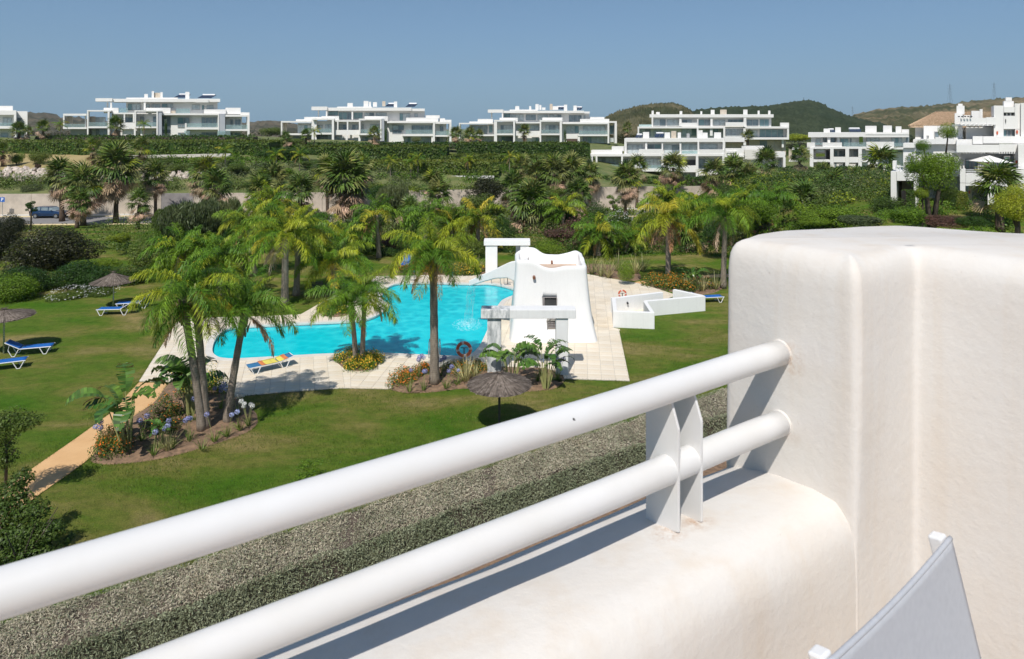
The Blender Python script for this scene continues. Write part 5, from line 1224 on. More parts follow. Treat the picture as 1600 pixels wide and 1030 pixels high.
building('apartment_building', 'white modern terraced apartment block in the middle of the skyline, left of the scrubby hill', 178, (700, 140, .175), [
    (W, 490, 205, 1265, 300, 8, 8), (W, 355, 290, 1440, 478, 5.2, 10), (Fn, 97, 310, 108, 440, 0, 5), (S_, 97, 297, 405, 310, 0, 5), (W, 190, 312, 405, 470, 5, 1), (P_, 190, 285, 400, 298, 2, 3), (P_, 265, 263, 402, 288, 3, 4), (Wi, 205, 322, 352, 398, 4.8, 4, 'glass_dark'), (Wi, 366, 320, 398, 388, 4.8, 1), (S_, 200, 402, 410, 416, .5, 4.2), (Wi, 210, 420, 395, 465, 4.8, 3),
    (S_, 410, 270, 600, 286, -1.5, 6.5), (Fn, 410, 286, 438, 470, -1.5, 6.5), (Fn, 582, 286, 598, 470, -1.5, 6.5), (S_, 438, 393, 582, 408, -1.5, 6.5), (Ra, 440, 358, 580, 393, -1.3), (Wi, 470, 318, 580, 390, 5, 4), (Wi, 478, 420, 580, 466, 5, 3, 'glass_dark'),
    (S_, 600, 290, 820, 303, .8, 4.4), (Wi, 615, 320, 652, 362, 4.9, 1), (Wi, 735, 320, 812, 366, 4.9, 2), (P_, 600, 370, 820, 412, 1, .4), (Wi, 750, 425, 812, 472, 4.9, 2),
    (S_, 818, 272, 1018, 287, -1.2, 6), (Fn, 818, 287, 832, 472, -1.2, 6), (Fn, 997, 287, 1018, 475, -1.2, 6), (S_, 832, 393, 997, 408, -1.2, 6), (Wi, 870, 318, 990, 390, 4.9, 4), (Ra, 834, 358, 995, 393, -1), (Wi, 878, 420, 995, 474, 4.9, 3),
    (S_, 1020, 293, 1430, 309, .4, 5), (Wi, 1058, 325, 1167, 392, 4.9, 3), (W, 1045, 395, 1165, 440, 4.2, 1), (Wi, 1205, 325, 1402, 392, 4.9, 5), (Ra, 1170, 368, 1430, 400, .6), (S_, 1160, 402, 1430, 416, .4, 5), (Po, 1158, 410, 1178, 480, .8, .5), (D_r, 1060, 441, 1156, 476, 4.3, .2, 'brown_door'), (Wi, 1205, 422, 1396, 480, 4.9, 5),
    (Fn, 1425, 295, 1440, 480, -.6, 5.5), (S_, 1440, 282, 1508, 298, 0, 5), (Fn, 1488, 298, 1508, 480, 0, 5), (Wi, 1442, 320, 1480, 400, 4.9, 1, 'glass_teal'), (Wi, 1442, 430, 1480, 470, 4.9, 1, 'glass_dark'),
    (R_, 355, 178, 492, 207, 2.5, 7), (Po, 480, 207, 493, 262, 3, .5), (Po, 383, 207, 396, 262, 6, .4), (R_, 492, 188, 1215, 210, 3.5, 12), (R_, 1215, 196, 1265, 214, 4.5, 9), (R_, 550, 179, 800, 190, 5, 8), (Wi, 500, 212, 556, 250, 7.8, 1, 'glass_teal'), (Wi, 562, 222, 676, 282, 7.8, 3), (Wi, 695, 222, 785, 276, 7.8, 2, 'glass_dark'), (Wi, 800, 222, 892, 275, 7.8, 2), (Wi, 906, 222, 1012, 258, 7.8, 3), (Wi, 1080, 228, 1192, 290, 7.8, 3, 'glass_dark'), (Wi, 1210, 232, 1226, 270, 7.8, 1),
    (P_, 460, 252, 622, 287, 2.4, 2), (P_, 842, 250, 1022, 287, 2.4, 2), (P_, 1180, 262, 1440, 300, 2.2, 3), (P_, 1270, 245, 1397, 268, 3.4, 4), (P_, 1400, 262, 1440, 290, 3, 4),
    (C_h, 600, 148, 636, 190, 7), (C_h, 725, 148, 743, 190, 8), (C_h, 780, 130, 810, 182, 8), (C_h, 815, 138, 834, 182, 8), (C_h, 840, 160, 870, 182, 8, 2), (C_h, 908, 128, 934, 182, 9, 1.2, 'beige_stone'), (C_h, 935, 148, 985, 182, 8.5, 2), (C_h, 1035, 135, 1064, 190, 8), (C_h, 1120, 143, 1150, 192, 8), (So, 955, 176, 1034, 154, 9, 0), (So, 1135, 180, 1190, 158, 9, 0)])
building('apartment_building', 'white modern block cut off by the left edge of the picture', 150, (0, 120, .25), [
    (P_, -140, 182, 80, 212, 2, 6), (S_, -140, 210, 102, 238, -1, 6), (Fn, 86, 238, 102, 405, -1, 6), (S_, -140, 308, 86, 325, -1, 6), (W, -140, 238, 90, 405, 4, 8), (W, 102, 215, 172, 405, 3, 8), (Wi, 18, 256, 74, 308, 3.9, 2), (Wi, -60, 256, -10, 308, 3.9, 2), (Wi, 110, 256, 138, 300, 2.9, 1, 'glass_dark'), (Ra, -140, 288, 84, 308, -.8), (Wi, 8, 350, 50, 398, 3.9, 1), (Wi, -60, 350, -10, 398, 3.9, 1)])
building('apartment_building', 'upper white apartment block right of centre with many roof chimneys below the hills', 172, (900, 155, .21875), [
    (W, 545, 128, 1395, 200, 5, 10), (W, 445, 205, 1515, 280, 5.5, 10), (W, 1055, 285, 1500, 400, 5, 10, 'beige_stone'), (R_, 525, 108, 1412, 131, 1.5, 12), (P_, 450, 182, 545, 200, 3, 3), (Ra, 450, 180, 540, 196, 1),
    (Fn, 540, 131, 551, 205, 1.5, 4), (Wi, 556, 142, 640, 192, 4.8, 2), (Wi, 650, 145, 738, 192, 4.8, 2), (Wi, 760, 147, 826, 170, 4.8, 2), (Wi, 875, 145, 960, 190, 4.8, 2, 'glass_teal'), (Wi, 980, 148, 1065, 190, 4.8, 2), (Wi, 1085, 145, 1192, 170, 4.8, 3, 'glass_dark'), (Wi, 1220, 145, 1302, 192, 4.8, 2, 'glass_dark'), (Wi, 1312, 143, 1378, 194, 4.8, 2, 'glass_teal'), (Po, 738, 131, 754, 200, 2, .5), (Po, 960, 131, 976, 200, 2, .5), (Po, 866, 131, 874, 200, 2, .5), (Fn, 1197, 131, 1217, 200, 1.5, 4),
    (P_, 735, 168, 864, 193, 1.2, 1.5), (P_, 1068, 165, 1200, 193, 1.2, 1.5), (S_, 440, 196, 1060, 209, 0, 6), (S_, 1210, 195, 1522, 210, 0, 6), (P_, 1460, 168, 1522, 197, 1, 3), (Fn, 440, 209, 451, 262, 0, 5), (Wi, 455, 215, 532, 265, 5.3, 2, 'glass_dark'), (Wi, 555, 220, 610, 265, 5.3, 2), (Wi, 755, 210, 862, 262, 5.3, 3), (Wi, 905, 215, 957, 250, 5.3, 2), (Wi, 980, 212, 1052, 250, 5.3, 2), (Wi, 1070, 212, 1192, 268, 5.3, 3), (Wi, 1218, 222, 1296, 272, 5.3, 2), (Wi, 1312, 215, 1480, 272, 5.3, 4, 'glass_teal'),
    (Fn, 862, 200, 876, 270, 0, 5), (Po, 957, 208, 976, 262, 1, .5), (Fn, 1052, 196, 1066, 420, 0, 5), (Fn, 1196, 209, 1214, 330, 0, 5), (S_, 1066, 268, 1196, 306, 0, 3), (Wi, 1068, 310, 1190, 346, 4.9, 3, 'glass_dark'), (S_, 1214, 274, 1522, 289, 0, 6), (Fn, 1508, 210, 1522, 290, 0, 5), (Wi, 1312, 294, 1470, 344, 4.8, 3, 'beige_stone'), (Fn, 1470, 289, 1484, 345, 2, 2),
    (C_h, 540, 82, 555, 110, 3), (C_h, 572, 92, 598, 110, 4), (C_h, 740, 85, 759, 110, 4), (C_h, 888, 86, 902, 110, 4), (C_h, 962, 76, 990, 110, 4), (C_h, 1030, 75, 1076, 110, 5, 1.5, 'beige_stone'), (C_h, 1195, 75, 1225, 112, 4), (C_h, 1298, 82, 1312, 110, 4), (C_h, 1373, 82, 1389, 110, 4)])
building('apartment_building', 'lower white apartment block nearest the wall, roof boxes on top and palms in front', 140, (900, 155, .21875), [
    (W, 345, 302, 1060, 395, 4.5, 10), (W, 145, 402, 1490, 520, 4.5, 12), (W, 160, 512, 1400, 600, 6, 8, 'grey_villa'), (R_, 345, 280, 1060, 306, 1.5, 12), (R_, 1060, 276, 1205, 306, 1.2, 4), (Fn, 345, 306, 362, 395, 1.5, 4),
    (Wi, 368, 325, 476, 390, 4.3, 3), (Wi, 512, 322, 607, 356, 4.3, 2), (Wi, 628, 325, 740, 390, 4.3, 2, 'glass_curtain'), (Wi, 755, 320, 868, 390, 4.3, 2), (Wi, 885, 320, 1010, 360, 4.3, 1), (Po, 494, 306, 508, 395, 2, .5), (Po, 612, 306, 622, 395, 2, .5), (Po, 740, 306, 752, 395, 2, .5), (Fn, 868, 306, 880, 400, 1, 4), (Fn, 1048, 306, 1062, 400, 1, 4),
    (P_, 450, 358, 622, 393, 0, 2), (P_, 880, 360, 1062, 393, 0, 2), (P_, 255, 338, 342, 372, 2, 4), (P_, 108, 364, 330, 396, 1.5, 5), (Ra, 755, 370, 868, 392, .6), (S_, 62, 393, 430, 409, -1, 6), (S_, 430, 391, 1060, 407, 0, 5), (Fn, 62, 409, 74, 490, -1, 6), (Fn, 105, 409, 121, 490, -1, 5), (Fn, 140, 409, 153, 490, -1, 4), (Fn, 322, 409, 336, 512, -1, 5), (Fn, 416, 388, 456, 520, -.5, 5), (Fn, 610, 388, 624, 475, -.5, 5), (Fn, 856, 392, 874, 592, -1, 6), (Fn, 1045, 392, 1062, 530, -.5, 5),
    (Wi, 155, 418, 322, 492, 4.2, 6), (Wi, 340, 425, 402, 478, 4.2, 2), (Wi, 468, 425, 610, 496, 4.2, 5), (Wi, 755, 432, 857, 474, 4.2, 1, 'dark_interior'), (Wi, 880, 425, 1045, 500, 4.2, 4, 'glass_dark'), (S_, 624, 476, 856, 522, -.4, 1), (S_, 155, 492, 472, 513, -1, 5), (S_, 456, 495, 612, 517, -.8, 5), (S_, 874, 500, 1045, 526, -.4, 2), (Ra, 155, 468, 322, 492, -.8), (Ra, 460, 470, 608, 495, -.6),
    (P_, 1065, 352, 1198, 398, 1, 3), (P_, 1075, 370, 1150, 384, .5, .4), (P_, 1062, 398, 1200, 414, .5, 4), (Fn, 1185, 335, 1200, 400, 1, 3), (W, 1200, 335, 1345, 380, 2, 5), ('awning', 1205, 360, 1350, 428, -.5, 1.4, 'awning_cream'), (P_, 1345, 378, 1495, 416, 0, 6), (Fn, 1480, 416, 1497, 530, 0, 5), (Wi, 1440, 430, 1480, 510, 4.2, 1, 'glass_curtain'), (S_, 1395, 512, 1480, 530, 0, 5), (Po, 1440, 530, 1462, 590, 2, .5),
    (Wi, 172, 516, 330, 588, 5.8, 4, 'dark_interior'), (Wi, 470, 516, 540, 588, 5.8, 2, 'dark_interior'), (W, 745, 522, 856, 592, 4, 1, 'grey_villa'), (Po, 440, 516, 462, 592, 0, .6), (W, 878, 526, 1045, 592, 4, 1, 'villa_white'),
    ('block', 478, 235, 522, 282, 5), ('block', 632, 238, 672, 282, 5), ('block', 726, 238, 750, 282, 5), ('block', 866, 222, 905, 282, 5), ('block', 905, 240, 940, 282, 5), ('block', 987, 238, 1036, 282, 5), ('block', 680, 228, 716, 282, 6, 1, 'beige_stone'), (So, 560, 272, 625, 246, 4, 0), (So, 420, 274, 470, 256, 4, 0), ('block', 790, 245, 812, 282, 4, 1, 'window_frame')])
building('apartment_building', 'white apartment block with stepped terraces and slanted fins, right of the clustered blocks', 140, (1240, 150, .1262), [
    (W, 215, 505, 1426, 640, 5, 10), (W, 210, 640, 1426, 930, 5, 10), (R_, 180, 452, 1430, 512, 1.2, 12), (R_, 890, 470, 1430, 480, 1.0, 2), (Wi, 275, 530, 332, 608, 4.8, 1), (Wi, 365, 512, 412, 580, 4.8, 1, 'glass_dark'), (Wi, 460, 515, 522, 576, 4.8, 1, 'glass_dark'), (Wi, 578, 528, 676, 627, 4.8, 2, 'glass_teal'), (Wi, 698, 525, 716, 627, 4.8, 1, 'glass_dark'), (Wi, 900, 513, 1062, 570, 4.8, 3), (Wi, 1212, 515, 1342, 622, 4.8, 3, 'glass_teal'), (Wi, 1392, 500, 1430, 580, 4.8, 1, 'glass_teal'),
    (Po, 420, 512, 455, 590, 2, .5), (Po, 540, 512, 570, 590, 3, .5), (P_, 165, 578, 265, 640, 0, 2), (P_, 358, 578, 600, 632, 0, 2), (Ra, 265, 580, 356, 606, .5), (Ra, 620, 575, 900, 627, .8), (P_, 900, 568, 1245, 645, 0, 2), (P_, 1370, 590, 1430, 700, -1, 4), (Ra, 1246, 580, 1360, 625, .6), (S_, 225, 630, 900, 655, -.5, 5.5), (S_, 1080, 640, 1430, 662, -.5, 5), ('planter', 812, 505, 860, 600, 1, .6, 'leaf_mid'),
    (Wi, 510, 675, 540, 750, 4.8, 1, 'glass_dark'), (Wi, 562, 682, 642, 746, 4.8, 2, 'glass_dark'), (Wi, 745, 680, 802, 747, 4.8, 1), (Wi, 400, 675, 450, 790, 4.8, 1, 'dark_interior'), (Wi, 858, 670, 890, 792, 4.8, 1, 'glass_teal'), (Wi, 975, 670, 1060, 770, 4.8, 2, 'glass_dark'), (Wi, 1250, 675, 1350, 700, 4.8, 1, 'dark_interior'),
    (Fn, 200, 640, 245, 922, -.5, 5), (Fn, 452, 630, 496, 922, -.5, 5), (Fn, 640, 655, 688, 930, -.5, 5), (Fn, 802, 640, 845, 940, -.5, 5), (P_, 496, 755, 640, 822, -.3, .5), (P_, 688, 757, 802, 826, -.3, .5), (S_, 245, 790, 452, 820, -.4, 5), (S_, 845, 795, 930, 820, -.4, 5), (Wi, 395, 828, 440, 912, 4.8, 1, 'dark_interior'), (Wi, 505, 825, 532, 896, 4.8, 1, 'glass_dark'), (Wi, 560, 845, 626, 896, 4.8, 2, 'glass_dark'), (Wi, 762, 850, 796, 920, 4.8, 1), (D_r, 855, 862, 890, 942, 4.8, .2, 'dark_interior'), ('awning', 280, 658, 380, 690, 1, 1, 'villa_white'), ('planter', 275, 712, 388, 752, 1, .6, 'leaf_mid'),
    (S_, -20, 645, 205, 668, .5, 5), (S_, -60, 790, 52, 815, .5, 5), (W, -60, 668, 100, 790, 5.5, 2, 'beige_stone'), (Wi, 100, 690, 198, 780, 5, 2, 'glass_teal'),
    (C_h, 372, 405, 450, 455, 3), (C_h, 515, 388, 586, 455, 3), (C_h, 888, 370, 1028, 455, 4, 2), (C_h, 1110, 366, 1218, 455, 4, 2), (C_h, 1265, 376, 1336, 455, 4, 2), ('block', 1340, 415, 1430, 470, 3, 4), (So, 430, 446, 515, 418, 4, 0), (So, 690, 442, 840, 408, 4, 0)])
# the nearer white house on the right (andalusian style), Y about 60
T7 = (1380, 140, .1942); hz = 3.6
hs_ = building('white_house', 'large white plastered house at the right edge with stepped roof terraces, pergola and arches', 62, T7, [
    (W, 325, 292, 600, 460, 9, 4), (Wi, 412, 338, 448, 388, 8.9, 1, 'glass_dark'), (Wi, 352, 370, 366, 392, 8.9, 1, 'glass_dark'),
    (W, 240, 402, 620, 700, 5, 8), (P_, 160, 432, 260, 470, 3.2, 3), (W, 160, 470, 260, 640, 3.6, 4), (Wi, 190, 535, 245, 580, 3.5, 2, 'glass_dark'), (P_, 250, 400, 420, 440, 4, 2), (P_, 420, 388, 600, 440, 4.3, 2),
    (P_, 75, 575, 105, 640, 1.5, 1), (W, 60, 660, 108, 985, .6, 6), (W, 108, 660, 245, 735, .6, 6), (W, 245, 640, 270, 985, .6, 6), (W, 108, 735, 245, 985, 4.4, .5, 'beige_stone'), (D_r, 120, 740, 150, 900, 4.2, .1, 'brown_door'),
    (W, 575, 190, 640, 400, 6.2, 4), (C_h, 590, 130, 655, 200, 6.8, 1.4), (C_h, 602, 113, 640, 131, 7.0, .9), (W, 640, 205, 710, 240, 7.4, 1), ('block', 710, 170, 780, 232, 6.6, 2.6), ('block', 780, 158, 800, 232, 6.7, 2.4),
    (P_, 622, 228, 832, 286, 4.4, 1.2), (P_, 832, 222, 908, 284, 4.7, 3), (W, 665, 300, 895, 402, 6.6, 3), (W, 800, 240, 905, 300, 8.0, 2),
    (W, 890, 128, 970, 420, 5, 6), (W, 970, 136, 1060, 186, 5, 6), (W, 970, 212, 1108, 318, 5, 6), (W, 1060, 112, 1108, 318, 5, 6), (W, 1108, 108, 1230, 440, 4.7, 6), (W, 970, 186, 1060, 212, 5.35, 5.4), (C_h, 970, 92, 1052, 150, 6.0, 1.8), (C_h, 985, 62, 1036, 92, 6.2, 1.3),
    (W, 1060, 318, 1108, 420, 5, 6), (W, 970, 392, 1060, 420, 5, 6), (Wi, 962, 322, 1058, 392, 5.5, 3, 'glass_dark'), ('block', 912, 336, 926, 362, 4.85, .15, 'lamp_red'), ('block', 1071, 328, 1086, 355, 4.85, .15, 'lamp_red'), (Po, 984, 236, 990, 268, 4.8, .15, 'metal_dark'),
    (P_, 720, 376, 802, 440, 3.6, 1.5), (P_, 802, 376, 1230, 436, 3.9, 1.2), (P_, 590, 402, 722, 446, 3.8, 1.2), (P_, 590, 446, 935, 506, 2.2, 1), (P_, 935, 442, 1066, 502, 2.35, 1), (W, 1086, 440, 1240, 650, 2.0, 6), (W, 1062, 440, 1088, 640, 2.9, 4),
    (W, 600, 506, 660, 650, 5.8, 4), (W, 650, 506, 1070, 560, 6.4, 3), (Wi, 660, 558, 762, 640, 6.2, 3, 'glass_teal'), (W, 762, 560, 880, 650, 6.0, 1), (Wi, 876, 535, 966, 640, 5.6, 2, 'glass_dark'), (Wi, 972, 535, 1062, 640, 5.0, 2, 'glass_dark'), ('block', 838, 576, 852, 600, 5.8, .15, 'lamp_red'), ('block', 1064, 570, 1082, 596, 2.75, .15, 'lamp_red'),
    (P_, 618, 640, 665, 752, .6, 1), (P_, 665, 682, 850, 752, .6, 1), (P_, 850, 640, 1240, 752, .6, 1), (Ra, 735, 645, 845, 652, .8), (S_, 618, 690, 1240, 752, 1.7, 5),
    (W, 618, 752, 662, 960, .6, 1.2), (W, 690, 752, 715, 955, 3.0, .6, 'beige_stone'), (W, 840, 752, 1240, 990, .6, 1.2), (W, 662, 752, 840, 775, .6, 1.2), (W, 715, 752, 850, 985, 4.2, .5, 'villa_white'), ('block', 686, 815, 700, 838, 2.9, .12, 'lamp_red'), ('block', 760, 812, 772, 832, 4.0, .12, 'lamp_red'), (Po, 738, 722, 744, 752, .45, .15, 'metal_dark'),
    (W, 150, 985, 1240, 1200, .7, 6)], cat='house', base_z=hz)
of = Vector(hs_.location)
for q in range(4):   # square attic openings
    a, b = pd(1380+(948+q*30)*.1942, 140+209*.1942, 66.2), pd(1380+(960+q*30)*.1942, 140+190*.1942, 66.2)
    MB().box(a.x, 66.2, a.z, b.x, 66.32, b.z).build('vent', 'dark_interior', hs_, off=of)
for q in range(5):
    a, b = pd(1380+(608+q*25)*.1942, 140+222*.1942, 65.3), pd(1380+(618+q*25)*.1942, 140+213*.1942, 65.3)
    MB().box(a.x, 65.3, a.z, b.x, 65.42, b.z).build('vent', 'dark_interior', hs_, off=of)
for q in range(9):   # pergola beams over the two terraces
    a = pd(1380+(612+q*24)*.1942, 140+512*.1942, 64.0); MB().box(a.x, 63.9, a.z-.02, a.x+.1, 66.5, a.z+.16).build('beam', 'villa_white', hs_, off=of)
for q in range(10):
    a = pd(1380+(870+q*20)*.1942, 140+514*.1942, 64.0); MB().box(a.x, 63.95, a.z-.02, a.x+.09, 66.0, a.z+.14).build('beam', 'villa_white', hs_, off=of)
for q in range(7):
    a = pd(1380+(650+q*36)*.1942, 140+291*.1942, 65.4); MB().box(a.x, 65.3, a.z-.02, a.x+.12, 67.2, a.z+.15).build('beam', 'villa_white', hs_, off=of)
for z_ in (648, 662, 676):
    a, b = pd(1380+667*.1942, 140+z_*.1942, 62.7), pd(1380+849*.1942, 140+z_*.1942, 62.7); MB().tube([a, b], .035, 6).build('railing_bar', 'white_metal', hs_, off=of)
for q in range(5):
    a = pd(1380+(105+q*28)*.1942, 140+618*.1942, 62.7); MB().box(a.x, 62.7, a.z-.75, a.x+.1, 62.8, a.z).build('railing_post', 'white_metal', hs_, off=of)
a, b = pd(1380+103*.1942, 140+620*.1942, 62.7), pd(1380+245*.1942, 140+620*.1942, 62.7)
MB().tube([a, b], .05, 6).build('railing_bar', 'white_metal', hs_, off=of); MB().tube([a-Vector((0, 0, .35)), b-Vector((0, 0, .35))], .04, 6).build('railing_bar', 'white_metal', hs_, off=of)
# tiled hip roof behind it
e0, e1 = pd(1423, 197.5, 70), pd(1523, 197.5, 70); rz = pd(1460, 175, 74).z; rx0, rx1 = pd(1466, 172, 75).x, pd(1528, 172, 75).x
rf = thing('tiled_roof_house', 'house with ochre clay tile roof behind the white house', 'house', (e0.x, 70, zt(e0.x, 72))); of2 = Vector(rf.location)
V0 = [Vector((e0.x, 70, e0.z)), Vector((e1.x+3, 70, e0.z)), Vector((rx1+3, 75, rz)), Vector((rx0, 75, rz)), Vector((e0.x+5.5, 80, e0.z))]
rows, colsn = 22, 46; mb = MB()
def tile_slope(A, B, C, Dd, nr, ncl):
    r = random.Random(3)
    for i in range(nr):
        f0, f1 = i/nr, (i+1.25)/nr
        for j in range(ncl):
            g0, g1 = j/ncl, (j+.86)/ncl; p = lambda f, g: (A*(1-g)+B*g)*(1-f)+(Dd*(1-g)+C*g)*f
            a, b, c, d = p(f0, g0), p(f0, g1), p(min(1, f1), g1), p(min(1, f1), g0); m0, m1 = (a+b)/2+Vector((0, -.02, .09)), (c+d)/2+Vector((0, 0, .05)); up_ = Vector((0, 0, .03+r.random()*.03))
            mb.add([a+up_, m0+up_, b+up_, c, m1, d], [(0, 1, 4, 5), (1, 2, 3, 4)])
tile_slope(V0[0], V0[1], V0[2], V0[3], 24, 44); tile_slope(V0[4], V0[0], V0[3], V0[3]+Vector((0, .3, 0)), 16, 26)
o = mb.build('tile', 'roof_tile', rf, off=of2); o['kind'] = 'stuff'
mb = MB(); mb.sbox(pd(1430, 200, 70.7).x, 70.7, zt(e0.x, 72)-1, e1.x+3, 78, e0.z-.08, .62); mb.build('wall', 'villa_white', rf, off=of2)
mb = MB(); mb.box(e0.x-.05, 69.95, e0.z-.12, e1.x+3, 70.3, e0.z); mb.build('eaves', 'roof_tile', rf, off=of2)
# white market umbrella on the terrace
u0 = pd(1546, 268, 63.7); um = thing('terrace_umbrella', 'open white square umbrella on the balcony of the right hand house', 'umbrella', (u0.x, 63.7, u0.z-.6))
ax, az_ = pd(1545, 243, 63.7), pd(1521, 252, 63.7); hw = ax.x-az_.x; zz = az_.z-(u0.z-.6); za = ax.z-(u0.z-.6)
MB().add([(0, 0, za), (-hw, -hw*.8, zz), (hw, -hw*.8, zz-.1), (hw*1.1, hw, zz), (-hw, hw, zz)], [(0, 1, 2), (0, 2, 3), (0, 3, 4), (0, 4, 1)]).build('canopy', 'villa_white', um)
MB().tube([(0, 0, 0), (0, 0, za)], .04, 6).build('pole', 'white_metal', um)
# white terrace walls and upper pool in the centre
up = thing('upper_pool_terrace', 'white walled upper pool terrace with glass edge on the slope', 'terrace wall', (-8, 116.5, 1.5)); of = Vector((-8, 116.5, 1.5))
def px_box(name, x0, y0, x1, y1, Y, dep, m, parent, of, **k):
    a, b = pd(x0, y1, Y), pd(x1, y0, Y); return MB().box(a.x, Y, a.z, b.x, Y+dep, b.z).build(name, m, parent, off=of, **k)
px_box('wall', 690, 275, 772, 305, 116.5, .5, 'villa_white', up, of); px_box('wall', 620, 284, 664, 305, 116.4, .5, 'villa_white', up, of); px_box('wall', 664.2, 279, 689.5, 305, 116.6, .5, 'villa_white', up, of); px_box('wall', 772.5, 290, 846, 305, 116.7, .5, 'villa_white', up, of)
px_box('pool_edge', 620, 280.5, 664, 284, 116.2, 3, 'glass_teal', up, of); px_box('glass_rail', 622, 277, 663, 280.5, 116.3, .05, 'glass_rail', up, of)
for i, (x, lab) in enumerate(((612.5, 'left of the three upright white loungers on the upper pool terrace'), (624.5, 'middle of the three upright white loungers on the upper pool terrace'), (634.5, 'right of the three upright white loungers on the upper pool terrace'))):
    q = pd(x, 277, 121); th = thing('deck_chair', lab, 'deck chair', q, group='white deck chairs on the upper terrace')
    MB().add([(-.28, 0, .3), (.28, 0, .3), (.28, .45, 1.05), (-.28, .45, 1.05), (-.28, .06, .3), (.28, .06, .3), (.28, .5, 1.02), (-.28, .5, 1.02)], [(0, 1, 2, 3), (7, 6, 5, 4), (0, 4, 5, 1), (1, 5, 6, 2), (2, 6, 7, 3), (3, 7, 4, 0)]).build('backrest', 'villa_white', th)
    MB().box(-.28, -.9, .25, .28, 0, .31).build('seat', 'villa_white', th)
    for a_ in (-.25, .21): MB().box(a_, -.85, -.3, a_+.04, -.8, .25).build('leg', 'white_metal', th); MB().box(a_, -.05, -.3, a_+.04, 0, .25).build('leg', 'white_metal', th)

# ================================================================== street things
# parked car
cb = pd(78, 341, 93.5); cr = thing('parked_car', 'dark blue estate car driving past the concrete wall at the left', 'car', (cb.x, 93.5, cb.z-.0)); 
sec = [(-2.3, .35, .78, .8), (-2.2, .3, 1.05, .84), (-1.9, .3, 1.12, .88), (-.9, .3, 1.1, .9), (.9, .3, 1.05, .9), (1.3, .3, 1.0, .89), (1.9, .3, .9, .86), (2.2, .32, .74, .8), (2.32, .38, .6, .7)]
V = []; 
for x, z0_, z1_, hw in sec:
    for y, z in ((-hw*.94, z0_), (-hw, (z0_+z1_)/2), (-hw*.93, z1_), (hw*.93, z1_), (hw, (z0_+z1_)/2), (hw*.94, z0_)): V.append((x, y, z))
m = 6; fs = [(k*m+i, k*m+(i+1) % m, (k+1)*m+(i+1) % m, (k+1)*m+i) for k in range(len(sec)-1) for i in range(m)]+[tuple(range(m-1, -1, -1)), tuple((len(sec)-1)*m+i for i in range(m))]
MB().add(V, fs).build('body', 'car_paint', cr, bevel=.05, smooth=False)
def cab(sec, name, matn, ins=0):
    V = []; m = 4
    for x, z0_, z1_, hw in sec:
        for y, z in ((-hw-ins*.1, z0_), (-hw*.82-ins*.1, z1_), (hw*.82+ins*.1, z1_), (hw+ins*.1, z0_)): V.append((x, y, z))
    return MB().add(V, [(k*m+i, k*m+(i+1) % m, (k+1)*m+(i+1) % m, (k+1)*m+i) for k in range(len(sec)-1) for i in range(m)]+[(3, 2, 1, 0), tuple((len(sec)-1)*m+i for i in range(m))]).build(name, matn, cr, bevel=.02)
cab([(-2.1, 1.08, 1.12, .8), (-1.75, 1.08, 1.45, .8), (-1.2, 1.08, 1.5, .82), (0, 1.05, 1.52, .83), (.6, 1.03, 1.46, .82), (1.25, 1.0, 1.04, .8)], 'window', 'glass_dark')
cab([(-1.8, 1.47, 1.50, .68), (-1.2, 1.50, 1.55, .70), (0, 1.52, 1.57, .70), (.55, 1.47, 1.51, .69)], 'roof', 'car_paint')
for x in (-1.85, -.75, .3):
    MB().add([(x-.05, -.835, 1.07), (x+.05, -.835, 1.07), (x+.05, -.715, 1.49), (x-.05, -.715, 1.49)], [(0, 1, 2, 3)]).build('pillar', 'car_paint', cr)
for x in (-1.4, 1.4):
    for y in (-.82, .82):
        MB().tube([(x, y-.1, .33), (x, y+.1, .33)], .33, 18).build('wheel', 'tyre', cr); MB().tube([(x, y-.11, .33), (x, y+.11, .33)], .2, 12).build('rim', 'steel', cr)
for y in (-.62, .62): MB().box(2.18, y-.16, .58, 2.3, y+.16, .7).build('headlight', 'light_glass', cr); MB().box(-2.31, y-.14, .78, -2.2, y+.14, .95).build('tail_light', 'lamp_red', cr)
MB().box(-.9, -.93, .8, -.7, -.90, .83).build('handle', 'steel', cr); MB().box(.75, -1.02, 1.0, .9, -.88, 1.12).build('mirror', 'car_paint', cr)
cr.location.z = road_z(-.68)+.03
# parking sign
q = pd(4, 336, 95); sg = thing('parking_sign', 'blue square parking sign with a white letter P on a thin pole', 'sign', (q.x, 95, zt(q.x, 94)))
zs = pd(4, 312, 95).z-sg.location.z; MB().tube([(0, 0, -.2), (0, 0, zs+.4)], .035, 8).build('pole', 'steel', sg)
MB().box(-.33, -.06, zs-.33, .33, -.03, zs+.33).build('plate', 'sign_blue', sg, bevel=.01)
fc_ = bpy.data.curves.new('letter', 'FONT'); fc_.body = 'P'; fc_.size = .62; fc_.align_x = 'CENTER'; fc_.align_y = 'CENTER'; fc_.extrude = .005; fc_.offset = .02; fc_.materials.append(M['sign_white'])
ft_ = link(bpy.data.objects.new('letter_text', fc_)); bpy.context.view_layer.update(); me_ = bpy.data.meshes.new_from_object(ft_.evaluated_get(bpy.context.evaluated_depsgraph_get())); bpy.data.objects.remove(ft_); fo = link(bpy.data.objects.new('letter', me_), sg); fo.location = (0, -.075, zs+.0); fo.rotation_euler = (R(90), 0, 0)
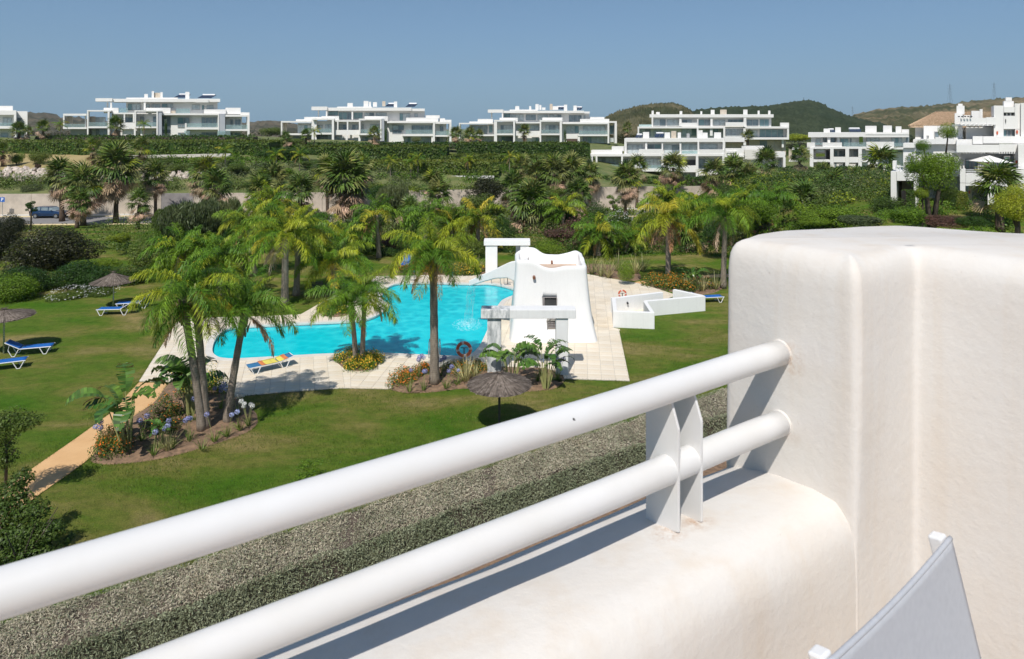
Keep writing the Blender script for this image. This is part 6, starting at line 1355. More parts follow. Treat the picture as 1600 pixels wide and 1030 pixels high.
# yellow container
q = pd(1022, 322, 106); yb = thing('recycling_bin', 'yellow recycling container on the road by the concrete wall', 'bin', (q.x, 106, q.z-.2))
MB().prism([(-.55, -.5), (.55, -.5), (.55, .5), (-.55, .5)], .15, 1.15).build('body', 'yellow_bin', yb, bevel=.05); MB().box(-.62, -.55, 1.152, .62, .55, 1.3).build('lid', 'yellow_bin', yb, bevel=.04); MB().box(-.35, -.53, .75, .35, -.51, .95).build('slot', 'dark_interior', yb)
for x in (-.45, .45): MB().tube([(x, -.4, .08), (x+.02, -.3, .08)], .1, 8).build('wheel', 'tyre', yb)
yb.scale = (1.1, 1.1, 1.1)
# boulders of the slope
bm_ = []
for s in range(5):
    r = np.random.default_rng(s+40); import bmesh
    bmm = bmesh.new(); bmesh.ops.create_icosphere(bmm, subdivisions=2, radius=1)
    for v in bmm.verts: v.co = Vector(v.co)*(1+.28*sin(v.co.x*3+s)*sin(v.co.y*4+s*2)+.15*r.normal()*.5); v.co.z *= .75
    me = bpy.data.meshes.new('boulder'); bmm.to_mesh(me); bmm.free(); me.materials.append(M['boulder']); bm_.append(me)
bk = thing('rock_bank', 'bank of piled pale boulders above the concrete wall at the left', 'rocks', (-60, 105, 2.5)); r_ = random.Random(9)
for q in range(150):
    px = r_.uniform(-40, 118) if q < 95 else r_.uniform(120, 345); f = r_.random(); Y = 103.2+f*4.6; X = (px-CX)*Y/F; s = r_.uniform(.35, .8)*(1-.2*f)
    inst('boulder', bm_[q % 5], bk, Vector((X, Y, zt(X, Y)+.15))-Vector((-60, 105, 2.5)), (r_.uniform(0, 3), r_.uniform(0, 3), r_.uniform(0, 6)), (s*1.2, s, s*.8))
# thin kerbs over the bank
for (x0, y0, x1, y1, Y) in ((-20, 265.5, 115, 266.5, 108.3), (200, 243, 360, 240, 120),):
    a, b = pd(x0, y0, Y), pd(x1, y1, Y); t_ = thing('terrace_kerb', 'thin pale kerb line along the top of the boulder bank' if x0 < 0 else 'thin pale kerb line across the planted bank below the left block', 'kerb', a)
    MB().add([Vector((0, 0, -.6)), b-a+Vector((0, 0, -.6)), b-a, Vector((0, 0, 0)), Vector((0, .3, -.6)), b-a+Vector((0, .3, -.6)), b-a+Vector((0, .3, 0)), Vector((0, .3, 0))], [(0, 1, 2, 3), (3, 2, 6, 7), (4, 7, 6, 5), (0, 3, 7, 4), (1, 5, 6, 2)]).build('kerb', 'kerb_stone', t_)
# pylons on the far hill
for i, (px, py0, py1, Y, lab) in enumerate(((1484, 131, 168, 1480, 'left steel lattice pylon on the tan hill'), (1553, 129, 162, 1480, 'right steel lattice pylon on the tan hill'), (1332, 166, 184, 1500, 'tiny far pylon in the dip between the hills'), (1256, 152, 160, 960, 'small mast on top of the green hill'))):
    q = pd(px, py1, Y); h = (py1-py0)*Y/F; th = thing('pylon', lab, 'pylon', q-Vector((0, 0, 8)), group='pylons on the hills'); w = h*.11; tk = .16 if i < 2 else .12; h += 8
    for sx_ in (-1, 1):
        for sy_ in (-1, 1): MB().tube([(sx_*w, sy_*w, 0), (sx_*w*.3, sy_*w*.3, h*.62), (0, 0, h)], tk, 3).build('leg', 'steel', th)
    mb = MB()
    for k in range(8):
        f, g_ = k/8, (k+1)/8; w0, w1 = w*(1-f*.85), w*(1-g_*.85); mb.tube([(-w0, -w0, h*f), (w1, -w1, h*g_)], tk*.6, 3); mb.tube([(w0, -w0, h*f), (-w1, -w1, h*g_)], tk*.6, 3)
    mb.build('lattice', 'steel', th)
    for f in (.7, .82, .93): MB().tube([(-w*1.1, 0, h*f), (w*1.1, 0, h*f)], tk, 3).build('cross_arm', 'steel', th)
fh = pd(1415, 184, 1300); th = thing('farm_building', 'tiny white farm building far off on the tan hill', 'building', fh-Vector((0, 0, 6))); MB().box(-9, 0, 0, 9, 8, 8).build('wall', 'villa_white', th); MB().box(-14, 2, 0, -9.1, 8, 6).build('annex', 'villa_white', th)

# ================================================================== hedges on the hill
def hpts(pxs, Y, z=None, dz=0): 
    out = []
    for i, px in enumerate(pxs):
        y = Y[i] if hasattr(Y, '__len__') else Y; X = (px-CX)*y/F; out.append((X, y, (zt(X, y) if z is None else z)+dz))
    return out
def far_hedge(label, pxs, ytop, ybot, Y, width, n, m='hedge_green', size=.42):
    """hedge whose front face spans the given picture rows at depth Y"""
    Y = meet(sum(pxs)/len(pxs), ybot); z0 = H-(ybot-HY)*Y/F; z1 = H-(ytop-HY)*Y/F; return hedge('hedge', label, hpts(pxs, Y, z0-.4), width, z1-z0+.4, m, n, size, side_m='leaf_mid' if m == 'hedge_green' else None, jag=.14, face='front', group='clipped hedges on the terraced hillside')
far_hedge('upper dark clipped hedge right below the left white block', [60, 400], 213, 221, 149, 2.5, 4500, 'leaf_deep')
far_hedge('long green hedge band above the dry field at the left', [-60, 230, 430], 221, 238, 136, 6, 11000)
far_hedge('hedge band below the centre left white block', [470, 700], 229, 247, 152, 5, 7000)
far_hedge('lower hedge band behind the upper pool terrace', [575, 780], 252, 270, 134, 4, 6000)
far_hedge('dark hedge line right below the centre left block', [480, 720], 224, 230, 158, 3, 3500, 'leaf_deep')
far_hedge('tall hedge band below the middle skyline block', [715, 920], 224, 250, 160, 5, 8000)
far_hedge('second hedge step below the middle skyline block', [690, 860], 243, 262, 148, 4, 6000)
far_hedge('hedge in front of the lower white block', [900, 1200], 278, 290, 131, 3, 6000, 'leaf_deep')
far_hedge('hedge strip on the roof terrace between the two clustered blocks', [1060, 1230], 232, 241, 160, 2, 2500)
far_hedge('trimmed dark hedge below the right hand apartment block', [1200, 1365], 262, 276, 133, 2.5, 5000, 'leaf_deep', .34)
hedge('hedge', 'grey curved clipped hedge among the shrubs below the right hand block', [gp(1305, 345)[:2]+(0,) if False else (*pd(1302, 312, 84)[:2], pd(1302, 312, 84).z-1.4), (*pd(1322, 308, 88)[:2], pd(1322, 308, 88).z-1.4), (*pd(1362, 307, 88)[:2], pd(1362, 307, 88).z-1.4)], 2.4, 1.5, 'hedge_grey', 5000, .2, side_m='hedge_greyside', jag=.05)
hedge('hedge', 'clipped light green cube hedge beside the arch of the right hand house', [(*pd(1488, 328, 61)[:2], pd(1488, 328, 61).z), (*pd(1507, 328, 61)[:2], pd(1507, 328, 61).z)], 1.0, 1.6, 'hedge_green', 3000, .11, jag=.03)
hedge('hedge', 'dark hedge piece inside the left arch of the right hand house', [(*pd(1412, 334, 61.5)[:2], pd(1412, 334, 61.5).z), (*pd(1426, 334, 61.5)[:2], pd(1426, 334, 61.5).z)], .8, 2.1, 'leaf_deep', 2500, .11, jag=.03)

# ================================================================== feather palms near the pool
G_, Lm, Yl = ('frond_green', 1), ('frond_lime', 1), ('frond_yellow', 1)
g_mix = [('frond_green', 6), ('frond_lime', 2)]; l_mix = [('frond_lime', 5), ('frond_yellow', 1), ('frond_green', 3)]; y_mix = [('frond_yellow', 3), ('frond_lime', 4), ('frond_green', 1)]; gl_mix = [('frond_green', 5), ('frond_lime', 4), ('frond_yellow', .5)]
feather_palm(316, 676, 284, 466, 2.6, 'big twin-trunked palm leaning left in the near flower bed, with orange dead fronds', [('frond_green', 4), ('frond_lime', 4), ('frond_yellow', .6)], 11, .155, 3, spread=1.0, seed=1, twin=[(322, .14, 305, 466)], lean=-.3, upb=-.05)
feather_palm(355, 663, 383, 487, 2.45, 'slimmer palm curving right beside the twin-trunked palm', g_mix, 17, .15, 2, seed=2, lean=.5, upb=.05)
feather_palm(679, 603, 677, 402, 2.55, 'tall yellow-green palm in the flower bed beside the near pool edge', l_mix, 25, .2, 3, seed=3, dead='frond_tan', upb=.0)
feather_palm(556, 566, 549, 478, 2.5, 'twin palm growing from the round yellow flower island in the deck', g_mix+[('frond_yellow', .3)], 16, .13, 1, seed=4, twin=[(566, .15, 570, 462)], upb=.08)
feather_palm(445, 476, 446, 372, 3.2, 'palm with pale hanging dead frond on the lawn left of the pool', l_mix, 22, .24, 3, seed=5, dead='frond_pale')
feather_palm(463, 463, 468, 366, 3.0, 'second palm close behind with pale dead frond bent right', y_mix+[('frond_green', 2)], 20, .21, 2, seed=6, dead='frond_pale', Y=46)
feather_palm(396, 430, 392, 352, 3.2, 'palm with thick pale trunk behind the left palms', g_mix, 20, .28, 3, seed=7, dead='frond_tan', Y=52)
feather_palm(522, 458, 521, 412, 3.1, 'low green and yellow palm on the lawn above the flower island', gl_mix, 26, .2, 1, seed=8, Y=46.6, upb=.05)
feather_palm(592, 407, 588, 336, 2.9, 'palm with two drooping golden fronds behind the pool', [('frond_green', 3), ('frond_yellow', 1)], 16, .2, 4, seed=9, Y=59, dead='frond_tan', hi=False)
feather_palm(664, 418, 667, 338, 3.0, 'palm directly behind the tall yellow-green palm', [('frond_green', 4), ('frond_yellow', 2)], 16, .22, 3, seed=10, Y=60, hi=False)
feather_palm(747, 400, 747, 345, 3.2, 'palm with long arching yellow fronds right of the tall palm', y_mix, 15, .2, 3, seed=11, Y=62, hi=False)
feather_palm(934, 398, 935, 366, 3.1, 'bushy green palm on the far lawn behind the tower', g_mix+[('frond_yellow', 1)], 26, .27, 2, seed=12, Y=60, hi=False)
feather_palm(978, 402, 980, 374, 2.2, 'thin young palm on the far lawn, left of a close pair', g_mix, 14, .13, 1, seed=13, Y=61, hi=False)
feather_palm(987, 400, 988, 370, 2.1, 'thin young palm on the far lawn, right of a close pair', g_mix, 12, .13, 1, seed=14, Y=62, hi=False)
feather_palm(1044, 440, 1044, 343, 3.3, 'slim palm with orange-yellow fronds behind the shower wall', y_mix, 15, .2, 4, seed=15, Y=50, dead='frond_tan')
feather_palm(1130, 452, 1134, 336, 3.2, 'upright green palm beside the white terrace pier', g_mix, 20, .2, 2, seed=16, Y=48, dead='frond_pale')
feather_palm(1047, 350, 1045, 318, 3.9, 'broad dense green palm in front of the lower white block', g_mix, 38, .3, 2, seed=17, Y=78, hi=False)
feather_palm(268, 400, 285, 395, 3.0, 'green palm behind the big twin-trunked palm', g_mix, 26, .22, 2, seed=18, Y=47, hi=False)
feather_palm(345, 425, 340, 408, 3.2, 'dense green palm between the near palms and the tree belt', g_mix, 30, .25, 1, seed=19, Y=46, hi=False)
feather_palm(1205, 345, 1205, 318, 3.4, 'green palm right of the pier top among the shrubs', g_mix, 26, .25, 2, seed=20, Y=66, hi=False)
feather_palm(424, 0, 422, 322, 3.3, 'tall palm behind the left pair, rising above the belt', gl_mix, 20, .2, 2, seed=41, Y=62, hi=False)
feather_palm(536, 0, 538, 374, 3.0, 'bright palm between the low green palm and the one with golden fronds', gl_mix, 20, .2, 2, seed=43, Y=57, hi=False)
feather_palm(706, 0, 706, 350, 3.2, 'feathery bright palm right of the tall yellow-green palm', l_mix, 20, .2, 2, seed=44, Y=62, hi=False)
feather_palm(1085, 0, 1085, 330, 3.2, 'feathery green palm between the orange-yellow and the upright green palm', gl_mix, 20, .2, 2, seed=45, Y=68, hi=False)
feather_palm(1165, 0, 1165, 318, 3.2, 'bright feathery palm above the left corner of the pier', gl_mix, 20, .2, 2, seed=46, Y=66, hi=False)
feather_palm(880, 0, 880, 330, 3.2, 'feathery palm in the belt right of the tower', gl_mix, 18, .2, 2, seed=47, Y=72, hi=False)
for i, (px, ty, Yp, lab) in enumerate(((432, 243, 128, 'young yellowish palm left of the upper planted bank'), (468, 243, 128, 'young orange-yellow palm on the upper planted bank'), (610, 252, 126, 'slender young palm left of the white deck chairs'), (642, 254, 126, 'slender young palm above the upper pool edge'), (653, 249, 127, 'taller slender young palm with green crown above the upper pool edge'),
                                   (731, 251, 127, 'slender young palm before the hedge step in the centre'), (796, 246, 127, 'slender yellow young palm left of the fan palm group'), (352, 237, 130, 'small yellow-green palm on the bank above the left kerb line'), (94, 196, 150, 'thin yellowish palm at the left end of the see-through frame'), (225, 195, 150, 'thin yellowish palm in front of the left white block'), (491, 206, 160, 'small thin palm before the dark glazing of the centre left block'))):
    feather_palm(px, 0, px, ty, 1.9, lab, [('frond_yellow', .7), ('frond_lime', 3), ('frond_green', 2)], 11, .09, 1, Y=Yp, seed=30+i, hi=False, skirt=False, group='slender young palms on the hillside')

# ================================================================== fan palms
FP = [  # trunk px, top px, top py, depth, radius px, label, dead, fans
    (181, 182, 262, 88, 33, 'tall fan palm with thick dark trunk and shaggy crown before the concrete wall', 26, 40),
    (97, 95, 276, 90, 26, 'shaggy fan palm left of the tall one, above the parked car', 16, 34), (130, 131, 290, 86, 30, 'grey-olive fan palm between the car and the tall fan palm', 22, 30),
    (243, 243, 276, 92, 22, 'fan palm with orange dead skirt right of the tall one', 18, 26), (120, 124, 316, 82, 20, 'low fan palm with brown skirt right of the parked car', 20, 20),
    (215, 218, 318, 80, 19, 'low bright fan palm with tan skirt before the wall', 16, 20), (318, 320, 272, 88, 26, 'fan palm with broad pinkish dead skirt in the left centre', 26, 24), (322, 338, 292, 80, 24, 'fan palm half hidden above the willow-like mass', 14, 26),
    (405, 408, 300, 76, 26, 'fan palm with yellow-brown skirt left of the large centre one', 18, 26), (425, 426, 285, 86, 26, 'dark fan palm above the yellow palms in the left centre', 12, 28), (470, 468, 298, 80, 25, 'fan palm left of the big centre fan palm', 16, 26),
    (543, 541, 282, 78, 38, 'largest fan palm in the centre left with heavy tan skirt', 30, 44), (512, 510, 268, 92, 22, 'fan palm just behind the largest centre one on its left', 16, 24), (566, 565, 264, 96, 20, 'fan palm behind the largest centre one on its right', 16, 22),
    (677, 677, 287, 88, 19, 'fan palm before the white upper pool wall', 12, 24), (686, 686, 305, 80, 23, 'dark spreading fan palm below the white upper pool wall', 4, 24), (640, 640, 330, 70, 20, 'small fan palm behind the golden drooping palm', 6, 20),
    (770, 772, 345, 72, 24, 'yellowing fan palm left of the back portal frame', 12, 24), (830, 830, 320, 74, 33, 'big fan palm with cream seed stalks behind the tower', 18, 38), (800, 802, 296, 92, 24, 'fan palm between the round olive tree and the middle fan palms', 14, 24),
    (838, 838, 275, 106, 24, 'pale-skirted fan palm in the row above the wall, left of the slim long-trunked one', 18, 26), (867, 866, 272, 104, 25, 'tall slim fan palm with long trunk before the wall', 18, 28), (893, 892, 268, 106, 25, 'fan palm right of the slim long-trunked one', 10, 28), (922, 922, 274, 108, 19, 'smaller fan palm at the left corner of the lower white block', 16, 22), (815, 815, 262, 110, 18, 'small yellowish fan palm in the row above the wall', 12, 20),
    (905, 903, 305, 84, 24, 'fan palm with pale dead bunch before the concrete wall', 12, 26), (977, 978, 280, 90, 24, 'straight fan palm with round tan skirt before the lower white block', 20, 30), (995, 996, 262, 112, 17, 'fan palm right behind the straight tan-skirted one', 10, 20), (1052, 1052, 262, 108, 22, 'fan palm with brown skirt above the dense green palm', 20, 24),
    (1116, 1115, 272, 96, 21, 'fan palm with orange inner skirt before the lower white block', 22, 26), (1145, 1146, 272, 100, 25, 'fan palm right of the orange-skirted one', 12, 28), (1168, 1168, 280, 98, 22, 'fan palm second right of the orange-skirted one', 14, 26), (1195, 1197, 255, 112, 22, 'fan palm with salmon dead skirt at the right wing of the lower block', 24, 24),
    (1081, 1080, 366, 62, 25, 'low stocky fan palm with dark trunk standing alone on the far lawn', 6, 26), (1255, 1256, 318, 72, 30, 'bright green low fan palm above the white pier', 4, 34), (1248, 1247, 295, 90, 22, 'dark fan palm above the bright low one', 4, 24), (1300, 1302, 295, 84, 27, 'spreading dark fan palm left of the grey clipped hedge', 3, 28), (1375, 1376, 255, 115, 26, 'fan palm with salmon and white dead skirt before the right block', 26, 22), (1250, 1249, 245, 120, 16, 'small fan palm at the left end of the right apartment block', 8, 20),
    (1212, 1212, 292, 96, 20, 'fan palm on the right slope above the pier corner', 10, 24), (1285, 1286, 272, 112, 17, 'fan palm on the right slope before the right block middle', 12, 22), (1338, 1338, 282, 100, 19, 'fan palm on the right slope near the house corner', 8, 24), (1178, 1179, 305, 84, 20, 'fan palm just above the left end of the pier top', 14, 24), (1562, 1560, 290, 55, 34, 'big dark fan palm in front of the right hand house', 3, 30), (30, 30, 204, 142, 13, 'fan palm by the block at the left edge', 10, 22), (43, 44, 206, 143, 8, 'small dark fan palm next to the left edge block', 4, 14), (66, 67, 200, 146, 11, 'fan palm in the gap between the two left blocks', 6, 20), (181, 181, 196, 148, 13, 'stocky fan palm before the left white block', 8, 22), (4, 5, 236, 128, 13, 'short fan palm on the lawn at the left edge', 10, 18), (145, 146, 231, 126, 14, 'fan palm in front of the long hedge band', 8, 16), (215, 222, 231, 128, 15, 'fan palm against the hedge band right of the dry field', 8, 16),
    (478, 478, 212, 152, 10, 'fan palm at the left of the centre left block', 4, 18), (448, 447, 216, 154, 10, 'small fan palm at the left end of the centre left block', 5, 16), (585, 585, 209, 152, 12, 'fan palm in front of the centre left block', 8, 20), (712, 712, 209, 160, 11, 'left one of three fan palms between the two centre blocks', 10, 20), (733, 734, 211, 160, 11, 'middle one of three fan palms between the two centre blocks', 10, 20), (748, 749, 212, 160, 9, 'right one of three fan palms between the two centre blocks', 8, 18), (818, 819, 205, 164, 11, 'fan palm in front of the middle skyline block', 6, 20), (1168, 1169, 213, 158, 10, 'small fan palm on the terrace between the clustered blocks', 2, 18), (980, 980, 200, 165, 9, 'fan palm peeking behind the lower block roof at its left', 3, 16)]
for i, (px, tx, ty, Yp, rp, lab, nd, nf) in enumerate(FP):
    mx_ = (('fan_green', 6), ('fan_olive', 2)) if ty > 290 else (('fan_green', 4), ('fan_olive', 3), ('frond_lime', .4))
    fan_palm(px, tx, ty, Yp, rp, lab, nd, nf, mx_, rad=.3 if rp > 24 else .22, seed=i, skirt=1.1, group='fan palms along the road and hillside')

# ================================================================== trees and shrubs
T = lambda *a, **k: plant('tree', a[0], 'tree', *a[1:], **k)
B = lambda *a, **k: plant('shrub', a[0], 'shrub', *a[1:], **k)
T('wide dark olive-brown tree at the left behind the green bushes', 88, 392, 78, 52, 56, 'tree', 'leaf_olive', trunk=.3, lod=1)
T('dark olive tree cut by the left edge below the parking sign', -2, 372, 34, 44, 58, 'tree', 'leaf_olive', trunk=.2, lod=1)
T('brownish bushy tree behind the dark olive tree near the road', 20, 352, 26, 18, 66, 'tree', 'leaf_olive', trunk=.15)
B('deep green rounded bush at the left below the dark olive tree', 40, 440, 52, 34, 47, 'tree', 'leaf_deep', lod=1)
B('lighter green bush at the left lawn corner', 20, 458, 46, 36, 45, 'tree', 'leaf_green', lod=1)
B('green layered bush behind the thatched parasol', 132, 430, 50, 30, 48, 'tree', 'leaf_deep', lod=1)
B('bright green bush between dark tree and parasol', 150, 412, 34, 18, 50, 'mound', 'leaf_green', lod=1)
B('low shrub covered in white flowers left of the thatched parasol', 113, 461, 34, 14, 45.5, 'mound', 'leaf_mid', flowers=('flower_white', 1500, .03), lod=1)
B('second white flowering shrub right behind the parasol pole', 160, 455, 26, 9, 46.5, 'mound', 'leaf_mid', flowers=('flower_white', 900, .035), lod=1)
B('lime green shrub behind the dark tree', 186, 372, 19, 14, 60, 'mound', 'leaf_lime')
T('large grey-green willow-like tree in the left centre', 300, 345, 62, 44, 62, 'willow', 'leaf_greygreen', trunk=.25)
T('grey-green willow-like tree right of the larger one', 352, 338, 38, 40, 66, 'willow', 'leaf_greygreen', trunk=.2)
T('dense green tree mass behind the near twin palm', 250, 398, 48, 38, 55, 'tree', 'leaf_mid', trunk=.2)
B('dark shrub at the base of the tree belt behind the left lawn', 205, 432, 40, 26, 50, 'tree', 'leaf_deep')
B('green ferny bush mass left of the palms on the lawn', 320, 400, 60, 36, 52, 'willow', 'leaf_green')
B('lime shrub inside the belt above the palms', 385, 360, 24, 20, 60, 'mound', 'leaf_lime')
T('grey-green pepper tree right of the largest centre fan palm', 615, 312, 36, 34, 76, 'willow', 'leaf_greygreen', trunk=.25)
T('dark green tree under the pepper tree', 575, 345, 32, 24, 68, 'tree', 'leaf_deep', trunk=.2)
T('round olive-green tree right of the white pool wall', 762, 297, 34, 28, 88, 'tree', 'leaf_olive', trunk=.2)
T('second round olive tree left of the first', 745, 318, 30, 22, 82, 'tree', 'leaf_mid', trunk=.2)
T('dark dense tree below the hedges in the centre', 412, 345, 30, 34, 62, 'tree', 'leaf_deep', trunk=.2)
B('round clipped light green bush behind the tower', 857, 386, 22, 12, 58, 'round', 'leaf_green')
B('purple-brown flowering shrub behind the tower', 870, 366, 30, 14, 66, 'mound', 'leaf_purple', flowers=('flower_pink', 400, .03))
B('brown-purple shrub band in the belt centre', 905, 352, 30, 16, 70, 'mound', 'leaf_purple', flowers=('flower_pink', 250, .03))
B('white flowering oleander behind the far lawn palms', 968, 345, 22, 16, 66, 'mound', 'leaf_mid', flowers=('flower_white', 1100, .035))
T('pale young conifer-like tree before the concrete wall', 960, 318, 14, 18, 88, 'open', 'leaf_green', trunk=.1)
B('magenta flowering shrub behind the golden drooping palm', 610, 378, 18, 14, 62, 'mound', 'leaf_purple', flowers=('flower_pink', 350, .04))
B('dark shrub left of the end-on blue lounger', 560, 385, 34, 24, 62, 'tree', 'leaf_deep')
B('dark reddish hedge shrub below the magenta flowers', 612, 395, 22, 14, 60, 'mound', 'leaf_deep')
B('green shrub behind the back portal frame', 790, 396, 24, 14, 62, 'mound', 'leaf_deep')
B('shrub mass right of the tall yellow palm', 735, 385, 36, 20, 60, 'mound', 'leaf_mid')
T('slim leafy tree with hanging foliage behind the orange-yellow palm', 1046, 375, 14, 30, 54, 'open', 'leaf_greygreen', trunk=.08)
B('dark brown-green shrub right of the orange-yellow palm', 1095, 355, 36, 20, 66, 'mound', 'leaf_purple')
B('shrub mass behind the solitary low fan palm', 1050, 350, 40, 22, 70, 'tree', 'leaf_mid')
B('deep green shrub left of the white pier', 1120, 362, 26, 24, 58, 'tree', 'leaf_deep')
B('dark green bush behind the upright green palm', 1160, 340, 36, 24, 62, 'tree', 'leaf_mid')
B('bright green bush above the left corner of the pier', 1195, 330, 30, 24, 60, 'tree', 'leaf_green')
B('green bush mass in the middle above the pier', 1290, 335, 44, 22, 62, 'mound', 'leaf_green')
B('grey-green low bush above the pier', 1345, 345, 38, 14, 55, 'mound', 'leaf_greygreen')
B('leafy green bush left of the right hand house', 1385, 320, 30, 20, 62, 'tree', 'leaf_mid')
T('young tree with pale green crown before the left arch', 1441, 302, 14, 15, 54, 'mound', 'leaf_lime', trunk=.06)
B('green grassy shrub row above the pier right of the middle', 1420, 335, 40, 16, 52, 'mound', 'leaf_green')
B('reddish ground shrub right of the grassy row', 1490, 345, 44, 12, 50, 'mound', 'leaf_purple')
B('dark shrub at the foot of the right hand house', 1520, 345, 26, 12, 48, 'mound', 'leaf_deep')
T('bright yellow-green tree at the right edge above the pier', 1588, 318, 36, 36, 42, 'tree', 'leaf_lime', trunk=.15, lod=1)
big_t = T('large round-leaved tree with twisted trunks in front of the right hand house', 1456, 268, 42, 38, 55, 'tree', 'leaf_green', trunk=.22, multi=True, lod=1)
add_crown(big_t, 1481, 204, 14, 13, 55, 'round', 'leaf_green', (1478, 240)); add_crown(big_t, 1442, 227, 12, 9, 55.3, 'round', 'leaf_green', (1447, 255))
add_crown(big_t, 1428, 262, 18, 12, 54.5, 'tree', 'leaf_green', (1450, 290)); add_crown(big_t, 1478, 300, 18, 16, 54.7, 'tree', 'leaf_mid', (1470, 320))
T('small round tree on the grass strip at the left', 63, 245, 16, 14, 118, 'tree', 'leaf_mid', trunk=.1)
T('small yellow-green tree left on the grass strip', 25, 248, 12, 11, 116, 'tree', 'leaf_green', trunk=.1)
T('little dark red tree on the grass strip', 60, 260, 5, 7, 112, 'mound', 'leaf_purple', trunk=.06)
T('young tree with sparse crown on the road verge', 48, 322, 12, 16, 80, 'open', 'leaf_deep', trunk=.09)
T('bush tree in the grey bank right of the parking sign', 48, 295, 18, 14, 99, 'mound', 'leaf_greygreen')
T('slim dark cypress before the left white block', 259, 200, 2.6, 13, 148, 'round', 'leaf_deep')
T('slim dark cypress before the centre left block', 603, 212, 2.6, 13, 152, 'round', 'leaf_deep')
T('slim dark cypress before the middle skyline block', 883, 212, 2.4, 11, 162, 'round', 'leaf_deep')
T('dark green pine cluster below the centre left block', 448, 240, 40, 13, 140, 'tree', 'leaf_deep', trunk=.1)
T('dark conifer in the hedge below the centre left block', 581, 236, 11, 13, 144, 'round', 'leaf_deep'); T('second dark conifer in the hedge below the centre left block', 693, 236, 10, 12, 144, 'round', 'leaf_deep')
T('dark conifer before the hedge below the middle skyline block', 793, 237, 9, 13, 150, 'round', 'leaf_deep'); T('dark conifer right before the lower block', 873, 238, 8, 13, 150, 'round', 'leaf_deep')
T('grey olive tree before the centre left block', 650, 218, 9, 6, 156, 'mound', 'leaf_greygreen')
B('lime bushes right end of the hedge steps', 770, 247, 22, 8, 138, 'mound', 'leaf_lime'); B('lime green bushes on the slope above the lower block', 1245, 215, 30, 10, 200, 'mound', 'leaf_lime')
B('tan scrub on the slope left of the right block', 1248, 228, 30, 8, 190, 'mound', 'leaf_olive')
T('green trees behind the left end of the centre left block', 425, 205, 20, 9, 185, 'tree', 'leaf_mid')
# young tree at the near left edge and dark leafy shrub below it
th = thing('young_tree', 'young tree with airy dark foliage at the left edge above the bushy shrub', 'tree', gp(8, 790)); g = Vector(th.location)
tp_ = lambda px, py, dy=0: pd(px, py, g.y+dy)-g
MB().tube([(0, 0, -.1), tp_(10, 720), tp_(9, 665)], [.05, .04, .025], 8).build('trunk', 'bark', th, smooth=True)
for a_, b_ in (((9, 700), (28, 672)), ((9, 690), (-10, 668)), ((24, 677), (48, 658)), ((9, 720), (26, 700)), ((9, 675), (20, 652))): MB().tube([tp_(*a_), tp_(*b_)], [.022, .01], 5).build('limb', 'bark', th)
r = np.random.default_rng(8); bl = [(*tp_(x, y), rx, .5, rz) for x, y, rx, rz in ((20, 655, .55, .28), (-5, 662, .5, .3), (45, 659, .35, .16), (8, 680, .3, .2), (0, 700, .3, .25), (30, 668, .3, .15), (10, 720, .22, .25))]
P_, N_ = cloud(5200, bl, .08, r=r, lump=.25, inner=.5); V, Q = leaf_quads(P_, N_, .075, .5, .4, r); o = inst('crown', np_mesh('crown', V, Q, 'leaf_mid'), th); o['kind'] = 'stuff'
th = thing('shrub', 'sprawling glossy green shrub in the lower left corner in front of the path', 'shrub', gp(30, 900)); g = Vector(th.location)
bl = [(*tp_(x-6, y+8, dy), rx*.72, .35, rz*.75) for x, y, dy, rx, rz in ((20, 770, 1, .75, .5), (55, 790, .6, .6, .35), (0, 800, .5, .9, .6), (45, 830, .2, .8, .5), (85, 822, .3, .45, .28), (10, 850, 0, .9, .6), (60, 860, 0, .7, .4), (108, 838, .5, .16, .12), (40, 740, 1.2, .35, .3))]
P_, N_ = cloud(13000, bl, .08, r=r, lump=.25, inner=.4); V, Q = leaf_quads(P_, N_, .08, .5, .4, r); o = inst('foliage', np_mesh('foliage', V, Q, 'leaf_mid'), th); o['kind'] = 'stuff'
for k in range(9): a_ = k*.7; MB().tube([(0, 0, -.1), (cos(a_)*.4, sin(a_)*.3, .8), (cos(a_)*.9, sin(a_)*.7, 1.5)], [.03, .02, .01], 5).build('limb', 'bark', th)
B('leafy weed bush poking over the top rail before the lawn', 478, 742, 38, 16, 20.5, 'open', 'leaf_green'); 
# low green cover along the lawn side of the grey hedge
r = np.random.default_rng(21); n_ = 26000; s_ = r.uniform(-13, 12, n_); c0 = Vector((3.1, 22.45)); e_ = Vector((.84, .545)); f_ = Vector((-.545, .84)); t_ = 1.35+np.abs(r.normal(size=n_))*.28; hgt = .42*np.exp(-((t_-1.2)/.5)**2)*(.6+.4*np.sin(s_*1.7)*np.sin(s_*.6+1))*r.uniform(.2, 1.1, n_)
keep = np.sin(s_*1.3)+np.sin(s_*.45+2)+r.normal(size=n_)*.4 > -.7
P_ = np.stack([c0.x+e_.x*s_+f_.x*t_, c0.y+e_.y*s_+f_.y*t_, hgt], 1)[keep]; V, Q = leaf_quads(P_, r.normal(size=P_.shape)*.5+np.array([0, 0, 1]), .075, .6, .4, r)
o = link(bpy.data.objects.new('ground_cover', np_mesh('ground_cover', V, Q, 'leaf_green'))); tag(o, 'low bright green ground cover between the grey hedge and the lawn', kind='stuff')

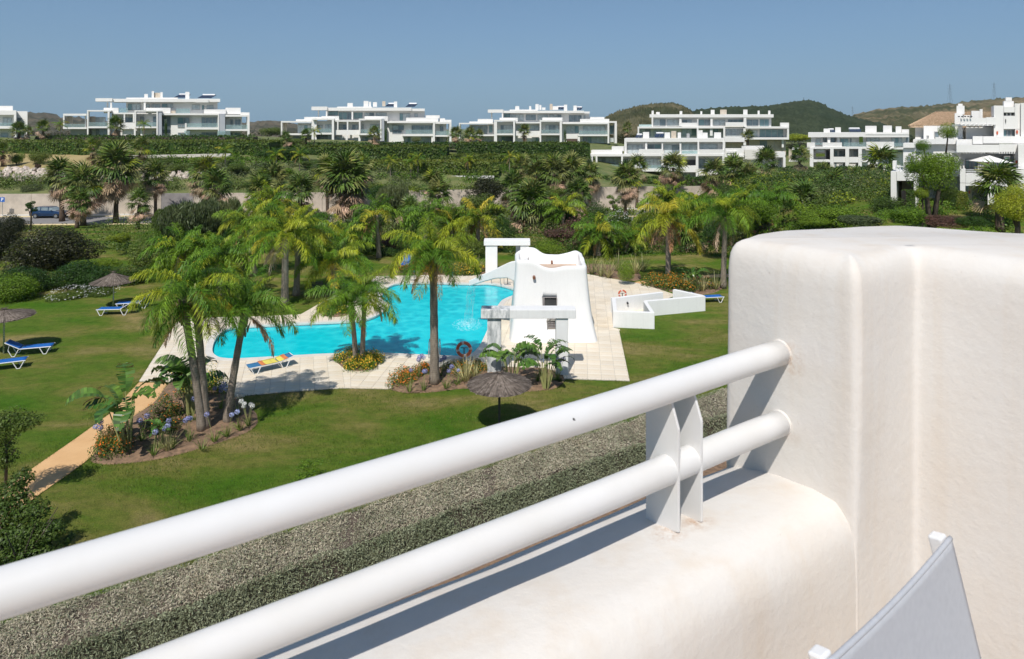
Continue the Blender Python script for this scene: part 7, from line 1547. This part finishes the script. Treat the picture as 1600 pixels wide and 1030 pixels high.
for i, (px, py, rx, ry, Yp, sh, m, lab) in enumerate(((225, 385, 26, 28, 58, 'tree', 'leaf_green', 'green tree right of the lime shrub behind the left lawn'), (262, 345, 30, 28, 66, 'willow', 'leaf_mid', 'fresh green weeping tree left of the grey-green willow-like tree'), (440, 330, 26, 24, 72, 'tree', 'leaf_mid', 'bushy tree between the yellow palms in the left centre'), (490, 345, 28, 26, 66, 'willow', 'leaf_greygreen', 'grey-green tree left below the largest centre fan palm'),
   (500, 385, 30, 20, 62, 'mound', 'leaf_green', 'bright bush behind the low green and yellow palm'), (655, 345, 28, 30, 70, 'tree', 'leaf_deep', 'dark tree behind the tall yellow-green palm'), (700, 350, 26, 26, 72, 'willow', 'leaf_mid', 'leafy green tree right behind the tall yellow-green palm'), (790, 360, 22, 22, 68, 'tree', 'leaf_deep', 'dark bushy tree above the back portal frame'), (880, 338, 26, 22, 74, 'tree', 'leaf_mid', 'green tree left of the round conifer-like one'), (930, 335, 20, 22, 74, 'round', 'leaf_deep', 'rounded dark green tree behind the bushy far lawn palm'),
   (1010, 350, 24, 20, 68, 'tree', 'leaf_deep', 'dark bush left of the orange-yellow palm'), (1140, 300, 22, 20, 88, 'tree', 'leaf_mid', 'green tree under the fan palms before the lower block'), (1180, 315, 28, 22, 78, 'tree', 'leaf_deep', 'deep green tree above the left end of the pier'), (1225, 300, 24, 20, 90, 'tree', 'leaf_mid', 'green tree between the fan palms right of the lower block'), (1320, 290, 30, 18, 96, 'mound', 'leaf_green', 'bright shrub bank above the grey clipped hedge'), (1350, 325, 20, 18, 70, 'tree', 'leaf_deep', 'dark shrub right of the grey clipped hedge'),
   (368, 262, 22, 12, 112, 'mound', 'leaf_mid', 'green bush on the bank above the salmon-skirted fan palm'), (505, 262, 26, 12, 108, 'mound', 'leaf_greygreen', 'grey shrub bank left of the white deck chairs'), (440, 268, 24, 10, 108, 'mound', 'leaf_green', 'green shrub bank below the slim young palms'), (285, 262, 22, 10, 110, 'mound', 'leaf_mid', 'green shrubs on the boulder bank right of the tall fan palm'), (860, 300, 24, 16, 94, 'mound', 'leaf_mid', 'green shrubs at the foot of the slim long-trunked fan palm'), (590, 300, 24, 18, 92, 'mound', 'leaf_deep', 'dark shrubs left of the white upper pool wall'))): plant('shrub', lab, 'shrub', px, py, rx, ry, Yp, sh, m)
for i, (px, py, rx, ry, Yp, sh, m, lab) in enumerate(((1235, 275, 20, 12, 125, 'tree', 'leaf_deep', 'dark bush below the small fan palm left of the right block'), (1275, 300, 22, 14, 100, 'mound', 'leaf_lime', 'yellow-green shrub among the fan palms right of the lower block'), (1325, 275, 22, 9, 118, 'mound', 'leaf_greygreen', 'grey-green shrubs below the trimmed dark hedge'), (1372, 290, 22, 16, 100, 'tree', 'leaf_mid', 'green tree below the salmon and white skirted fan palm'),
   (1385, 275, 18, 10, 108, 'mound', 'leaf_green', 'bright bush left of the right hand house corner'), (1215, 320, 20, 16, 84, 'mound', 'leaf_purple', 'purple-brown shrub above the pier left'), (1270, 345, 26, 12, 60, 'mound', 'leaf_green', 'bright low shrub directly above the pier'), (455, 222, 26, 10, 150, 'tree', 'leaf_mid', 'green trees left of the centre left block foot'), (410, 225, 18, 8, 148, 'mound', 'leaf_green', 'small bush between the two left blocks'), (425, 240, 26, 10, 135, 'mound', 'leaf_deep', 'dark shrub bank between the two left hedges'), (500, 255, 30, 9, 125, 'mound', 'leaf_mid', 'green shrub bank below the centre hedge'), (330, 250, 30, 9, 122, 'mound', 'leaf_green', 'green shrubs under the long hedge band'), (262, 250, 30, 9, 122, 'mound', 'leaf_mid', 'shrub bank right of the dry field'))): plant('shrub', lab, 'shrub', px, py, rx, ry, Yp, sh, m)
# undergrowth filling the belt and banks: countless small shrubs, one mass each
def undergrowth(label, n, fx, fy, mats, size, hh, seed):
    r = np.random.default_rng(seed); rr_ = random.Random(seed); PP, NN = [], []
    for q in range(n):
        px, Y = rr_.uniform(*fx), rr_.uniform(*fy); X = (px-CX)*Y/F; z = zt(X, Y); R_s = rr_.uniform(.5, 1.0)*hh; m = int(230*R_s**1.2/(size/.16)**1.4)+30
        p, nn_ = cloud(m, [(X, Y, z+R_s*.35, R_s*1.1, R_s*1.1, R_s*.8)], size, r=r, lump=.25, inner=.1); k = p[:, 2] > z-.05; PP.append(p[k]); NN.append(nn_[k])
    P_, N_ = np.concatenate(PP), np.concatenate(NN); V, Q = leaf_quads(P_, N_, size, .6, .4, r); o = link(bpy.data.objects.new('undergrowth', np_mesh('undergrowth', V, Q, mats))); return tag(o, label, kind='stuff')
undergrowth('green shrubbery filling the belt behind the lawns', 210, (150, 1000), (63, 82), 'leaf_mid', .17, 1.5, 1)
undergrowth('dark low shrubbery along the far lawn edge', 150, (180, 1170), (60, 66), 'leaf_deep', .15, 1.0, 2)
undergrowth('grey-green shrubbery in the belt', 90, (260, 1150), (66, 86), 'leaf_greygreen', .18, 1.5, 3)
undergrowth('purple-brown shrubbery on the right of the belt', 60, (880, 1180), (62, 74), 'leaf_purple', .16, 1.2, 4)
undergrowth('yellow-green plants along the foot of the concrete wall', 130, (560, 1180), (96, 106), 'leaf_lime', .18, .8, 5)
undergrowth('shrubs on the bank directly above the concrete wall', 250, (-60, 1000), (99, 104), 'leaf_mid', .22, 1.4, 6)
undergrowth('low planting on the terraced bank below the hedges', 260, (200, 860), (112, 134), 'leaf_green', .26, 1.2, 7)
undergrowth('greyish planting above the boulders', 160, (160, 640), (104, 116), 'leaf_greygreen', .24, 1.0, 8)
undergrowth('mixed green shrubbery below the right hand buildings', 260, (1130, 1430), (66, 128), 'leaf_mid', .22, 1.4, 9)
undergrowth('lime shrubs on the slope below the right hand buildings', 60, (1140, 1430), (68, 124), 'leaf_lime', .22, 1.3, 13)
undergrowth('dark shrubs on the slope below the right hand buildings', 70, (1150, 1430), (70, 126), 'leaf_deep', .22, 2.0, 14)
undergrowth('grey-green shrubs on the slope below the right hand buildings', 70, (1140, 1430), (66, 122), 'leaf_greygreen', .2, 1.7, 15)
undergrowth('bright shrubbery right above the pier', 120, (1150, 1600), (52, 66), 'leaf_green', .16, 1.0, 10)
undergrowth('tan dry scrub left of the clustered blocks', 60, (930, 1010), (190, 260), 'leaf_olive', .5, 2.5, 11)
undergrowth('trees and scrub on the flat land behind the blocks', 200, (-100, 1500), (205, 300), 'leaf_olive', .6, 2.6, 12)

# ================================================================== flower beds by the pool
def low_flowers(label, pts, n, leafm, flowm, hh, nf, size=.06, seed=0, r_s=(.18, .34), rev=0):
    """low bushes inside a px polygon, leaves and blossoms"""
    poly = G(pts); rr_ = random.Random(seed); r = np.random.default_rng(seed); xs = [p[0] for p in poly]; ys = [p[1] for p in poly]; PP, NN, FPn, FN = [], [], [], []; c = 0; g0 = Vector((sum(xs)/len(xs), sum(ys)/len(ys), 0))
    while c < n:
        x, y = rr_.uniform(min(xs), max(xs)), rr_.uniform(min(ys), max(ys))
        if not inpoly(x, y, poly): continue
        c += 1; s = rr_.uniform(*r_s); b = [(x, y, hh*.35, s, s, hh*rr_.uniform(.5, .9))]; p, q = cloud(230, b, size, r=r, lump=.3, inner=.15); k = p[:, 2] > .02; PP.append(p[k]); NN.append(q[k]); p, q = cloud(nf, b, size, r=r, lump=.3, inner=0); k = p[:, 2] > hh*.3; FPn.append(p[k]+np.array([0, 0, .03])); FN.append(q[k])
    th = thing('flower_bush', label, 'flowers', g0, group='low flowering bushes'); o_ = -g0
    V, Q = leaf_quads(np.concatenate(PP), np.concatenate(NN), size, .6, .4, r); o = inst('foliage', np_mesh('foliage', V, Q, leafm), th, o_); o['kind'] = 'stuff'
    V, Q = leaf_quads(np.concatenate(FPn), np.concatenate(FN)+np.array([0, -.6, 1]), size*.8, .9, .4, r); o = inst('blossoms', np_mesh('blossoms', V, Q, flowm), th, o_); o['kind'] = 'stuff'
low_flowers('orange flowering bush at the lower left tip of the near flower bed', [(135, 722), (165, 728), (205, 712), (200, 670), (160, 688)], 26, 'leaf_mid', 'flower_orange', .45, 40, seed=1)
low_flowers('green and orange bush behind the bird of paradise along the path', [(222, 672), (255, 692), (305, 645), (290, 615), (258, 632)], 34, 'leaf_mid', 'flower_orange', .5, 18, seed=2)
low_flowers('yellow-green flowering bush at the top of the near flower bed', [(262, 600), (300, 592), (345, 600), (352, 612), (320, 640), (285, 625)], 30, 'leaf_green', 'flower_yellow', .8, 50, seed=3)
low_flowers('round island of yellow flowers around the twin palm', [(524, 566), (540, 578), (560, 582), (585, 578), (594, 568), (588, 556), (545, 553), (528, 558)], 44, 'leaf_green', 'flower_yellow', .42, 60, seed=4)
low_flowers('orange-red flower border left of the tall yellow-green palm', [(606, 607), (640, 604), (675, 596), (665, 580), (630, 584)], 34, 'leaf_mid', 'flower_orange', .4, 55, seed=5)
low_flowers('orange-red flower border right of the tall yellow-green palm', [(685, 594), (735, 590), (760, 582), (755, 573), (700, 575)], 26, 'leaf_mid', 'flower_orange', .4, 40, seed=6)
low_flowers('yellow flower bush on the deck left of the pool', [(499, 488), (507, 495), (525, 497), (543, 493), (545, 484), (528, 478), (508, 479)], 26, 'leaf_green', 'flower_yellow', .5, 40, size=.08, seed=7)
low_flowers('rust-coloured low planting along the far pool edge, left part', [(610, 424), (655, 429), (700, 430), (700, 420), (640, 416)], 44, 'leaf_mid', 'flower_orange', .4, 22, size=.1, seed=8, r_s=(.3, .5))
low_flowers('yellow-orange low planting at the far pool edge near the back portal frame', [(702, 431), (745, 432), (755, 424), (720, 420)], 26, 'leaf_mid', 'flower_yellow', .5, 45, size=.1, seed=9, r_s=(.3, .5))
low_flowers('ochre flowering border behind the shower walls', [(1008, 447), (1040, 455), (1080, 458), (1110, 452), (1075, 444), (1020, 438)], 50, 'leaf_mid', 'flower_orange', .7, 40, size=.1, seed=10, r_s=(.3, .55))
strelitzia(198, 703, 2.9, 11, 'bird of paradise plant left in the near flower bed beside the path', lean=-.25, seed=1, spread=.75)
strelitzia(298, 650, 2.7, 16, 'bird of paradise plant behind the twin-trunked palm base', lean=-.1, seed=2, spread=.7)
strelitzia(250, 700, 1.2, 8, 'small bird of paradise between the agapanthus', seed=8, spread=.3)
strelitzia(800, 600, 2.2, 14, 'bird of paradise plant in front of the left post of the near portal frame', seed=3, spread=.75)
strelitzia(853, 606, 2.35, 15, 'bird of paradise plant in front of the right post of the near portal frame', lean=.05, seed=4, spread=.6)
strelitzia(1080, 452, 1.9, 12, 'bird of paradise plant behind the shower walls', seed=5, spread=.6)
for i, (px, py, wh, hd, lab) in enumerate(((160, 700, 0, 3, 'agapanthus with three blue heads leaning over the path'), (222, 690, 0, 2, 'agapanthus behind the left bird of paradise'), (240, 712, 0, 1, 'agapanthus at the front edge of the near bed, left'), (270, 700, 0, 4, 'agapanthus with blue heads in the middle of the near bed'), (295, 690, 0, 3, 'agapanthus with deep blue heads left of the big trunk'),
    (300, 660, 0, 3, 'agapanthus behind the deep blue ones'), (335, 690, 0, 1, 'agapanthus leaf clump at the bed edge below the big trunk'), (355, 682, 0, 1, 'agapanthus clump right under the slimmer palm'), (388, 665, 1, 5, 'white agapanthus group at the right tip of the near bed'), (372, 650, 1, 4, 'white agapanthus behind the slimmer palm'), (345, 640, 0, 5, 'pale agapanthus between the two near palms'),
    (640, 612, 0, 1, 'agapanthus clump at the front of the middle bed, left'), (662, 610, 0, 2, 'agapanthus clump left of the tall palm base'), (697, 607, 0, 2, 'agapanthus clump right of the tall palm base'), (715, 602, 0, 1, 'agapanthus clump near the parasol'), (840, 596, 0, 3, 'pale blue agapanthus behind the near parasol'), (872, 592, 0, 5, 'blue agapanthus at the foot of the right portal post'), (655, 590, 0, 4, 'grey-blue agapanthus heads left behind the tall palm'), (690, 588, 0, 4, 'grey-blue agapanthus heads right behind the tall palm'), (760, 580, 0, 3, 'blue agapanthus under the left portal post'), (316, 703, 0, 0, 'leaf clump at the lawn edge of the near bed'), (375, 672, 0, 1, 'leaf clump between the white agapanthus and the slimmer palm'))):
    agapanthus(px, py, lab, hd, bool(wh), .85, 1.15, i)
def phor(px, py, s, label, k='phor'):
    th = thing('flax_clump', label, 'plant', gp(px, py, .05), group='spiky flax clumps'); inst('leaves', SC[k][0], th, rot=(0, 0, px), scale=s)
phor(728, 598, 1.25, 'pale spiky flax clump between the tall palm and the parasol'); phor(742, 592, .9, 'smaller pale flax clump by the parasol')
for i, (px, py, s, lab) in enumerate(((925, 428, 1.6, 'pale flax clump at the left of the bed behind the tower'), (938, 432, 1.5, 'second pale flax clump behind the tower'), (950, 434, 1.5, 'third pale flax clump behind the tower'), (965, 424, 1.6, 'pale flax clump behind the round green bush'), (993, 428, 1.6, 'pale flax clump right of the round green bush'), (1005, 424, 1.5, 'rear pale flax clump right of the round green bush'), (1070, 452, 1.2, 'flax clump left of the far bird of paradise'), (1098, 455, 1.3, 'flax clump right of the far bird of paradise'), (1118, 452, 1.3, 'flax clump by the foot of the upright green palm'), (690, 424, 1.0, 'small flax clump at the far pool edge'), (745, 420, 1.1, 'small flax clump left of the back portal frame'), (262, 705, .8, 'flax-like clump with tall seed stalks in the near bed'), (318, 610, .9, 'pale stalky clump behind the big trunk'))): phor(px, py, s, lab)
B('round bright green bush in the bed behind the tower', 978, 424, 14, 15, 49, 'round', 'leaf_green')
B('dark green round leaf clump at the foot of the right bird of paradise', 868, 596, 14, 10, 30.6, 'mound', 'leaf_deep')
# grass blades standing out of the nearer lawn and along its edges
r = np.random.default_rng(77); n_ = 150000; X_ = r.uniform(-17, 12, n_); Y_ = 14.5+24*r.uniform(0, 1, n_)**1.35
dens_ = np.sin(X_*1.1+np.sin(Y_*.9)*2)+np.sin(Y_*1.7+X_*.4)+.8*np.sin(X_*3.7)*np.sin(Y_*4.1)+r.normal(size=n_)*.9; k_ = dens_ > -.3
X_, Y_ = X_[k_], Y_[k_]; ok = np.array([not (inpoly(x, y, deck) or inpoly(x, y, path) or inpoly(x, y, BED1) or inpoly(x, y, BED3)) for x, y in zip(X_, Y_)]); tt = (X_-.656)*-.5443+(Y_-1.667)*.8389; ok &= tt > 17.35
X_, Y_ = X_[ok], Y_[ok]
ex, ey = [], []
for poly_ in (deck, path, BED1, BED3):
    for i in range(len(poly_)):
        a, b = poly_[i], poly_[(i+1) % len(poly_)]; L_ = math.hypot(b[0]-a[0], b[1]-a[1])
        if max(a[1], b[1]) > 45: continue
        for q in range(int(L_*60)): f = r.uniform(); ex.append(a[0]+(b[0]-a[0])*f+r.normal()*.035); ey.append(a[1]+(b[1]-a[1])*f+r.normal()*.035)
X_ = np.concatenate([X_, ex]); Y_ = np.concatenate([Y_, ey]); m_n = len(X_); hh_ = r.uniform(.03, .085, m_n); an = r.uniform(0, 6.28, m_n); wv_ = .009
P0 = np.stack([X_, Y_, np.zeros(m_n)], 1); S0 = np.stack([np.cos(an), np.sin(an), np.zeros(m_n)], 1)*wv_; TP = P0+np.stack([r.normal(size=m_n)*.02, r.normal(size=m_n)*.02, hh_], 1)
V = np.stack([P0-S0, P0+S0, TP], 1).reshape(-1, 3); Q = np.arange(3*m_n).reshape(m_n, 3); o = link(bpy.data.objects.new('grass', np_mesh('grass', V, Q, 'grass_blade'))); tag(o, 'short grass blades of the nearer lawn', kind='stuff')
